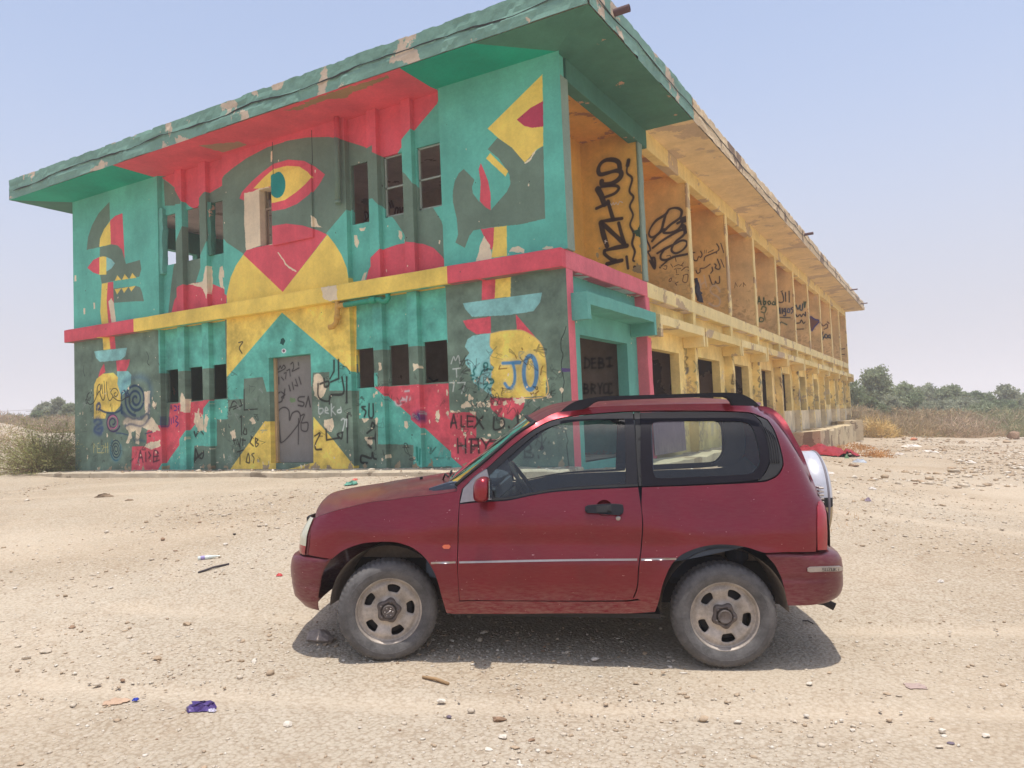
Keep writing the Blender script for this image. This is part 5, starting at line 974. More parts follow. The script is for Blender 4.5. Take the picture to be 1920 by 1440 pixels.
# sill under the door, dusty
# roof
def crv(pts, n, y=None, off=0.):
    Q = np.array([side(*p, off) if y is None else cpt(*p, y) for p in pts]); Q = spline(Q, False, .01, 90)
    d = np.r_[0, np.cumsum(np.linalg.norm(np.diff(Q, axis=0), axis=1))]; t = np.linspace(0, d[-1], n)
    return np.array([[np.interp(v, d, Q[:, i]) for i in range(3)] for v in t])
def across(name, E, Cc, m, parent, ex_=2.4, n=16, grooves=False, exx=2.):
    """skin from the near edge curve E over the centre line Cc to the mirrored far edge"""
    P = []
    for e, c in zip(E, Cc):
        row = []; We = -e[1]
        for u in np.linspace(-1, 1, 2*n+1):
            a = abs(u); z = c[2]+(e[2]-c[2])*a**ex_; x = c[0]+(e[0]-c[0])*a**exx
            if grooves and .18 < a < .82: z -= .006*(math.sin(a*30) > .2)
            row.append((x, u*We, z))
        P.append(row)
    return grid(name, np.array(P), m, parent, True)
E_ = crv(TOPE, 40); Cn = E_.copy(); Cn[:, 1] = 0; tt = np.linspace(0, 1, 40); Cn[:, 2] = E_[:, 2]+.030+.038*np.sin(np.pi*np.clip(tt*1.05+.12, 0, 1))**.6; Cn[:, 0] = E_[:, 0]-.10*(1-tt)**3+.05*tt**4
roof = across('roof', E_, Cn, m_paint_h, CAR, 2.6, 20, True)
lin_ = across('roof_lining', E_*[1, .97, 1]-[0, 0, .03], Cn-[0, 0, .035], m_trim, CAR, 2.6, 8)
# windscreen and header
AE = [(857, 911), (920, 858), (970, 815), (1005, 793)]
Ea = crv(AE, 16); Ca = crv([(838, 897), (895, 852), (955, 806), (986, 786)], 16, y=0.)
Ca[:, 2] = np.interp(np.linspace(0, 1, 16), [0, 1], [Ca[0, 2], Cn[0, 2]]); Ca[:, 0] = np.interp(np.linspace(0, 1, 16), [0, 1], [Ca[0, 0], Cn[0, 0]])
Ei = Ea*[1, .985, 1]; ws = across('windscreen', Ei, Ca-[0, 0, .008], m_wglass, CAR, 2.2, 14)
bm = bmesh.new()
for sg in (1, -1):
    tube(bm, [(e[0]-.012, sg*e[1], e[2]+.004) for e in Ea], .012, 8)
tube(bm, [(c, y_, z) for c, y_, z in [(Ca[-1, 0]+(Ea[-1, 0]-Ca[-1, 0])*abs(u)**2-.006, u*-Ea[-1, 1], Ca[-1, 2]+(Ea[-1, 2]-Ca[-1, 2])*abs(u)**2.2) for u in np.linspace(-1, 1, 21)]], .012, 8)
bmobj('windscreen_seal', bm, m_blk2, CAR)
# bonnet
Eh = crv([(591, 971), (607, 965), (632, 957), (660, 950), (695, 942), (730, 938), (770, 932.5), (820, 927), (857, 921)], 34)
Ch = crv([(598, 957), (612, 943), (632, 931), (670, 917), (720, 906.5), (770, 898), (807, 892.5), (836, 888)], 34, y=0.)
xs_ = Eh[:, 0]; Chz = np.interp(xs_, Ch[:, 0], Ch[:, 2]); d0 = np.clip((xs_-xs_[0])/.25, 0, 1)
Cm = np.c_[xs_-.10*(1-d0)-.02, xs_*0, np.maximum(Chz, Eh[:, 2]+.015)]
_zt = side(590, 971)[2]; _xt = float(np.interp(_zt, XF[:, 0], XF[:, 1]))
_c0 = np.array([_xt-.045, 0, _zt-.004]); _e0 = Eh[0]-[0, 0, .004]; _c1 = np.array([_xt-.055, 0, (_zt+Cm[0, 2])/2+.01]); _c2 = np.array([_xt-.03, 0, Cm[0, 2]-.008])
Eh2 = np.r_[[_e0], [Eh[0]-[0, 0, .001]], [Eh[0]], Eh[1:]]; Cm2 = np.r_[[_c0], [_c1], [_c2], np.where(Cm[1:]*[1, 0, 0] < _xt-.0, Cm[1:], Cm[1:])]
hood = across('bonnet', Eh2*[1, .997, 1]+[0, 0, .002], Cm2, m_paint_h, CAR, 2.3, 18)
# cowl between bonnet and windscreen
E1 = crv([(857, 921), (857, 911)], 4); C1 = np.linspace(Cm[-1], Ca[0]-[0, 0, .01], 4); across('cowl', E1*[1, .98, 1], C1-[0, 0, .012], m_grey, CAR, 2.3, 12)
for k, (a, b_, c) in enumerate((((Ca[0, 0]+.03, -.35, Ca[0, 2]+.01), (Ca[0, 0]+.12, -.62, Ca[0, 2]+.06), 0), ((Ca[0, 0]+.0, .25, Ca[0, 2]+.01), (Ca[0, 0]+.06, -.2, Ca[0, 2]+.05), 0))):
    bm = bmesh.new(); tube(bm, [a, ((a[0]+b_[0])/2, (a[1]+b_[1])/2, max(a[2], b_[2])+.01), b_], .007, 6); bmobj('wiper', bm, m_blk2, CAR)
nz_ = side(790, 906); bm = bmesh.new(); bmesh.ops.create_cube(bm, size=.02); bmesh.ops.translate(bm, verts=bm.verts, vec=(cpt(790, 906, -.25)[0], -.25, float(np.interp(cpt(790, 906, -.25)[0], xs_, Cm[:, 2]))+.004)); bmobj('washer_nozzle', bm, m_blk2, CAR)
# bonnet rubber and grille top at the very nose
# nose: headlamps, grille, bumper
ZH = np.linspace(side(577, 1041)[2], side(590, 971)[2], 9)
XH = np.array([side(*p)[:3:2] for p in ((577, 1041), (580, 1022), (583, 995), (591, 972))]); XH = XH[np.argsort(XH[:, 1])]
def wz(z): return float(sum(np.interp(z+d, WZ[:, 0], WZ[:, 1]) for d in (-.03, -.015, 0, .015, .03))/5)
rows = [(z, float(np.interp(z, XH[:, 1], XH[:, 0]))+.002, float(np.interp(z, XF[:, 0], XF[:, 1])), wz(z)+.002) for z in ZH]
o = wrap('front_panel', rows, m_paint_b, CAR, True)
lampP = []
for z, xs, xe, hw in rows:
    r = []
    for u in np.linspace(0.18, 1, 12):
        x1 = xe+.34; u0 = min(.98, (x1-xs)/.34); uu = u0+(1-u0)*u*1.0; uu = min(uu, 1.)
        r.append((x1-.34*uu-.006, -(hw-.26*(1-math.sqrt(max(0, 1-uu*uu))))-.006, z))
    x_e = r[-1][0]
    for k in range(1, 5): r.append((x_e-.01, r[11][1]+.05*k, z))
    lampP.append(r)
L0 = np.array(lampP); keep = L0[2:]
for sg, nm in ((1, 'headlight'), (-1, 'headlight')):
    g = keep.copy(); g[:, :, 1] *= sg; grid(nm, g, m_lens, CAR)
g = L0[:3].copy(); grid('corner_lens', g, m_tail, CAR); g2_ = g.copy(); g2_[:, :, 1] *= -1; grid('corner_lens', g2_, m_tail, CAR)
box('grille', rows[4][2]-.065, rows[4][2]-.0, -.36, .36, ZH[2], ZH[7], m_blk, CAR, bevel=.015)
FBs = [(622, 1050), (612, 1062), (605, 1080), (602, 1096), (598, 1120), (596, 1140)]; FBf = [(568, 1028), (552, 1034), (545, 1045), (542.5, 1062), (544, 1084), (550, 1113), (566, 1131), (596, 1140)]
sb = np.array([cpt(*p, -.81)[[2, 0]] for p in FBs]); sb = sb[np.argsort(sb[:, 0])]; fb = np.array([cpt(*p, -.60)[[2, 0]] for p in FBf]); fb = fb[np.argsort(fb[:, 0])]
zt = cpt(590, 1046, -.80)[2]; zb = fb[0, 0]+.01
rows = []
for k, z in enumerate(list(np.linspace(zb, zt-.006, 18))):
    cre = -.010 if abs(z-cpt(570, 1088, -.7)[2]) < .008 else 0
    rows.append((z, float(np.interp(z, sb[:, 0], sb[:, 1])), float(np.interp(z, fb[:, 0], fb[:, 1])), .832+cre-.03*max(0, (.40-z)/.15)))
top = rows[-1]; rows.append((top[0]+.012, top[1], top[2]+.03, top[3]-.02)); rows.append((top[0]+.020, top[1]+.0, top[2]+.10, top[3]-.10))
wrap('front_bumper', rows, m_paint_b, CAR, True, inset_y=.30, rx=.36)
# tail: lamps, tailgate, bumper
TL = [(1533, 1031.5), (1532.5, 990), (1532.5, 950), (1535, 941), (1540, 938), (1545, 945), (1549, 960), (1551, 985), (1551.5, 1010), (1551, 1030.5)]
panel('tail_light', TL, [], m_tail, CAR, off=-.006, sp=.02, lip=.03)
zs_ = np.linspace(side(1531, 1034)[2], side(1447, 767)[2], 26)
tg = [(z, float(np.interp(z, XR[:, 0], XR[:, 1]))-.012, float(np.interp(z, XR[:, 0], XR[:, 1]))+.0, wz(z)) for z in zs_]
wrap('tailgate', tg, m_paint, CAR, False, inset_y=.24, rx=.30)
RBs = [(1434, 1039), (1452, 1058), (1464, 1082), (1470, 1105), (1476, 1134)]; RBf = [(1560, 1031), (1573, 1035), (1580, 1046), (1582.5, 1062), (1583, 1095), (1580, 1108), (1571, 1118), (1545, 1127), (1520, 1131)]
sb = np.array([cpt(*p, -.82)[[2, 0]] for p in RBs]); sb = sb[np.argsort(sb[:, 0])]; fb = np.array([cpt(*p, -.60)[[2, 0]] for p in RBf]); fb = fb[np.argsort(fb[:, 0])]
zt = cpt(1480, 1038, -.82)[2]; zb = cpt(1476, 1134, -.82)[2]; rows = []
for z in np.linspace(zb, zt-.006, 18):
    rows.append((z, float(np.interp(z, sb[:, 0], sb[:, 1])), float(np.interp(z, fb[:, 0], fb[:, 1])), .838-.03*max(0, (.40-z)/.15)-(.008 if abs(z-cpt(1490, 1081, -.8)[2]) < .008 else 0)))
top = rows[-1]; rows.append((top[0]+.012, top[1]-.0, top[2]-.03, top[3]-.02)); rows.append((top[0]+.020, top[1], top[2]-.12, top[3]-.14))
rb = wrap('rear_bumper', rows, m_paint_b, CAR, False, inset_y=.30, rx=.34)
# chrome reflector strip with the maker's lettering
def bump_pt(px, py, oy=0.):
    z = cpt(px, py, -.8)[2]
    for _ in range(6):
        xe = float(np.interp(z, fb[:, 0], fb[:, 1])); 
    q = cpt(px, py, -.8)
    for _ in range(14):
        u = min(.97, max(0, (q[0]-(xe-.34))/.34)); y = -(.838-.30*(1-math.sqrt(1-u*u))); q = cpt(px, py, (q[1]+y)/2 if _ else y)
    return q
bs = [bump_pt(x, 1068-(x-1512)*.035) for x in np.linspace(1513, 1578, 14)]
bm = bmesh.new(); pr = None
for i, q in enumerate(bs):
    h = .018 if 0 < i < 13 else .010; nn = Vector((0, -1, 0)) if i < 8 else Vector((.5, -.85, 0)).normalized()
    a = bm.verts.new(Vector(q)+nn*.002-Vector((0, 0, h))); b_ = bm.verts.new(Vector(q)+nn*.012-Vector((0, 0, h*.8))); c = bm.verts.new(Vector(q)+nn*.012+Vector((0, 0, h*.8))); d = bm.verts.new(Vector(q)+nn*.002+Vector((0, 0, h)))
    if pr:
        for k in range(3): bm.faces.new((pr[k], (a, b_, c, d)[k], (a, b_, c, d)[k+1], pr[k+1]))
    pr = (a, b_, c, d)
rs = bmobj('reflector_strip', bm, m_chrome, rb)
GL = {'S': [[(1, 1), (0, 1), (0, .5), (1, .5), (1, 0), (0, 0)]], 'U': [[(0, 1), (0, 0), (1, 0), (1, 1)]], 'Z': [[(0, 1), (1, 1), (0, 0), (1, 0)]], 'K': [[(0, 1), (0, 0)], [(1, 1), (0, .5), (1, 0)]], 'I': [[(.5, 1), (.5, 0)]]}
bm = bmesh.new()
for i, ch in enumerate('SUZUKI'):
    x0 = 1541+i*5.6
    for st in GL[ch]: tube(bm, [Vector(bump_pt(x0+a*3.6, 1068-(x0-1512)*.035+3-b_*5.5))+Vector((0, -.016, 0)) for a, b_ in st], .0016, 4)
bmobj('lettering', bm, m_blk2, rb)
# spare wheel in its hard cover on the tailgate
q = cpt(1562, 940, -.30); xr_ = float(np.interp(q[2], XR[:, 0], XR[:, 1])); ctop = cpt(1520, 846, -.05); cz = ctop[2]-.345
SPX = q[0]; sx0 = xr_-.02
bm = bmesh.new(); R_ = .345
prof = [(R_-.02, sx0), (R_, sx0+.02), (R_+.002, SPX-.05), (R_-.012, SPX-.02), (R_-.05, SPX), (.18, SPX+.012), (0.001, SPX+.015)]
lathe(bm, prof, 64, 'y'); bmesh.ops.rotate(bm, verts=bm.verts, matrix=Matrix.Rotation(math.radians(-90), 3, 'Z'), cent=(0, 0, 0))
for f in bm.faces:
    c = f.calc_center_median(); f.material_index = 1 if abs(c.z-(-.0)) < .028 else (2 if c.z < 0 else 0)
bmesh.ops.translate(bm, verts=bm.verts, vec=(0, .0, cz))
sw = bmobj('spare_wheel_cover', bm, [mat('silver_cover', (188, 189, 196), .35, .15, bump=0, vec='Object', coat=.4, var=.08), m_blk2, mat('tan_cover', (176, 156, 118), .5, bump=0, vec='Object')], CAR, smooth=True)
bm = bmesh.new(); lathe(bm, [(R_+.001, SPX-.048), (R_+.006, SPX-.044), (R_+.005, SPX-.034), (R_-.004, SPX-.03)], 64, 'y'); bmesh.ops.rotate(bm, verts=bm.verts, matrix=Matrix.Rotation(math.radians(-90), 3, 'Z'), cent=(0, 0, 0)); bmesh.ops.translate(bm, verts=bm.verts, vec=(0, 0, cz)); bmobj('cover_band', bm, m_grey, sw, smooth=True)
p = cpt(1537, 927, -.45); hg = empty('hinge'); hg.parent = CAR
for k in range(5): box('hinge_leaf', p[0]-.02, p[0]+.015, -.50, -.40, p[2]-.055+k*.024, p[2]-.042+k*.024, m_chrome, hg, bevel=.003)
# roof rails
RAIL = [(1050, 772.5), (1062, 762), (1078, 753), (1095, 748.5), (1118, 744.5), (1140, 742.5), (1180, 741.5), (1260, 739), (1320, 737), (1362, 736), (1385, 737.5), (1399, 742), (1413, 750), (1425, 761), (1372, 760), (1369, 753), (1364, 747.5), (1356, 744.5), (1310, 744.5), (1220, 747.5), (1160, 750), (1140, 751.3), (1122, 752.5), (1112, 757), (1104, 763), (1096, 767)]
YR = -.60
RP = spline(np.array([cpt(*p, YR)[[0, 2]] for p in RAIL]), step=.02)
for sg in (1, -1):
    V2, T = cdt(RP, [], .08); bm = bmesh.new(); vs = [bm.verts.new((a, sg*YR, c)) for a, c in V2]; fs = [bm.faces.new([vs[i] for i in t]) for t in T]
    r = bmesh.ops.extrude_face_region(bm, geom=fs); 
    for v in [g_ for g_ in r['geom'] if isinstance(g_, bmesh.types.BMVert)]: v.co.y += -sg*YR/abs(YR)*(-.05) if False else (.045*sg*-1*-1 if sg == 1 else -.045)
    be = [e for e in bm.edges if len(e.link_faces) == 2 and e.calc_face_angle(0) > .9]; 
    try: bmesh.ops.bevel(bm, geom=be, offset=.007, segments=2, affect='EDGES', clamp_overlap=True)
    except Exception: pass
    bmobj('roof_rail', bm, m_blk, CAR)
# door mirror
mc = cpt(904, 917, -.93)
for sg in (1, -1):
    bm = bmesh.new(); bmesh.ops.create_cube(bm, size=1.)
    bmesh.ops.subdivide_edges(bm, edges=bm.edges[:], cuts=4, use_grid_fill=True)
    for v in bm.verts:
        c = v.co.copy(); n = (abs(2*c.x)**3.2+abs(2*c.y)**3.2+abs(2*c.z)**3.2)**(1/3.2); c = c/max(n, 1e-6)*max(abs(2*c.x), abs(2*c.y), abs(2*c.z)) if n else c
        tp = 1-.30*max(0, -c.x*2)*1.0; zz = c.z*.165*(1-.15*max(0, -2*c.x)); v.co = Vector((c.x*.112+(.012 if c.z < 0 else 0)*c.z, c.y*.19*tp, zz-.012*max(0, -2*c.x)))
        v.co += Vector((mc[0], sg*mc[1], mc[2]))
    mo = bmobj('wing_mirror', bm, carpaint('mirror_paint', (132, 16, 34), .3) if sg == 1 else m_paint, CAR, smooth=True)
    box('mirror_arm', mc[0]-.03, mc[0]+.02, min(sg*.74, sg*.86), max(sg*.74, sg*.86), mc[2]-.075, mc[2]-.02, m_grey, mo, bevel=.01)
    box('mirror_glass', mc[0]+.053, mc[0]+.057, sg*mc[1]-.075, sg*mc[1]+.075, mc[2]-.06, mc[2]+.06, mat('mirror_glass', (160, 166, 172), .05, .9, bump=0), mo)
# cabin
zf = .36
box('floor', .47, 1.76, -.72, .72, .32, zf, m_under, CAR); box('floor_tunnel', -.1, 2.55, -.40, .40, .365, .40, m_under, CAR)
box('underbody', -.35, 2.70, -.42, .42, .33, .62, m_under, CAR); box('sill_underside', .42, 1.80, -.74, .74, .30, .33, m_under, CAR)
TR = [(866, 1040), (870, 945), (900, 937), (950, 934), (990, 926), (1045, 917), (1172, 911), (1199, 910), (1300, 906), (1425, 900), (1470, 872), (1500, 900), (1515, 940), (1520, 1000), (1440, 1015), (1200, 1060), (900, 1060)]
panel('side_trim', TR, [], m_trim, CAR, off=.075, lip=.0, sp=.06)
panel('pillar_lining', [(1174, 786), (1222, 791), (1224, 840), (1226, 900), (1174, 905)], [], m_trim, CAR, off=.05, lip=.03, sp=.05)
panel('pillar_lining', [(1405, 789), (1440, 789), (1462, 830), (1470, 865), (1460, 890), (1430, 900), (1400, 893), (1418, 880), (1426, 860), (1420, 826)], [], m_trim, CAR, off=.05, lip=.03, sp=.05)
# dashboard, binnacle, wheel
dx = cpt(925, 905, -.3)[0]; dzz = cpt(925, 893, -.3)[2]
bm = bmesh.new(); pr = [(dx-.42, .55), (dx-.42, dzz-.06), (dx-.25, dzz-.01), (dx-.05, dzz-.01), (dx+.04, dzz-.05), (dx+.06, dzz-.16), (dx-.02, dzz-.30), (dx-.02, .45)]
v0 = [bm.verts.new((a, -.70, c)) for a, c in pr]; v1 = [bm.verts.new((a, .70, c)) for a, c in pr]
bm.faces.new(v0); bm.faces.new(v1)
for i in range(len(pr)): bm.faces.new([v0[i], v0[(i+1) % 8], v1[(i+1) % 8], v1[i]])
bmesh.ops.bevel(bm, geom=bm.edges[:], offset=.02, segments=2, affect='EDGES'); bmobj('dashboard', bm, m_trim, CAR, smooth=False)
box('binnacle', dx-.10, dx+.08, -.52, -.20, dzz-.05, dzz+.035, m_trim, CAR, bevel=.03)
wc = np.array([dx+.24, -.36, dzz-.055]); axis = Vector((-.82, 0, -.57)); rot = Vector((0, 0, 1)).rotation_difference(-axis).to_matrix().to_4x4()
bm = bmesh.new(); n = 40; rings = []
tube(bm, [(.185*math.cos(t), .185*math.sin(t), 0) for t in np.linspace(0, 2*math.pi, 41)], .015, 10, cap=False)
for a in (0, math.pi, -math.pi/2): tube(bm, [(.05*math.cos(a), .05*math.sin(a), -.02), (.18*math.cos(a), .18*math.sin(a), 0)], .014, 8)
lathe(bm, [(.001, .0), (.06, -.005), (.07, -.03), (.05, -.06)], 20); bmesh.ops.transform(bm, matrix=Matrix.Translation(wc)@rot, verts=bm.verts); bmobj('steering_wheel', bm, m_blk2, CAR, smooth=True)
bm = bmesh.new(); tube(bm, [wc, tuple(Vector(wc)+axis*.3)], .035, 12); bmobj('steering_column', bm, m_blk2, CAR)
# small things dangling by the dash and rear view mirror
box('rear_view_mirror', Ca[-1, 0]+.05, Ca[-1, 0]+.08, -.13, .10, Ca[-1, 2]-.17, Ca[-1, 2]-.11, m_blk2, CAR, bevel=.01)
# seats
for y in (-.37, .37):
    st = empty('seat'); st.parent = CAR
    sx = 1.55
    box('seat_cushion', sx-.50, sx, y-.25, y+.25, .42, .60, m_seat, st, bevel=.05)
    bm = bmesh.new(); bmesh.ops.create_cube(bm, size=1.)
    for v in bm.verts: v.co = Vector((v.co.x*.13, v.co.y*.48*(1-.15*(v.co.z > 0)), v.co.z*.58))
    bmesh.ops.bevel(bm, geom=bm.edges[:], offset=.045, segments=3, affect='EDGES'); bmesh.ops.rotate(bm, verts=bm.verts, matrix=Matrix.Rotation(.22, 3, 'Y'), cent=(0, 0, 0)); bmesh.ops.translate(bm, verts=bm.verts, vec=(sx+.06, y, .83)); bmobj('seat_back', bm, m_seat, st, smooth=True)
    box('headrest', sx+.11, sx+.20, y-.12, y+.12, 1.15, 1.28, m_seat, st, bevel=.035)
st = empty('rear_bench'); st.parent = CAR
box('bench_cushion', 1.85, 2.3, -.55, .55, .48, .66, m_seat, st, bevel=.05); box('bench_back', 2.28, 2.42, -.55, .55, .60, .98, m_seat, st, bevel=.05)
# wheel housings
for hx in (0., WB):
    for sg in (1, -1):
        bm = bmesh.new(); rr = .405; pr = None
        for t in np.linspace(math.radians(0), math.radians(180), 26):
            a = bm.verts.new((hx+rr*math.cos(t), sg*-.80, HUBZ+.03+rr*math.sin(t))); b_ = bm.verts.new((hx+rr*.97*math.cos(t), sg*-.40, HUBZ+.03+rr*.97*math.sin(t))); c = bm.verts.new((hx, sg*-.40, HUBZ+.0))
            if pr: bm.faces.new((pr[0], a, b_, pr[1])); bm.faces.new((pr[1], b_, c))
            pr = (a, b_)
        bmobj('wheel_housing', bm, m_liner, CAR)
bm = bmesh.new()
tube(bm, [(0, -.58, HUBZ), (0, .58, HUBZ)], .035, 10); tube(bm, [(WB, -.62, HUBZ), (WB, .62, HUBZ)], .045, 10); bmobj('axles', bm, m_under, CAR)
bm = bmesh.new(); q = cpt(1563, 1131, -.45); tube(bm, [(q[0]-.5, -.45, q[2]+.03), (q[0]-.14, -.45, q[2]+.02), (q[0]-.06, -.45, q[2]+.01), (q[0], -.47, q[2]-.02)], .026, 12, cap=False); tube(bm, [(q[0]-.75, -.35, q[2]+.06), (q[0]-.45, -.4, q[2]+.05)], .07, 12); bmobj('exhaust', bm, m_under, CAR)
# wheels
def make_wheel(name, hx, sg, steer, spin):
    wv = empty(name); wv.parent = CAR; wv.location = (hx, sg*HUBY, HUBZ)
    wv.rotation_euler = (0, 0, steer+(0 if sg == 1 else math.pi))
    R = .335; tw = .21
    # outer sidewall at y=+.012, tyre runs inwards (+y)
    prof = [(.212, .03), (.218, .016), (.232, .004), (.262, -.008), (.290, -.006), (.306, .003), (.318, .014), (.326, .024), (.333, .040), (.3355, .062), (.327, .064), (.327, .072), (.336, .074), (.337, .098), (.328, .100), (.328, .108), (.337, .110), (.336, .134), (.327, .136), (.327, .144), (.3355, .146), (.333, .170), (.322, .190), (.300, .205), (.25, .21), (.212, .19)]
    bm = bmesh.new(); seg = 232
    def mod(j, k):
        if 7 <= j <= 9 or 20 <= j <= 22: return -.007*((k % 4) == 0)
        if j in (12, 13, 16, 17): return -.006*((k % 4) == 0)
        if j in (4, 5): return .0006*math.sin(k*2.1)
        return 0
    lathe(bm, prof, seg, 'y', mod=mod); bmesh.ops.translate(bm, verts=bm.verts, vec=(0, -.02, 0)); ty = bmobj('tyre', bm, m_tyre, wv, smooth=False)
    # raised bead line and lettering blocks on the sidewall
    bm = bmesh.new(); lathe(bm, [(.270, -.0275), (.273, -.030), (.276, -.0275)], 96, 'y')
    for a0 in (.6, 2.4, 4.2):
        for i in range(8):
            a = a0+i*.085; pts = [(a+du, r) for du, r in ((0, .281), (0, .297), (.05, .297), (.05, .281))]
            if i == 3 or (i*7+int(a0)) % 5 == 0: continue
            vs = [bm.verts.new((r*math.cos(t), -.0285, r*math.sin(t))) for t, r in pts]; vi = [bm.verts.new(((r*.6+.289*.4)*math.cos(t*.6+(a+.025)*.4), -.0285, (r*.6+.289*.4)*math.sin(t*.6+(a+.025)*.4))) for t, r in pts]
            for q_ in range(4 if i % 2 else 3): bm.faces.new([vs[q_], vs[(q_+1) % 4], vi[(q_+1) % 4], vi[q_]])
    bmobj('sidewall_marks', bm, m_tyre, ty)
    # disc of the rim: five rounded windows
    ro = .204
    def prof_y(r, th):
        y = np.interp(r, [0, .03, .05, .066, .078, .10, .14, .165, .185, .196, .204], [.02, .02, .022, .024, .030, .036, .022, .020, .028, .036, .030])
        lobe = .5+.5*np.cos(5*(th-spin)); y = y+.010*(1-lobe)*np.exp(-((r-.13)/.035)**2)*0+np.where(r < .085, 0, .009*(lobe)*np.exp(-((r-.142)/.03)**2))
        return y
    th = np.linspace(0, 2*math.pi, 97)[:-1]; O = np.c_[ro*np.cos(th), ro*np.sin(th)]; hs_ = []
    for k in range(5):
        a = spin+k*2*math.pi/5; P = []
        for (da, rr_) in ((-.24, .126), (-.09, .121), (.09, .121), (.24, .126), (.29, .138), (.28, .158), (.22, .170), (0, .174), (-.22, .170), (-.28, .158), (-.29, .138)): P.append((rr_*math.cos(a+da), rr_*math.sin(a+da)))
        hs_.append(spline(np.array(P)[[0, 1, 2, 3, 5, 6, 7, 8, 9]], step=.006, ang=62))
    V2, T = cdt(O, hs_, .011); rr_ = np.hypot(V2[:, 0], V2[:, 1]); tt_ = np.arctan2(V2[:, 1], V2[:, 0]); dep = prof_y(rr_, tt_)
    for k in range(5):
        d = np.min([np.hypot(V2[:, 0]-h[0], V2[:, 1]-h[1]) for h in hs_[k]], axis=0); dep = dep-.0045*np.exp(-((d-.006)/.006)**2)+.006*(d < 1e-4)
    bm = bmesh.new(); vs = [bm.verts.new((a, d, c)) for (a, c), d in zip(V2, dep)]
    for t in T:
        a, b_, c = V2[t[0]], V2[t[1]], V2[t[2]]; ccw = (b_[0]-a[0])*(c[1]-a[1])-(b_[1]-a[1])*(c[0]-a[0]) > 0
        f = bm.faces.new([vs[i] for i in (t if ccw else t[::-1])]); f.smooth = True
    be = [e for e in bm.edges if len(e.link_faces) == 1]
    for e in be: e.smooth = False
    r = bmesh.ops.extrude_edge_only(bm, edges=be)
    for v in [g_ for g_ in r['geom'] if isinstance(g_, bmesh.types.BMVert)]: v.co.y += .012
    rim = bmobj('rim', bm, m_rim, wv, normals=False)
    bm = bmesh.new(); lathe(bm, [(.203, .032), (.206, .010), (.214, -.004), (.220, -.006), (.222, .004), (.216, .02)], 96, 'y'); bmobj('rim_lip', bm, m_rim, rim)
    bm = bmesh.new(); lathe(bm, [(.196, .04), (.19, .17), (.17, .18)], 64, 'y'); lathe(bm, [(.001, .075), (.15, .075), (.165, .10)], 48, 'y'); bmobj('brake_drum', bm, m_under, wv)
    # five-lobed hub cover, nuts, cap
    bm = bmesh.new(); n = 100; rings = []
    for rr_, y in ((.078, .030), (.074, .006), (.066, -.002), (.052, .002), (.046, .012)):
        rings.append([bm.verts.new(((rr_+(.0075*math.cos(5*(t-spin))+.0 if rr_ > .06 else 0))*math.cos(t), y, (rr_+(.0075*math.cos(5*(t-spin)) if rr_ > .06 else 0))*math.sin(t))) for t in np.linspace(0, 2*math.pi, n+1)[:-1]])
    for j in range(4):
        for k in range(n): f = bm.faces.new([rings[j][k], rings[j][(k+1) % n], rings[j+1][(k+1) % n], rings[j+1][k]]); f.smooth = True
    hb = bmobj('hub', bm, m_rimd, rim)
    bm = bmesh.new()
    for k in range(5):
        a = spin+k*2*math.pi/5; c = Vector((.060*math.cos(a), 0, .060*math.sin(a))); bb = bmesh.new(); lathe(bb, [(.009, .012), (.009, -.008), (.006, -.011), (.001, -.011)], 6, 'y'); bmesh.ops.translate(bb, verts=bb.verts, vec=c); me_ = bpy.data.meshes.new('t'); bb.to_mesh(me_); bb.free(); bm.from_mesh(me_)
    bmobj('wheel_nuts', bm, m_rimd, hb)
    bm = bmesh.new(); lathe(bm, [(.045, .02), (.044, -.016), (.038, -.024), (.034, -.020), (.001, -.021)], 40, 'y'); bmobj('centre_cap', bm, m_rimd, hb)
    if hx == 0.:
        bm = bmesh.new()
        for k in range(6):
            a = k*math.pi/3; tube(bm, [(.022*math.cos(a), -.024, .022*math.sin(a)), (.030*math.cos(a), -.022, .030*math.sin(a))], .004, 6)
        tube(bm, [(-.016, -.024, -.012), (.016, -.024, .012)], .004, 6); bmobj('hub_lock', bm, m_chrome, hb)
    return wv
make_wheel('front_wheel', 0., 1, math.radians(15), math.radians(77)); make_wheel('front_wheel', 0., -1, math.radians(15), math.radians(20))
make_wheel('rear_wheel', WB, 1, 0, math.radians(63)); make_wheel('rear_wheel', WB, -1, 0, math.radians(10))
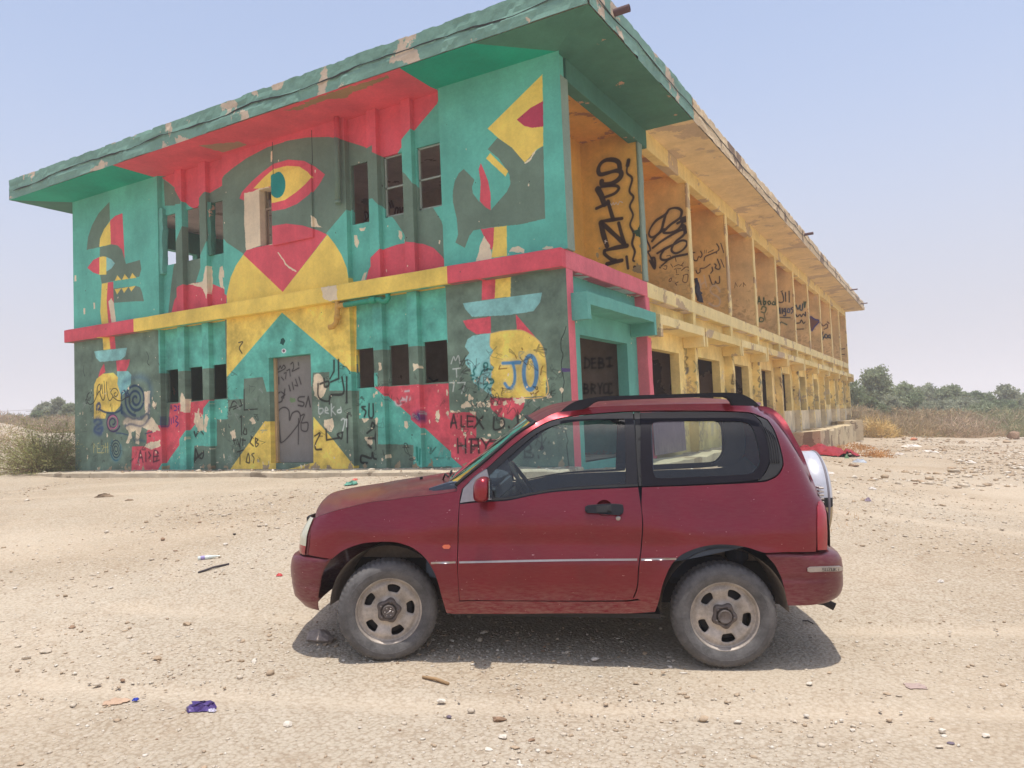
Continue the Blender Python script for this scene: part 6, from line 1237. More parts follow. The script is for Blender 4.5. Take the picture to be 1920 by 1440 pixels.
# ================================================================== GROUND
def groundmat():
    m = bpy.data.materials.new('stony_dust'); t, b, o = nodes(m); L = t.links.new; N = t.nodes.new
    g = N('ShaderNodeNewGeometry'); v = g.outputs['Position']
    def noise(s, d=6, r=.6, dist=0):
        n = N('ShaderNodeTexNoise'); n.inputs['Scale'].default_value = s; n.inputs['Detail'].default_value = d; n.inputs['Roughness'].default_value = r; n.inputs['Distortion'].default_value = dist; L(v, n.inputs['Vector']); return n.outputs[0]
    def mixc(f, a, c, lo=None, hi=None, mx=1.):
        if lo is not None:
            r = N('ShaderNodeMapRange'); r.inputs[1].default_value = lo; r.inputs[2].default_value = hi; r.inputs[4].default_value = mx; L(f, r.inputs[0]); f = r.outputs[0]
        k = N('ShaderNodeMix'); k.data_type = 'RGBA'; L(f, k.inputs['Factor'])
        if isinstance(a, tuple): k.inputs['A'].default_value = (*a, 1)
        else: L(a, k.inputs['A'])
        k.inputs['B'].default_value = (*c, 1); return k.outputs['Result']
    c = mixc(noise(.22, 8), lin((188, 175, 155)), lin((174, 157, 134)), .42, .62)
    c = mixc(noise(1.3, 8), c, lin((192, 175, 152)), .5, .75, .7)
    c = mixc(noise(5, 8, .7), c, lin((154, 132, 108)), .55, .72, .55)
    # ash and charcoal stains
    c = mixc(noise(.45, 5), c, lin((136, 124, 112)), .66, .74, .55)
    vo = N('ShaderNodeTexVoronoi'); vo.inputs['Scale'].default_value = 42; L(v, vo.inputs['Vector'])
    c = mixc(vo.outputs['Distance'], c, lin((142, 121, 98)), .42, .75, .5)
    vs = N('ShaderNodeSeparateColor'); L(vo.outputs['Color'], vs.inputs[0]); c = mixc(vs.outputs[0], c, lin((206, 194, 176)), .80, .92, .38)
    at = N('ShaderNodeAttribute'); at.attribute_name = 'packed'; c = mixc(at.outputs['Fac'], c, lin((196, 180, 158)), 0., 1., .55)
    L(c, b.inputs['Base Color']); b.inputs['Roughness'].default_value = .95; b.inputs['Specular IOR Level'].default_value = .15
    a = N('ShaderNodeMath'); a.operation = 'MULTIPLY_ADD'; L(vo.outputs['Distance'], a.inputs[0]); a.inputs[1].default_value = -.55; L(noise(24, 9, .7), a.inputs[2])
    a2 = N('ShaderNodeMath'); a2.operation = 'MULTIPLY_ADD'; L(noise(4, 5), a2.inputs[0]); a2.inputs[1].default_value = 1.2; L(a.outputs[0], a2.inputs[2])
    bp = N('ShaderNodeBump'); bp.inputs['Distance'].default_value = .022; rs_ = N('ShaderNodeMapRange'); rs_.inputs[3].default_value = .85; rs_.inputs[4].default_value = .5; L(at.outputs['Fac'], rs_.inputs[0]); L(rs_.outputs[0], bp.inputs['Strength']); L(a2.outputs[0], bp.inputs['Height']); L(bp.outputs[0], b.inputs['Normal'])
    return m
def track_mask(x, y):
    """two pairs of faint wheel tracks across the yard"""
    m = np.zeros(np.shape(x))
    for (ax, ay, bx_, by_, cv) in ((-9., -9.5, 9., -2.6, 1.0), (-12., -4., 14., 1.0, -1.5), (9., -12., 14., 20., .6)):
        dx, dy = bx_-ax, by_-ay; L_ = math.hypot(dx, dy); t = ((x-ax)*dx+(y-ay)*dy)/L_**2; s_ = ((x-ax)*dy-(y-ay)*dx)/L_-cv*np.sin(t*3.1)
        for o_ in (-.72, .72): m = np.maximum(m, np.exp(-((s_-o_)/.13)**2))
    return m
m_gr = groundmat()
rr = np.r_[np.geomspace(.6, 60, 330), np.geomspace(62, 1500, 50)]; yaw0 = math.atan2(VF[0], VF[1])
aa = np.r_[np.linspace(-.78, .78, 420), np.linspace(.80, 2*math.pi-.80, 90)]
RR, AA = np.meshgrid(rr, aa, indexing='ij'); X = CAM[0]+RR*np.sin(yaw0+AA); Y = CAM[1]+RR*np.cos(yaw0+AA); Z = gz(X, Y)-.014*track_mask(X, Y)
c0 = np.array([[CAM[0], CAM[1], gz(CAM[0], CAM[1])[0]]]); P = np.stack([X, Y, Z], -1)
R0, C0_ = P.shape[:2]; V = np.r_[P.reshape(-1, 3), c0]; Fc = [(i*C0_+j, (i+1)*C0_+j, (i+1)*C0_+(j+1) % C0_, i*C0_+(j+1) % C0_) for i in range(R0-1) for j in range(C0_)]+[(len(V)-1, j, (j+1) % C0_) for j in range(C0_)]
gr = mesh('ground', V, Fc, m_gr, None, True); pk = gr.data.attributes.new('packed', 'FLOAT', 'POINT'); pk.data.foreach_set('value', np.clip(np.maximum(track_mask(V[:, 0], V[:, 1])*(.6+.8*vnoise(V[:, 0]*1.3, V[:, 1]*1.3, 5)), (fbm(V[:, 0]*.35, V[:, 1]*.35, 61, 4)-.12)*1.6), 0, 1).astype(np.float32)); tag(gr, kind='structure')

# ---- gravel: every stone real, joined
def ico(sub=1):
    bm = bmesh.new(); bmesh.ops.create_icosphere(bm, subdivisions=sub, radius=1.); bm.verts.ensure_lookup_table(); V = np.array([v.co[:] for v in bm.verts]); Fc = np.array([[v.index for v in f.verts] for f in bm.faces]); bm.free(); return V, Fc
IV, IF = ico(1)
def stones(name, X, Y, S, mats, flat=.5, sink=.25, mi=None, seed=0):
    n = len(X); r = np.random.default_rng(seed); Z = gz(X, Y); nv = len(IV)
    jit = 1+.28*r.standard_normal((n, nv, 1)).clip(-1.6, 1.6); sx = r.uniform(.7, 1.4, (n, 1)); sy = r.uniform(.6, 1.1, (n, 1)); sz = r.uniform(flat*.6, flat*1.3, (n, 1)); a = r.uniform(0, 6.28, (n, 1))
    P = IV[None]*jit; px = P[..., 0]*sx; py = P[..., 1]*sy; pz = P[..., 2]*sz; s = S[:, None]
    V = np.stack([X[:, None]+s*(px*np.cos(a)-py*np.sin(a)), Y[:, None]+s*(px*np.sin(a)+py*np.cos(a)), Z[:, None]+s*(pz+sz*(1-2*sink))], -1).reshape(-1, 3)
    Fc = (IF[None]+np.arange(n)[:, None, None]*nv).reshape(-1, 3)
    me = bpy.data.meshes.new(name); me.vertices.add(len(V)); me.vertices.foreach_set('co', V.ravel()); me.loops.add(len(Fc)*3); me.loops.foreach_set('vertex_index', Fc.ravel()); me.polygons.add(len(Fc)); me.polygons.foreach_set('loop_start', np.arange(len(Fc))*3); me.polygons.foreach_set('loop_total', np.full(len(Fc), 3))
    for mm in mats: me.materials.append(mm)
    if len(mats) > 1: me.polygons.foreach_set('material_index', np.repeat(mi if mi is not None else r.integers(0, len(mats), n), len(IF)))
    me.update(); me.validate(); o = bpy.data.objects.new(name, me); COL.objects.link(o); return o
m_st = [mat('stone_pale', (196, 182, 162), .9, var=.25, scale=30), mat('stone_tan', (176, 154, 128), .9, var=.25, scale=30), mat('stone_white', (212, 202, 186), .9, var=.2, scale=30), mat('stone_brown', (146, 118, 94), .9, var=.3, scale=30)]
def tracks(x, y, r, n): return track_mask(x, y)*.75 > r.random(n)
def scatter(n, rmin, rmax, seed, spread=.74, pw=0.):
    r = np.random.default_rng(seed); u = r.random(n); d = rmin*(rmax/rmin)**u; a = yaw0+r.uniform(-spread, spread, n); x = CAM[0]+d*np.sin(a); y = CAM[1]+d*np.cos(a)
    k = ~((x > -13.7) & (x < .95) & (y > -.85) & (y < 38.5)); k &= (fbm(x*.55, y*.55, seed, 3)*1.5+.42 > r.random(n)) & ~tracks(x, y, r, n)
    return x[k], y[k], d[k]
r_ = np.random.default_rng(3)
x, y, d = scatter(80000, 2.2, 42, 5); s = (.0026+.0011*d**.75)*np.exp(.5*r_.standard_normal(len(x)))*.9; s = np.minimum(s, .05)
o = stones('gravel', x, y, s, m_st, mi=r_.choice(4, len(x), p=[.48, .31, .20, .01]), seed=2); tag(o, 'pale limestone gravel strewn over the whole dusty yard', 'gravel', kind='stuff')
# rubble: denser by the terrace and in the littered patch on the right
n = 4600; x = r_.uniform(1.2, 9, n)+r_.uniform(0, 3, n); y = r_.uniform(4, 40, n); k = vnoise(x*.5, y*.5, 44)+.5 > .42; x, y = x[k], y[k]
o = stones('rubble', x, y, np.exp(r_.normal(-3.35, .5, len(x))).clip(.012, .10), m_st, flat=.45, mi=r_.choice(4, len(x), p=[.38, .32, .25, .05]), seed=9); tag(o, 'broken plaster rubble strewn beside the raised terrace', 'rubble', kind='stuff')
x = np.r_[r_.uniform(-13.4, 0, 420), r_.uniform(.6, 1.4, 260)]; y = np.r_[r_.uniform(-.75, -.05, 420), r_.uniform(.3, 12, 260)]
def on_apron(x, y): return np.where((x < .15) & (y > -.8), -.02, gz(x, y))
_gz0 = gz
gz = lambda a, b_, fine=True: on_apron2(a, b_, fine)
def on_apron2(a, b_, fine=True):
    z = _gz0(a, b_, fine); a = np.atleast_1d(a); b_ = np.atleast_1d(b_); return np.where((a < .15) & (a > -13.6) & (b_ > -.8) & (b_ < 0), -.02, z)
o = stones('wall_foot_debris', x, y, np.exp(r_.normal(-4.1, .5, len(x))).clip(.006, .05), m_st, flat=.5, mi=r_.choice(4, len(x), p=[.35, .3, .2, .15]), seed=12); tag(o, 'crumbs of plaster along the foot of the building', 'debris', kind='stuff')
gz = _gz0

# ---- single stones big enough to point at
IV2, IF2 = ico(2)
def rock(px, py, wpx, label, name='rock', hgt=.6, c=0, cat='rock', group='loose stones lying on the dusty yard', seed=None, m=None, sink=.2):
    p = G(px, py); d = np.dot(p-CAM, VF); s = wpx/2*d/F_PX; r = np.random.default_rng(seed if seed is not None else int(px*7+py))
    n1 = np.array([fbm(IV2[:, 0]*1.3+r.random()*9, IV2[:, 1]*1.3+IV2[:, 2]*1.9, 3, 3)]).ravel(); q = IV2*(1+.5*n1)[:, None]
    for _ in range(5):
        nn = r.standard_normal(3); nn /= np.linalg.norm(nn); k = q@nn; cut = .62; q = q-np.outer(np.maximum(k-cut, 0), nn)
    q = q*[1.15, .8, hgt]; a = r.uniform(-.5, .5); q = np.c_[q[:, 0]*math.cos(a)-q[:, 1]*math.sin(a), q[:, 0]*math.sin(a)+q[:, 1]*math.cos(a), q[:, 2]]
    rx, ry = VR[:2]/np.linalg.norm(VR[:2]); q = np.c_[q[:, 0]*rx-q[:, 1]*ry, q[:, 0]*ry+q[:, 1]*rx, q[:, 2]]*s
    o = mesh(name, q, IF2, m or m_st[c], None, False); o.location = (p[0], p[1], p[2]-q[:, 2].min()*(1-sink*1.6)); return tag(o, label, cat, group)
rock(603, 1200, 52, 'dark grey boulder in the car shadow ahead of the front wheel', hgt=.55, m=mat('stone_grey', (160, 146, 134), .9, var=.3, scale=20), seed=31, sink=.3)
rock(609, 1210, 9, 'small stone at the foot of the shaded grey boulder', c=1)
rock(1116, 1238, 15, 'flat stone at the shadow edge below the middle of the car', c=2, hgt=.5)
rock(1900, 824, 24, 'large brown broken block at the far right edge of the yard', c=3, hgt=.8)
rock(1895, 816, 17, 'flat brown brick just behind the large block at the far right', c=3, hgt=.3)
rock(1886, 831, 14, 'rounded tan stone in front of the large block at far right', c=1)
rock(1861, 819, 9, 'small flat brown stone left of the large block at far right', c=3, hgt=.4)
rock(1849, 847, 14, 'curved brown potsherd-like stone right of the white bag', c=3, hgt=.35)
rock(1869, 853, 10, 'dark rounded stone below the curved brown one on the right', c=3)
rock(1804, 832, 12, 'grey-brown stone below the white plastic bag on the right', c=1)
rock(1713, 826, 12, 'pinkish brick fragment among white litter right of the building', c=3, m=mat('brick_pink', (196, 130, 100), .9))
rock(1695, 824, 9, 'grey cube of concrete by the low slab on the right', c=1, hgt=.9)
rock(1619, 939, 12, 'tan stone beside the purple scrap behind the car', c=1)
rock(1320, 1352, 20, 'egg-shaped tan stone on the ground below the rear wheel', c=1, hgt=.6)
rock(1244, 1262, 10, 'small tan stone just below the rear tyre', c=1)
rock(540, 1361, 18, 'white stone in the foreground left of centre', c=2)
rock(938, 1352, 26, 'long dark brown stone in the bottom middle foreground', c=3, hgt=.4)
rock(828, 1316, 18, 'flat white stone with a shaded underside below the front tyre', c=2, hgt=.4)
rock(842, 1346, 12, 'small purple-grey pebble in the foreground', c=3, m=mat('pebble_purple', (110, 98, 108), .8))
rock(944, 1385, 17, 'white angular stone in the bottom middle foreground', c=2, hgt=.7)
rock(997, 1390, 15, 'brown flat stone right of the white angular one', c=3, hgt=.4)
rock(966, 1404, 18, 'tan flat stone below the white angular one', c=1, hgt=.4)
rock(917, 1407, 14, 'blocky pinkish white stone near the bottom edge', c=2, hgt=.6)
rock(1766, 1373, 14, 'bright white stone in the lower right foreground', c=2)
rock(1848, 1381, 16, 'white stone at the lower right near the picture edge', c=2, hgt=.5)
rock(1783, 1395, 12, 'small dark purple pebble in the lower right foreground', c=3, m=mat('pebble_purple', (110, 98, 108), .8), hgt=.5)
rock(1598, 1371, 11, 'round white stone right of the rear tyre foreground', c=2)
rock(1578, 1352, 9, 'greenish white chip up-left of the round white stone', c=2)
rock(1761, 1401, 14, 'flat pale stone beside the dark pebble at lower right', c=0, hgt=.35)
rock(1519, 1284, 13, 'rounded white stone right of the tip of the car shadow', c=2, hgt=.5)
rock(1555, 1263, 9, 'brown pebble at the tip of the car shadow', c=1)
rock(1663, 1302, 13, 'flat grey-green stone right of the car shadow tip', c=1, hgt=.4)
rock(1747, 1349, 10, 'tan stone with dark underside in the right foreground', c=1)
rock(135, 1178, 12, 'dark rounded stone in the middle left of the yard', c=3)
rock(296, 1237, 16, 'oval tan stone in the lower left yard', c=1, hgt=.7)
rock(350, 1172, 15, 'flat grey stone up-right of the oval tan one', c=1, hgt=.5)
rock(477, 1242, 12, 'round white stone in the lower left yard', c=2); rock(454, 1241, 10, 'tan stone just left of the round white one', c=1)
rock(230, 1277, 11, 'dark brown pebble above the cardboard scrap', c=3); rock(338, 1265, 10, 'pale stone right of the dark brown pebble', c=0)
rock(86, 1224, 18, 'pale domed stone at the left of the yard', c=0, hgt=.6); rock(48, 1236, 16, 'pale stone close to the left edge', c=0, hgt=.5)
rock(305, 1013, 10, 'dark brown angular stone left of the glass bottle', c=3); rock(329, 1034, 9, 'flat brown stone just up-left of the glass bottle', c=3, hgt=.4)
rock(440, 1003, 7, 'black lump left of the car nose', c=3, m=mat('char_black', (44, 38, 36), .9)); rock(423, 1022, 9, 'white stone by the black lump', c=2)
rock(309, 1075, 8, 'small pale stone below the bottle', c=0); rock(205, 884, 11, 'white limestone lump against the foot of the wall left of the spirals', c=2, hgt=1.1); rock(276, 885, 22, 'pinkish broken plaster lump at the foot of the wall', c=0, hgt=.7, m=mat('plaster_lump', (214, 160, 140), .9))
rock(157, 881, 18, 'brown-grey stone at the left corner of the building', c=3, hgt=.9); rock(418, 881, 12, 'grey rubble lump at the wall foot below the yellow triangle', c=1)
rock(740, 876, 10, 'grey lump on the paving below the purple spray dot', c=1); rock(828, 879, 12, 'pale yellow lump on the paving left of the windscreen', c=0)
rock(38, 1434, 14, 'stone at the bottom left corner', c=1)

# ---- litter
def strip_obj(name, p0, p1, r, m, label, cat, seg=8, bend=.01, rs=None):
    a, b_ = G(*p0), G(*p1); mid = (a+b_)/2+np.array([0, 0, bend]); bm = bmesh.new(); u = np.array([0, 0, r*.8]); tube(bm, [a+u, mid+u, b_+u], rs or r, seg); o = bmobj(name, bm, m, None, smooth=True); return tag(o, label, cat)
strip_obj('rubber_hose', (372, 1075), (429, 1059), .010, mat('hose_black', (66, 58, 62), .7), 'short dark rubber hose lying below the clear bottle', 'hose')
strip_obj('wooden_stick', (793, 1272), (841, 1285), .011, mat('stick_wood', (166, 134, 96), .8, stretch=(2, 2, 20)), 'split wooden stick below the front tyre', 'stick', 5)
strip_obj('metal_rod', (1505, 1165), (1525, 1170), .005, mat('rod_dark', (70, 60, 56), .7), 'thin dark rod in the car shadow behind the rear wheel', 'rod', 6)
# clear bottle lying on its side
a, b_ = G(371, 1051), G(412, 1046); dv = Vector(b_-a); L_ = dv.length; rb_ = 7.0/2*np.linalg.norm(a-CAM)/F_PX
bm = bmesh.new(); k = L_; lathe(bm, [(.001, 0), (rb_*.9, 0), (rb_, k*.03), (rb_, k*.34), (rb_*.93, k*.38), (rb_, k*.42), (rb_, k*.5), (rb_*.6, k*.75), (rb_*.33, k*.92), (rb_*.36, k*.93), (rb_*.36, k)], 20, 'z')
bt = bmobj('glass_bottle', bm, mat('bottle_plastic', (214, 222, 216), .15, bump=0, vec='Object'), None, smooth=True); bt.rotation_euler = dv.to_track_quat('Z', 'Y').to_euler(); bt.location = Vector(a)+Vector((0, 0, rb_)); tag(bt, 'clear bottle with purple label lying left of the car nose', 'bottle')
bm = bmesh.new(); lathe(bm, [(rb_*1.03, k*.12), (rb_*1.03, k*.31)], 20, 'z'); lb = bmobj('bottle_label', bm, mat('label_purple', (150, 136, 186), .5, vec='Object'), bt, smooth=True)
def crumple(name, px, py, wpx, hpx, m, label, cat, seed=1, lift=.35, nx=9, ny=7, h=None, group=None, elong=1.):
    p = G(px, py); d = float(np.dot(p-CAM, VF)); wx = wpx*d/F_PX; r = np.random.default_rng(seed)
    rx = VR[:2]/np.linalg.norm(VR[:2]); ry = np.array([-rx[1], rx[0]]); dep = wx*.7*elong; hh = h or hpx*d/F_PX*lift*2
    P = np.zeros((ny, nx, 3))
    for j in range(ny):
        for i in range(nx):
            u = (i/(nx-1)-.5); v_ = (j/(ny-1)-.5); u2 = u+.12*r.standard_normal()*(1-abs(u)); v2 = v_+.12*r.standard_normal()*(1-abs(v_)); e = 1-max(abs(2*u), abs(2*v_))**2
            xy = p[:2]+rx*u2*wx*(1-.25*abs(2*v_)**2)+ry*v2*dep; P[j, i] = (*xy, gz(xy[0], xy[1])[0]+.006+hh*e*(.35+.65*r.random()))
    o = grid(name, P, m, None, False)
    sm = o.modifiers.new('s', 'SOLIDIFY'); sm.thickness = .003
    return tag(o, label, cat, group)
crumple('snack_wrapper', 378, 1330, 50, 22, mat('wrapper_purple', (78, 58, 118), .35, .2, var=.5, scale=60), 'crumpled purple snack wrapper in the lower left foreground', 'wrapper', 3)
crumple('wrapper_lining', 398, 1336, 14, 9, mat('wrapper_silver', (214, 208, 222), .3, .4), 'silvery white torn end by the purple wrapper', 'wrapper', 6)
crumple('blue_cap', 254, 1314, 12, 8, mat('cap_blue', (36, 58, 160), .4), 'small bright blue plastic cap at lower left', 'bottle cap', 4)
crumple('cardboard_scrap', 218, 1316, 42, 9, mat('cardboard', (186, 156, 130), .9), 'flat brown cardboard scrap beside the blue cap', 'cardboard', 5, .12)
crumple('cardboard_scrap', 1717, 1288, 36, 12, mat('cardboard_grey', (172, 150, 140), .9), 'flat oval greyish cardboard scrap right of the car', 'cardboard', 15, .08)
crumple('bark_piece', 195, 933, 36, 9, mat('bark', (136, 116, 94), .9), 'flat piece of weathered wood on the left of the yard', 'wood', 8, .5, elong=.4)
crumple('bark_piece', 242, 940, 14, 4, mat('bark', (136, 116, 94), .9), 'small flat wood chip right of the weathered wood', 'wood', 9, .3)
crumple('red_scrap', 524, 1080, 12, 7, mat('scrap_red', (190, 60, 60), .6), 'tiny red and white paper scrap just left of the bumper', 'paper scrap', 10)
crumple('teal_scrap', 658, 908, 26, 12, mat('scrap_teal', (90, 150, 130), .7), 'teal plastic scrap on the ground beyond the bonnet', 'plastic scrap', 11)
crumple('red_packet', 665, 901, 11, 6, mat('scrap_coral', (222, 110, 96), .7), 'coral packet lying on the teal scrap', 'packet', 12)
crumple('red_tile', 347, 882, 20, 5, mat('scrap_coral', (222, 110, 96), .7), 'coral red flat scrap at the foot of the wall', 'plastic scrap', 13, .2)
crumple('red_tile', 295, 889, 15, 4, mat('scrap_coral', (222, 110, 96), .7), 'coral red flat scrap lying further out from the wall', 'plastic scrap', 14, .2)
crumple('plastic_bag', 1774, 817, 24, 9, mat('bag_white', (232, 232, 230), .6), 'white plastic bag lying on the sand at right', 'plastic bag', 21, .5, elong=.5)
crumple('water_bottle', 1612, 868, 26, 9, mat('bag_bluewhite', (206, 214, 224), .3), 'crushed pale water bottle behind the spare wheel', 'bottle', 22, .5, elong=.3)
crumple('green_can', 1588, 860, 9, 7, mat('can_green', (120, 160, 120), .4), 'crushed green can beside the red cloth', 'can', 23, .7, elong=.4)
crumple('purple_scrap', 1628, 943, 11, 8, mat('scrap_violet', (140, 124, 136), .6), 'crumpled violet scrap behind the car', 'plastic scrap', 24, .6)
for i, (px, py, w_, lb_) in enumerate(((1708, 838, 34, 'white torn sheet nearest the terrace'), (1745, 850, 30, 'white torn sheet among the rubble mid-right'), (1687, 854, 20, 'white paper in the middle of the littered patch'), (1821, 867, 18, 'small white paper right of the littered patch'), (1600, 826, 26, 'white scraps heaped against the terrace foot'), (1655, 806, 22, 'white paper by the low concrete slab'), (1800, 806, 30, 'white litter at the edge of the dry scrub'), (1556, 887, 16, 'white scrap just behind the spare wheel'), (1636, 918, 15, 'little white scrap down-right of the crushed bottle'), (1764, 1092, 12, 'small white chip of paper on bare ground at right'))):
    crumple('paper_litter', px, py, w_, 6, mat('paper_white', (222, 214, 204), .8), lb_, 'paper litter', 30+i, .4, elong=.8, group='white paper and plastic litter right of the building')
# red cloth thrown over the stones
ca = G(1500, 838); cb = G(1585, 858); rxc = np.array(cb-ca); n_u, n_v = 80, 34; P = np.zeros((n_v, n_u, 3)); side_ = np.array([-rxc[1], rxc[0], 0]); side_ /= np.linalg.norm(side_); LC = np.linalg.norm(rxc)
for j in range(n_v):
    for i in range(n_u):
        u, v_ = i/(n_u-1), j/(n_v-1)-.5; wd = (.62-.38*u)*LC*.5*(1+.5*float(vnoise(u*7, 3, 4)))
        c = ca+rxc*u+side_*v_*wd; fold = .26*float(fbm(u*8+v_*3, v_*5+u*4, 13, 4))+.09*abs(math.sin(v_*9+u*13+3*float(vnoise(u*5, v_*4, 8))))-.05
        c[2] = gz(c[0], c[1])[0]+.04+max(0., (1-(2*v_)**2))*(.22-.16*u)+fold*(1-abs(2*v_))**.5; c[2] = max(c[2], gz(c[0], c[1])[0]+.01); P[j, i] = c
cl = grid('red_cloth', P, mat('cloth_red', (150, 16, 38), .8, var=.35, scale=8, bump=.1), None, True); cl.modifiers.new('s', 'SOLIDIFY').thickness = .006
tag(cl, 'crumpled dark red cloth thrown on the rubble beside the spare wheel', 'cloth')
# dark garment hanging on the gallery edge of the third bay
q0 = onX(1303, 545, .02); bm = bmesh.new(); yk = FINS[2]+.13
prf = [((0, 1.0), (.02, 1.0)), ((0, .86), (.055, .84)), ((0, .66), (.10, .64)), ((0, .48), (.15, .46)), ((0, .40), (.22, .44)), ((0, .33), (.15, .34)), ((.01, .18), (.155, .16)), ((.03, 0), (.17, -.02))]
prev = None
for (a, za), (b2, zb_) in prf:
    row = [bm.verts.new((.06+.03*math.sin(t*7+za*9), yk+(a+(b2-a)*t)*2.6, ZB1+.02+(za+(zb_-za)*t)*.52)) for t in np.linspace(0, 1, 6)]
    if prev:
        for i in range(5): bm.faces.new((prev[i], prev[i+1], row[i+1], row[i]))
    prev = row
o = bmobj('dark_garment', bm, mat('garment_navy', (34, 28, 44), .9), None, smooth=True); o.modifiers.new('s', 'SOLIDIFY').thickness = .03; tag(o, 'dark navy garment propped at the gallery edge behind the second partition', 'garment')
# slabs and steps at the far end of the terrace
def slab(name, px0, px1, py, th, dep, m, label, rot=0., z=None, cat='concrete slab'):
    a = onZ(px0, py, z); b_ = onZ(px1, py, z); c = (a+b_)/2; L_ = np.linalg.norm(b_-a); bm = bmesh.new(); bx(bm, -L_/2, L_/2, -dep/2, dep/2, -th, 0)
    for q in range(1, 8): bmesh.ops.bisect_plane(bm, geom=bm.verts[:]+bm.edges[:]+bm.faces[:], plane_co=(-L_/2+L_*q/8, 0, 0), plane_no=(1, 0, 0))
    for v in bm.verts: v.co += Vector((random.uniform(-.03, .03), random.uniform(-.03, .03), random.uniform(-.015, .015)))
    o = bmobj(name, bm, m, None); o.location = c; o.rotation_euler = (random.uniform(-.03, .03), 0, math.atan2(b_[1]-a[1], b_[0]-a[0])+rot); return tag(o, label, cat)
m_slab = plaster('broken_slab', (206, 188, 156), (150, 132, 110), .56, bump=1.)
slab('concrete_step', 1570, 1600, 788.5, .98, .9, m_slab, 'topmost concrete step at the far end of the terrace', z=.12)
slab('concrete_step', 1583, 1612, 794, .80, .8, m_slab, 'second concrete step down from the far terrace', z=-.10)
slab('concrete_step', 1596, 1624, 800, .50, .8, m_slab, 'third and lowest concrete step of the far terrace', z=-.36)
slab('concrete_slab', 1644, 1686, 803, .30, 1.5, m_slab, 'low broken concrete slab lying right of the steps', z=-.72)
slab('concrete_slab', 1508, 1548, 804, .10, .6, m_slab, 'tilted slab broken off the terrace edge', z=-.03, rot=.15)
# ================================================================== VEGETATION
def leafmat(name, rgb, tr=.35, var=.35):
    m = bpy.data.materials.new(name); t, b, o = nodes(m); L = t.links.new; N = t.nodes.new
    g = N('ShaderNodeNewGeometry'); n = N('ShaderNodeTexNoise'); n.inputs['Scale'].default_value = 1.6; n.inputs['Detail'].default_value = 4; L(g.outputs['Position'], n.inputs['Vector'])
    mu = N('ShaderNodeMath'); mu.operation = 'MULTIPLY_ADD'; L(g.outputs['Random Per Island'], mu.inputs[0]); mu.inputs[1].default_value = var; mu.inputs[2].default_value = 1-var*.5
    r = N('ShaderNodeMapRange'); r.inputs[1].default_value = .3; r.inputs[2].default_value = .7; r.inputs[3].default_value = .8; r.inputs[4].default_value = 1.2; L(n.outputs[0], r.inputs[0])
    m2 = N('ShaderNodeMath'); m2.operation = 'MULTIPLY'; L(mu.outputs[0], m2.inputs[0]); L(r.outputs[0], m2.inputs[1])
    vm = N('ShaderNodeVectorMath'); vm.operation = 'SCALE'; vm.inputs[0].default_value = lin(rgb); L(m2.outputs[0], vm.inputs['Scale'])
    d = N('ShaderNodeBsdfDiffuse'); L(vm.outputs[0], d.inputs[0]); tl = N('ShaderNodeBsdfTranslucent'); L(vm.outputs[0], tl.inputs[0]); mx = N('ShaderNodeMixShader'); mx.inputs[0].default_value = tr; L(d.outputs[0], mx.inputs[1]); L(tl.outputs[0], mx.inputs[2]); L(mx.outputs[0], o.inputs[0]); return m
m_leaf = [leafmat('tamarisk_green', (150, 158, 124)), leafmat('grey_green', (160, 164, 138)), leafmat('dark_green', (132, 144, 108))]
m_bush = leafmat('bush_green', (164, 164, 112)); m_dry = [leafmat('dry_brown', (178, 156, 122), .2), leafmat('dry_pink', (190, 168, 142), .2), leafmat('dry_olive', (158, 156, 118), .25)]
m_bark = mat('bark_grey', (110, 96, 82), .95, var=.4); m_twig = mat('twig_brown', (140, 118, 92), .95, var=.4)
def blades(name, P, D, Ln, Wd, m, parent=None, mi=None, mats=None):
    """many small leaf or straw blades in one mesh: a thin triangle each (two for a leaf)"""
    n = len(P); r = np.random.default_rng(n); D = D/np.linalg.norm(D, axis=1)[:, None]; S_ = np.cross(D, r.standard_normal((n, 3))); S_ /= np.linalg.norm(S_, axis=1)[:, None]+1e-9
    a = P-S_*Wd[:, None]/2; b_ = P+S_*Wd[:, None]/2; mid = P+D*Ln[:, None]*.5+S_*Wd[:, None]*.7; t = P+D*Ln[:, None]
    V = np.stack([a, b_, mid, t], 1).reshape(-1, 3); i = np.arange(n)*4; Fc = np.stack([i, i+1, i+2, i+3], 1)
    me = bpy.data.meshes.new(name); me.vertices.add(len(V)); me.vertices.foreach_set('co', V.ravel()); me.loops.add(n*4); me.loops.foreach_set('vertex_index', Fc.ravel()); me.polygons.add(n); me.polygons.foreach_set('loop_start', np.arange(n)*4); me.polygons.foreach_set('loop_total', np.full(n, 4))
    for mm in (mats or [m]): me.materials.append(mm)
    if mi is not None: me.polygons.foreach_set('material_index', mi)
    me.update(); me.validate(); o = bpy.data.objects.new(name, me); COL.objects.link(o)
    if parent: o.parent = parent
    return o
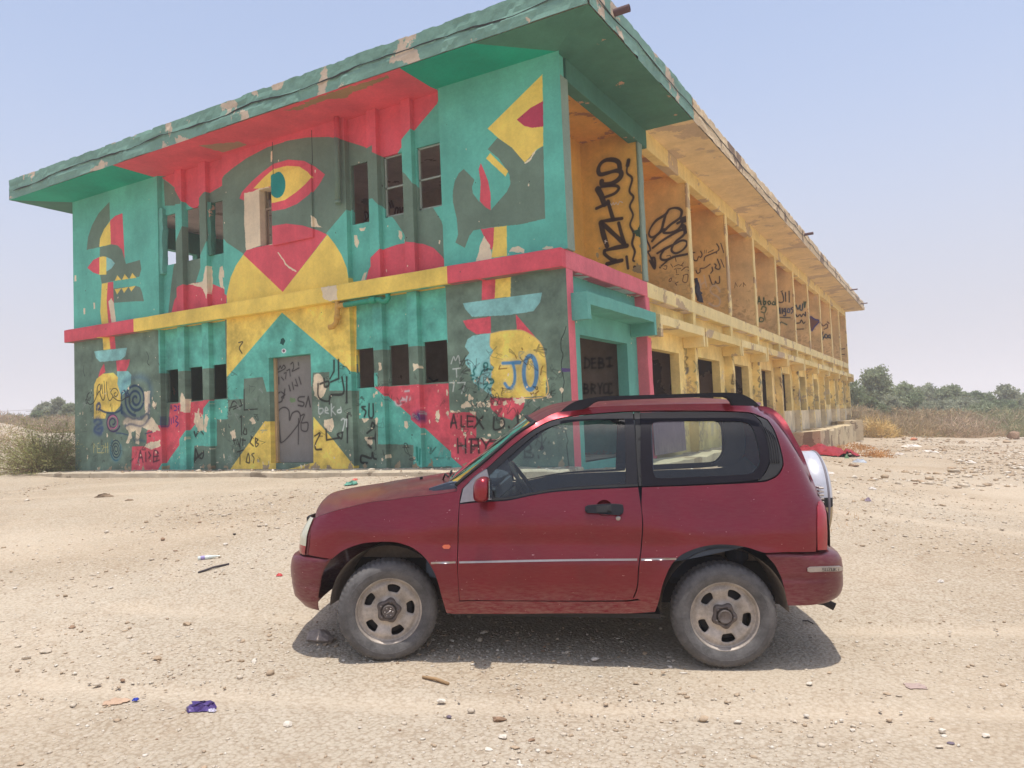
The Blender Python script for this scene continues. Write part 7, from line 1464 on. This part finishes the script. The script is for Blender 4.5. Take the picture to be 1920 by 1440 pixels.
def tree(px, ptop, pbase, dist, wpx, label, kind=0, n=5200, seed=0, group='grey-green trees behind the dry scrub', lobes=9, zb=None, leaf=1.):
    r = np.random.default_rng(seed+int(px)); base = atD(px, pbase, dist); top = atD(px, ptop, dist); g = gz(base[0], base[1])[0]; zg = g if zb is None else zb
    H_ = top[2]-zg; Wd = wpx/2*dist/F_PX; T = empty('tamarisk_tree', (base[0], base[1], zg), label, 'tree', group)
    C_ = []; Ps = []
    for k in range(lobes):
        a = r.uniform(0, 6.28); rad = Wd*.62*math.sqrt(r.random()); h = H_*r.uniform(.42, .84)*(1-.22*rad/Wd); C_.append((rad*math.cos(a), rad*math.sin(a), h, Wd*r.uniform(.34, .55)))
    C_.append((r.uniform(-.1, .1)*Wd, 0, H_*.83, H_*.22)); C_.append((0, 0, H_*.45, Wd*.6)); C_.append((Wd*.9, 0, H_*.38, Wd*.45)); C_.append((-Wd*.9, 0, H_*.38, Wd*.45))
    n = int(n*3.0); per = n//len(C_)
    for cx, cy, cz_, cr_ in C_:
        sub = max(6, int(per/30)); dirs = r.standard_normal((sub, 3)); dirs /= np.linalg.norm(dirs, axis=1)[:, None]; rad = cr_*r.random(sub)**.4; cen = np.array([cx, cy, cz_])+dirs*rad[:, None]*[1, 1, .75]
        for c in cen: Ps.append(c+r.standard_normal((30, 3))*cr_*.17*[1, 1, .8])
    Ps = np.concatenate(Ps); Ps[:, 2] = np.clip(Ps[:, 2], H_*.06, None); D = r.standard_normal((len(Ps), 3))+[0, 0, .5]
    s = dist*.0028*leaf; blades('crown', Ps, D, s*r.uniform(.7, 1.6, len(Ps)), s*r.uniform(.35, .75, len(Ps)), m_leaf[kind], T)
    bm = bmesh.new(); tube(bm, [(0, 0, -.2), (.05, .02, H_*.2), (.0, .05, H_*.45)], [H_*.035, H_*.028, H_*.014], 8)
    for cx, cy, cz_, cr_ in C_[:7]: tube(bm, [(0, 0, H_*.12), (cx*.4, cy*.4, cz_*.55), (cx, cy, cz_)], [H_*.018, H_*.012, H_*.004], 6)
    bmobj('trunk', bm, m_bark, T); return T
# right: a wall of tamarisks behind the scrub
R_T = [(1646, 690, 60, 78, 'tallest grey-green tree, just right of the building end', 0, 9000), (1603, 712, 57, 44, 'bushy tree half hidden by the end of the building', 2, 4000), (1700, 720, 62, 62, 'round tree right of the tallest one', 0, 6000), (1745, 722, 66, 70, 'broad tree fourth from the building end', 1, 6000), (1790, 722, 64, 70, 'tree with an even top in the middle of the row', 0, 6500), (1832, 735, 66, 56, 'lower tree left of the lone grey crown', 2, 5000), (1856, 738, 70, 40, 'small dark tree next to the grey crown', 2, 3500), (1890, 723, 62, 56, 'grey-leaved tree standing out near the right edge', 1, 7000), (1925, 738, 64, 46, 'tree cut by the right edge of the picture', 0, 4500), (1672, 740, 55, 50, 'low bushy tree in front of the tallest one', 1, 4500), (1766, 752, 56, 80, 'low spreading tree in front of the row', 1, 5000), (1722, 738, 59, 60, 'leafy tree filling the gap beside the round one', 2, 4500), (1812, 745, 60, 60, 'low olive tree between the even-topped and lower trees', 1, 4500), (1876, 752, 60, 70, 'low wide tree at the foot of the grey crown', 2, 4500), (1632, 745, 52, 60, 'low olive shrub-like tree against the building end', 2, 4000), (1840, 757, 55, 70, 'lowest spreading tree of the row', 0, 4000)]
for i, (px, pt, dist, wp, lb_, kd, n) in enumerate(R_T): tree(px, pt, 800, dist, wp, lb_, kd, n, 40+i)
# left group
L_T = [(88, 756, 62, 44, 'feathery tree at the left end of the near left group', 1, 4000), (107, 747, 60, 36, 'pointed tree, highest of the left group', 1, 4200), (130, 757, 58, 40, 'tree touching the left edge of the building', 0, 4000), (72, 772, 56, 30, 'low bush-like tree at the foot of the left group', 2, 2500)]
for i, (px, pt, dist, wp, lb_, kd, n) in enumerate(L_T): tree(px, pt, 800, dist, wp, lb_, kd, n, 70+i, group='feathery trees left of the building')
for i, (px, pt, wp, lb_) in enumerate(((-6, 778, 22, 'far dark tree cut by the left edge'), (16, 777, 20, 'far dark tree second from the left edge'), (38, 778, 18, 'far dark round tree under the power line'), (54, 780, 16, 'far low tree left of the power pole'))): tree(px, pt, 793, 150, wp, lb_, 2, 1800, 80+i, group='far dark trees on the left horizon', leaf=.8)
# dry scrub
def scrub(name, spots, label, mats, dens, hgt, seed, Lb=.75):
    r = np.random.default_rng(seed); P = []; D = []; M = []
    for (x, y, rad, h, k) in spots:
        n = int(dens*rad*rad*h); th = r.uniform(0, 6.28, n); rr_ = rad*np.sqrt(r.random(n)); z = h*(1-(rr_/rad)**2.2)*r.random(n)**.7
        q = np.c_[x+rr_*np.cos(th), y+rr_*np.sin(th), z]; q[:, 2] += gz(q[:, 0], q[:, 1])-.05; P.append(q); D.append(np.c_[np.cos(th)*.7, np.sin(th)*.7, np.ones(n)*.6]+r.standard_normal((n, 3))*.8); M.append(np.where(r.random(n) < .7, k, r.integers(0, len(mats), n)))
    P = np.concatenate(P); D = np.concatenate(D); M = np.concatenate(M); d = np.linalg.norm(P-CAM, axis=1)
    o = blades(name, P, D, Lb*r.uniform(.35, 1., len(P)), d*.0005*r.uniform(.6, 1.6, len(P)), None, None, M, mats); return tag(o, label, 'scrub', kind='stuff')
r_ = np.random.default_rng(77); sp_ = []
for px in np.arange(1575, 2080, 8):
    for dd, h in ((42, .6), (46, .95), (51, 1.45)):
        dd = dd+r_.uniform(-1.5, 1.5); q = atD(px+r_.uniform(-4, 4), 800, dd)
        if px < 1600 and dd < 44: continue
        k = 0 if px < 1760 else (1 if px < 1850 and dd < 49 else (2 if px > 1850 else 0)); sp_.append((q[0], q[1], r_.uniform(1.0, 1.6), h*r_.uniform(.75, 1.15), k))
scrub('dry_scrub', sp_, 'belt of dry brown scrub between the yard and the trees', m_dry, 640, 1, 5, .6)
sp_ = []
for px in np.arange(-150, 185, 10):
    for dd, h in ((47, .5), (52, .7), (57, .95)):
        dd = dd+r_.uniform(-1.5, 1.5); q = atD(px+r_.uniform(-4, 4), 812, dd); sp_.append((q[0], q[1], r_.uniform(1.0, 1.7), h*r_.uniform(.7, 1.1), int(r_.random() < .5)))
scrub('dry_scrub', sp_, 'belt of pinkish dry scrub beyond the sand flat on the left', m_dry, 560, 1, 6, .6)
q = atD(1640, 800, 40); sp_ = [(q[0]+r_.uniform(-.5, .5), q[1]+r_.uniform(-.5, .5), .9, .9, 0) for _ in range(3)]; scrub('straw_tuft', sp_, 'heap of yellow straw by the low concrete slab', [leafmat('straw', (216, 190, 132), .2)], 600, 1, 8, .8)
sp_ = []
for _ in range(34):
    t = r_.random(); q = G(1555+t*110, 835+20*t+r_.uniform(-9, 9)); sp_.append((q[0], q[1], r_.uniform(.2, .5), r_.uniform(.08, .2), 0))
for _ in range(14): q = G(1575+r_.uniform(-20, 40), 985+r_.uniform(-25, 25)); sp_.append((q[0], q[1], r_.uniform(.1, .25), .05, 0))
scrub('dead_grass', sp_, 'dead rusty grass tufts on the bank behind the car', [leafmat('rusty_grass', (184, 136, 84), .2)], 6000, 1, 9, .12)
# bush at the left corner of the building
bp_ = G(88, 884); BU = empty('thorn_bush', tuple(bp_), 'sprawling green thorn bush at the left corner of the building', 'bush')
r_ = np.random.default_rng(5); bm = bmesh.new(); Pl = []; Dl = []; rx = VR[:2]/np.linalg.norm(VR[:2]); ry = np.array([-rx[1], rx[0]])
for k in range(260):
    a = r_.uniform(0, 6.28); el = r_.uniform(.12, 1.35); ln = r_.uniform(.75, 1.7)*(1.15-.35*math.sin(el)); d = np.array([rx[0]*math.cos(a)+ry[0]*math.sin(a)*.75, rx[1]*math.cos(a)+ry[1]*math.sin(a)*.75, math.tan(el)*.8]); d /= np.linalg.norm(d)
    if d@np.array([rx[0], rx[1], 0]) > .5: ln *= .85
    p = np.array([r_.uniform(-.25, .25), r_.uniform(-.2, .2), 0.]); pts = [p.copy()]
    for s in range(5):
        d = d+r_.standard_normal(3)*.16+[0, 0, -.04]; d /= np.linalg.norm(d); p = p+d*ln/5; p[2] = max(p[2], .02); pts.append(p.copy())
        if s > 0:
            for _ in range(24):
                tw = r_.standard_normal(3)*.8+d; tw /= np.linalg.norm(tw); e = p+tw*r_.uniform(.04, .22); e[2] = max(e[2], .01); Pl.append(e); Dl.append(tw+r_.standard_normal(3)*.5)
            if r_.random() < .7: tw = r_.standard_normal(3)*.7+d; tw /= np.linalg.norm(tw); tube(bm, [p, p+tw*.12, p+tw*.25+[0, 0, .02]], [.004, .003, .002], 3, cap=False)
    tube(bm, pts, [.010, .008, .007, .005, .004, .002], 4, cap=False)
bmobj('stems', bm, m_twig, BU)
Pl = np.array(Pl); Dl = np.array(Dl); blades('foliage', Pl, Dl, r_.uniform(.02, .05, len(Pl)), r_.uniform(.008, .018, len(Pl)), m_bush, BU)
# dry weed on the sand heap
q = G(8, 838); sp_ = [(q[0], q[1], .8, .7, 0)]; o = scrub('dry_weed', sp_, 'dry brown weed on the sand heap at the left edge', [m_dry[0]], 900, 1, 12, .4); del o['kind']; o['category'] = 'weed'
# power pole and line far left
pb = atD(62, 792, 170); pt = atD(62, 768, 170)
PP = empty('power_pole', (pb[0], pb[1], gz(pb[0], pb[1])[0]), 'thin far power pole on the left horizon', 'power pole'); hp_ = pt[2]-PP.location[2]
bm = bmesh.new(); tube(bm, [(0, 0, -.5), (0, 0, hp_)], .12, 8); bmobj('pole', bm, m_bark, PP)
bm = bmesh.new(); tube(bm, [(-1.6*VR[0], -1.6*VR[1], hp_-.3), (1.6*VR[0], 1.6*VR[1], hp_-.3)], .07, 6); bmobj('cross_arm', bm, m_bark, PP)
a = np.array(pt); b1 = atD(-260, 775, 150); b2 = atD(150, 762, 180); bm = bmesh.new()
for e in (b1, b2): tube(bm, [tuple(a+(e-a)*t-[0, 0, 1.5*math.sin(math.pi*t)*(.25)]) for t in np.linspace(0, 1, 12)], .035, 4)
o = bmobj('power_line', bm, m_bark, None); tag(o, 'sagging wire strung from the far power pole', 'power line')

# the dusty air of the plain
hb_ = bmesh.new(); zmin = float(V[:, 2].min()) if False else float(min(v.co.z for v in gr.data.vertices))-1.; zmax = max(9., float(max(v.co.z for v in gr.data.vertices))+1.)
bx(hb_, CAM[0]-1560, CAM[0]+1560, CAM[1]-1560, CAM[1]+1560, zmin, zmax)
hm = bpy.data.materials.new('dusty_air'); hm.use_nodes = True; ht = hm.node_tree; ht.nodes.clear(); ho = ht.nodes.new('ShaderNodeOutputMaterial'); hv = ht.nodes.new('ShaderNodeVolumePrincipled'); hv.inputs['Color'].default_value = (.93, .93, .96, 1); hv.inputs['Density'].default_value = .0023; hv.inputs['Anisotropy'].default_value = .2; ht.links.new(hv.outputs[0], ho.inputs['Volume'])
hz_ = bmobj('haze', hb_, hm, None); tag(hz_, kind='stuff')
SC.cycles.volume_bounces = 1
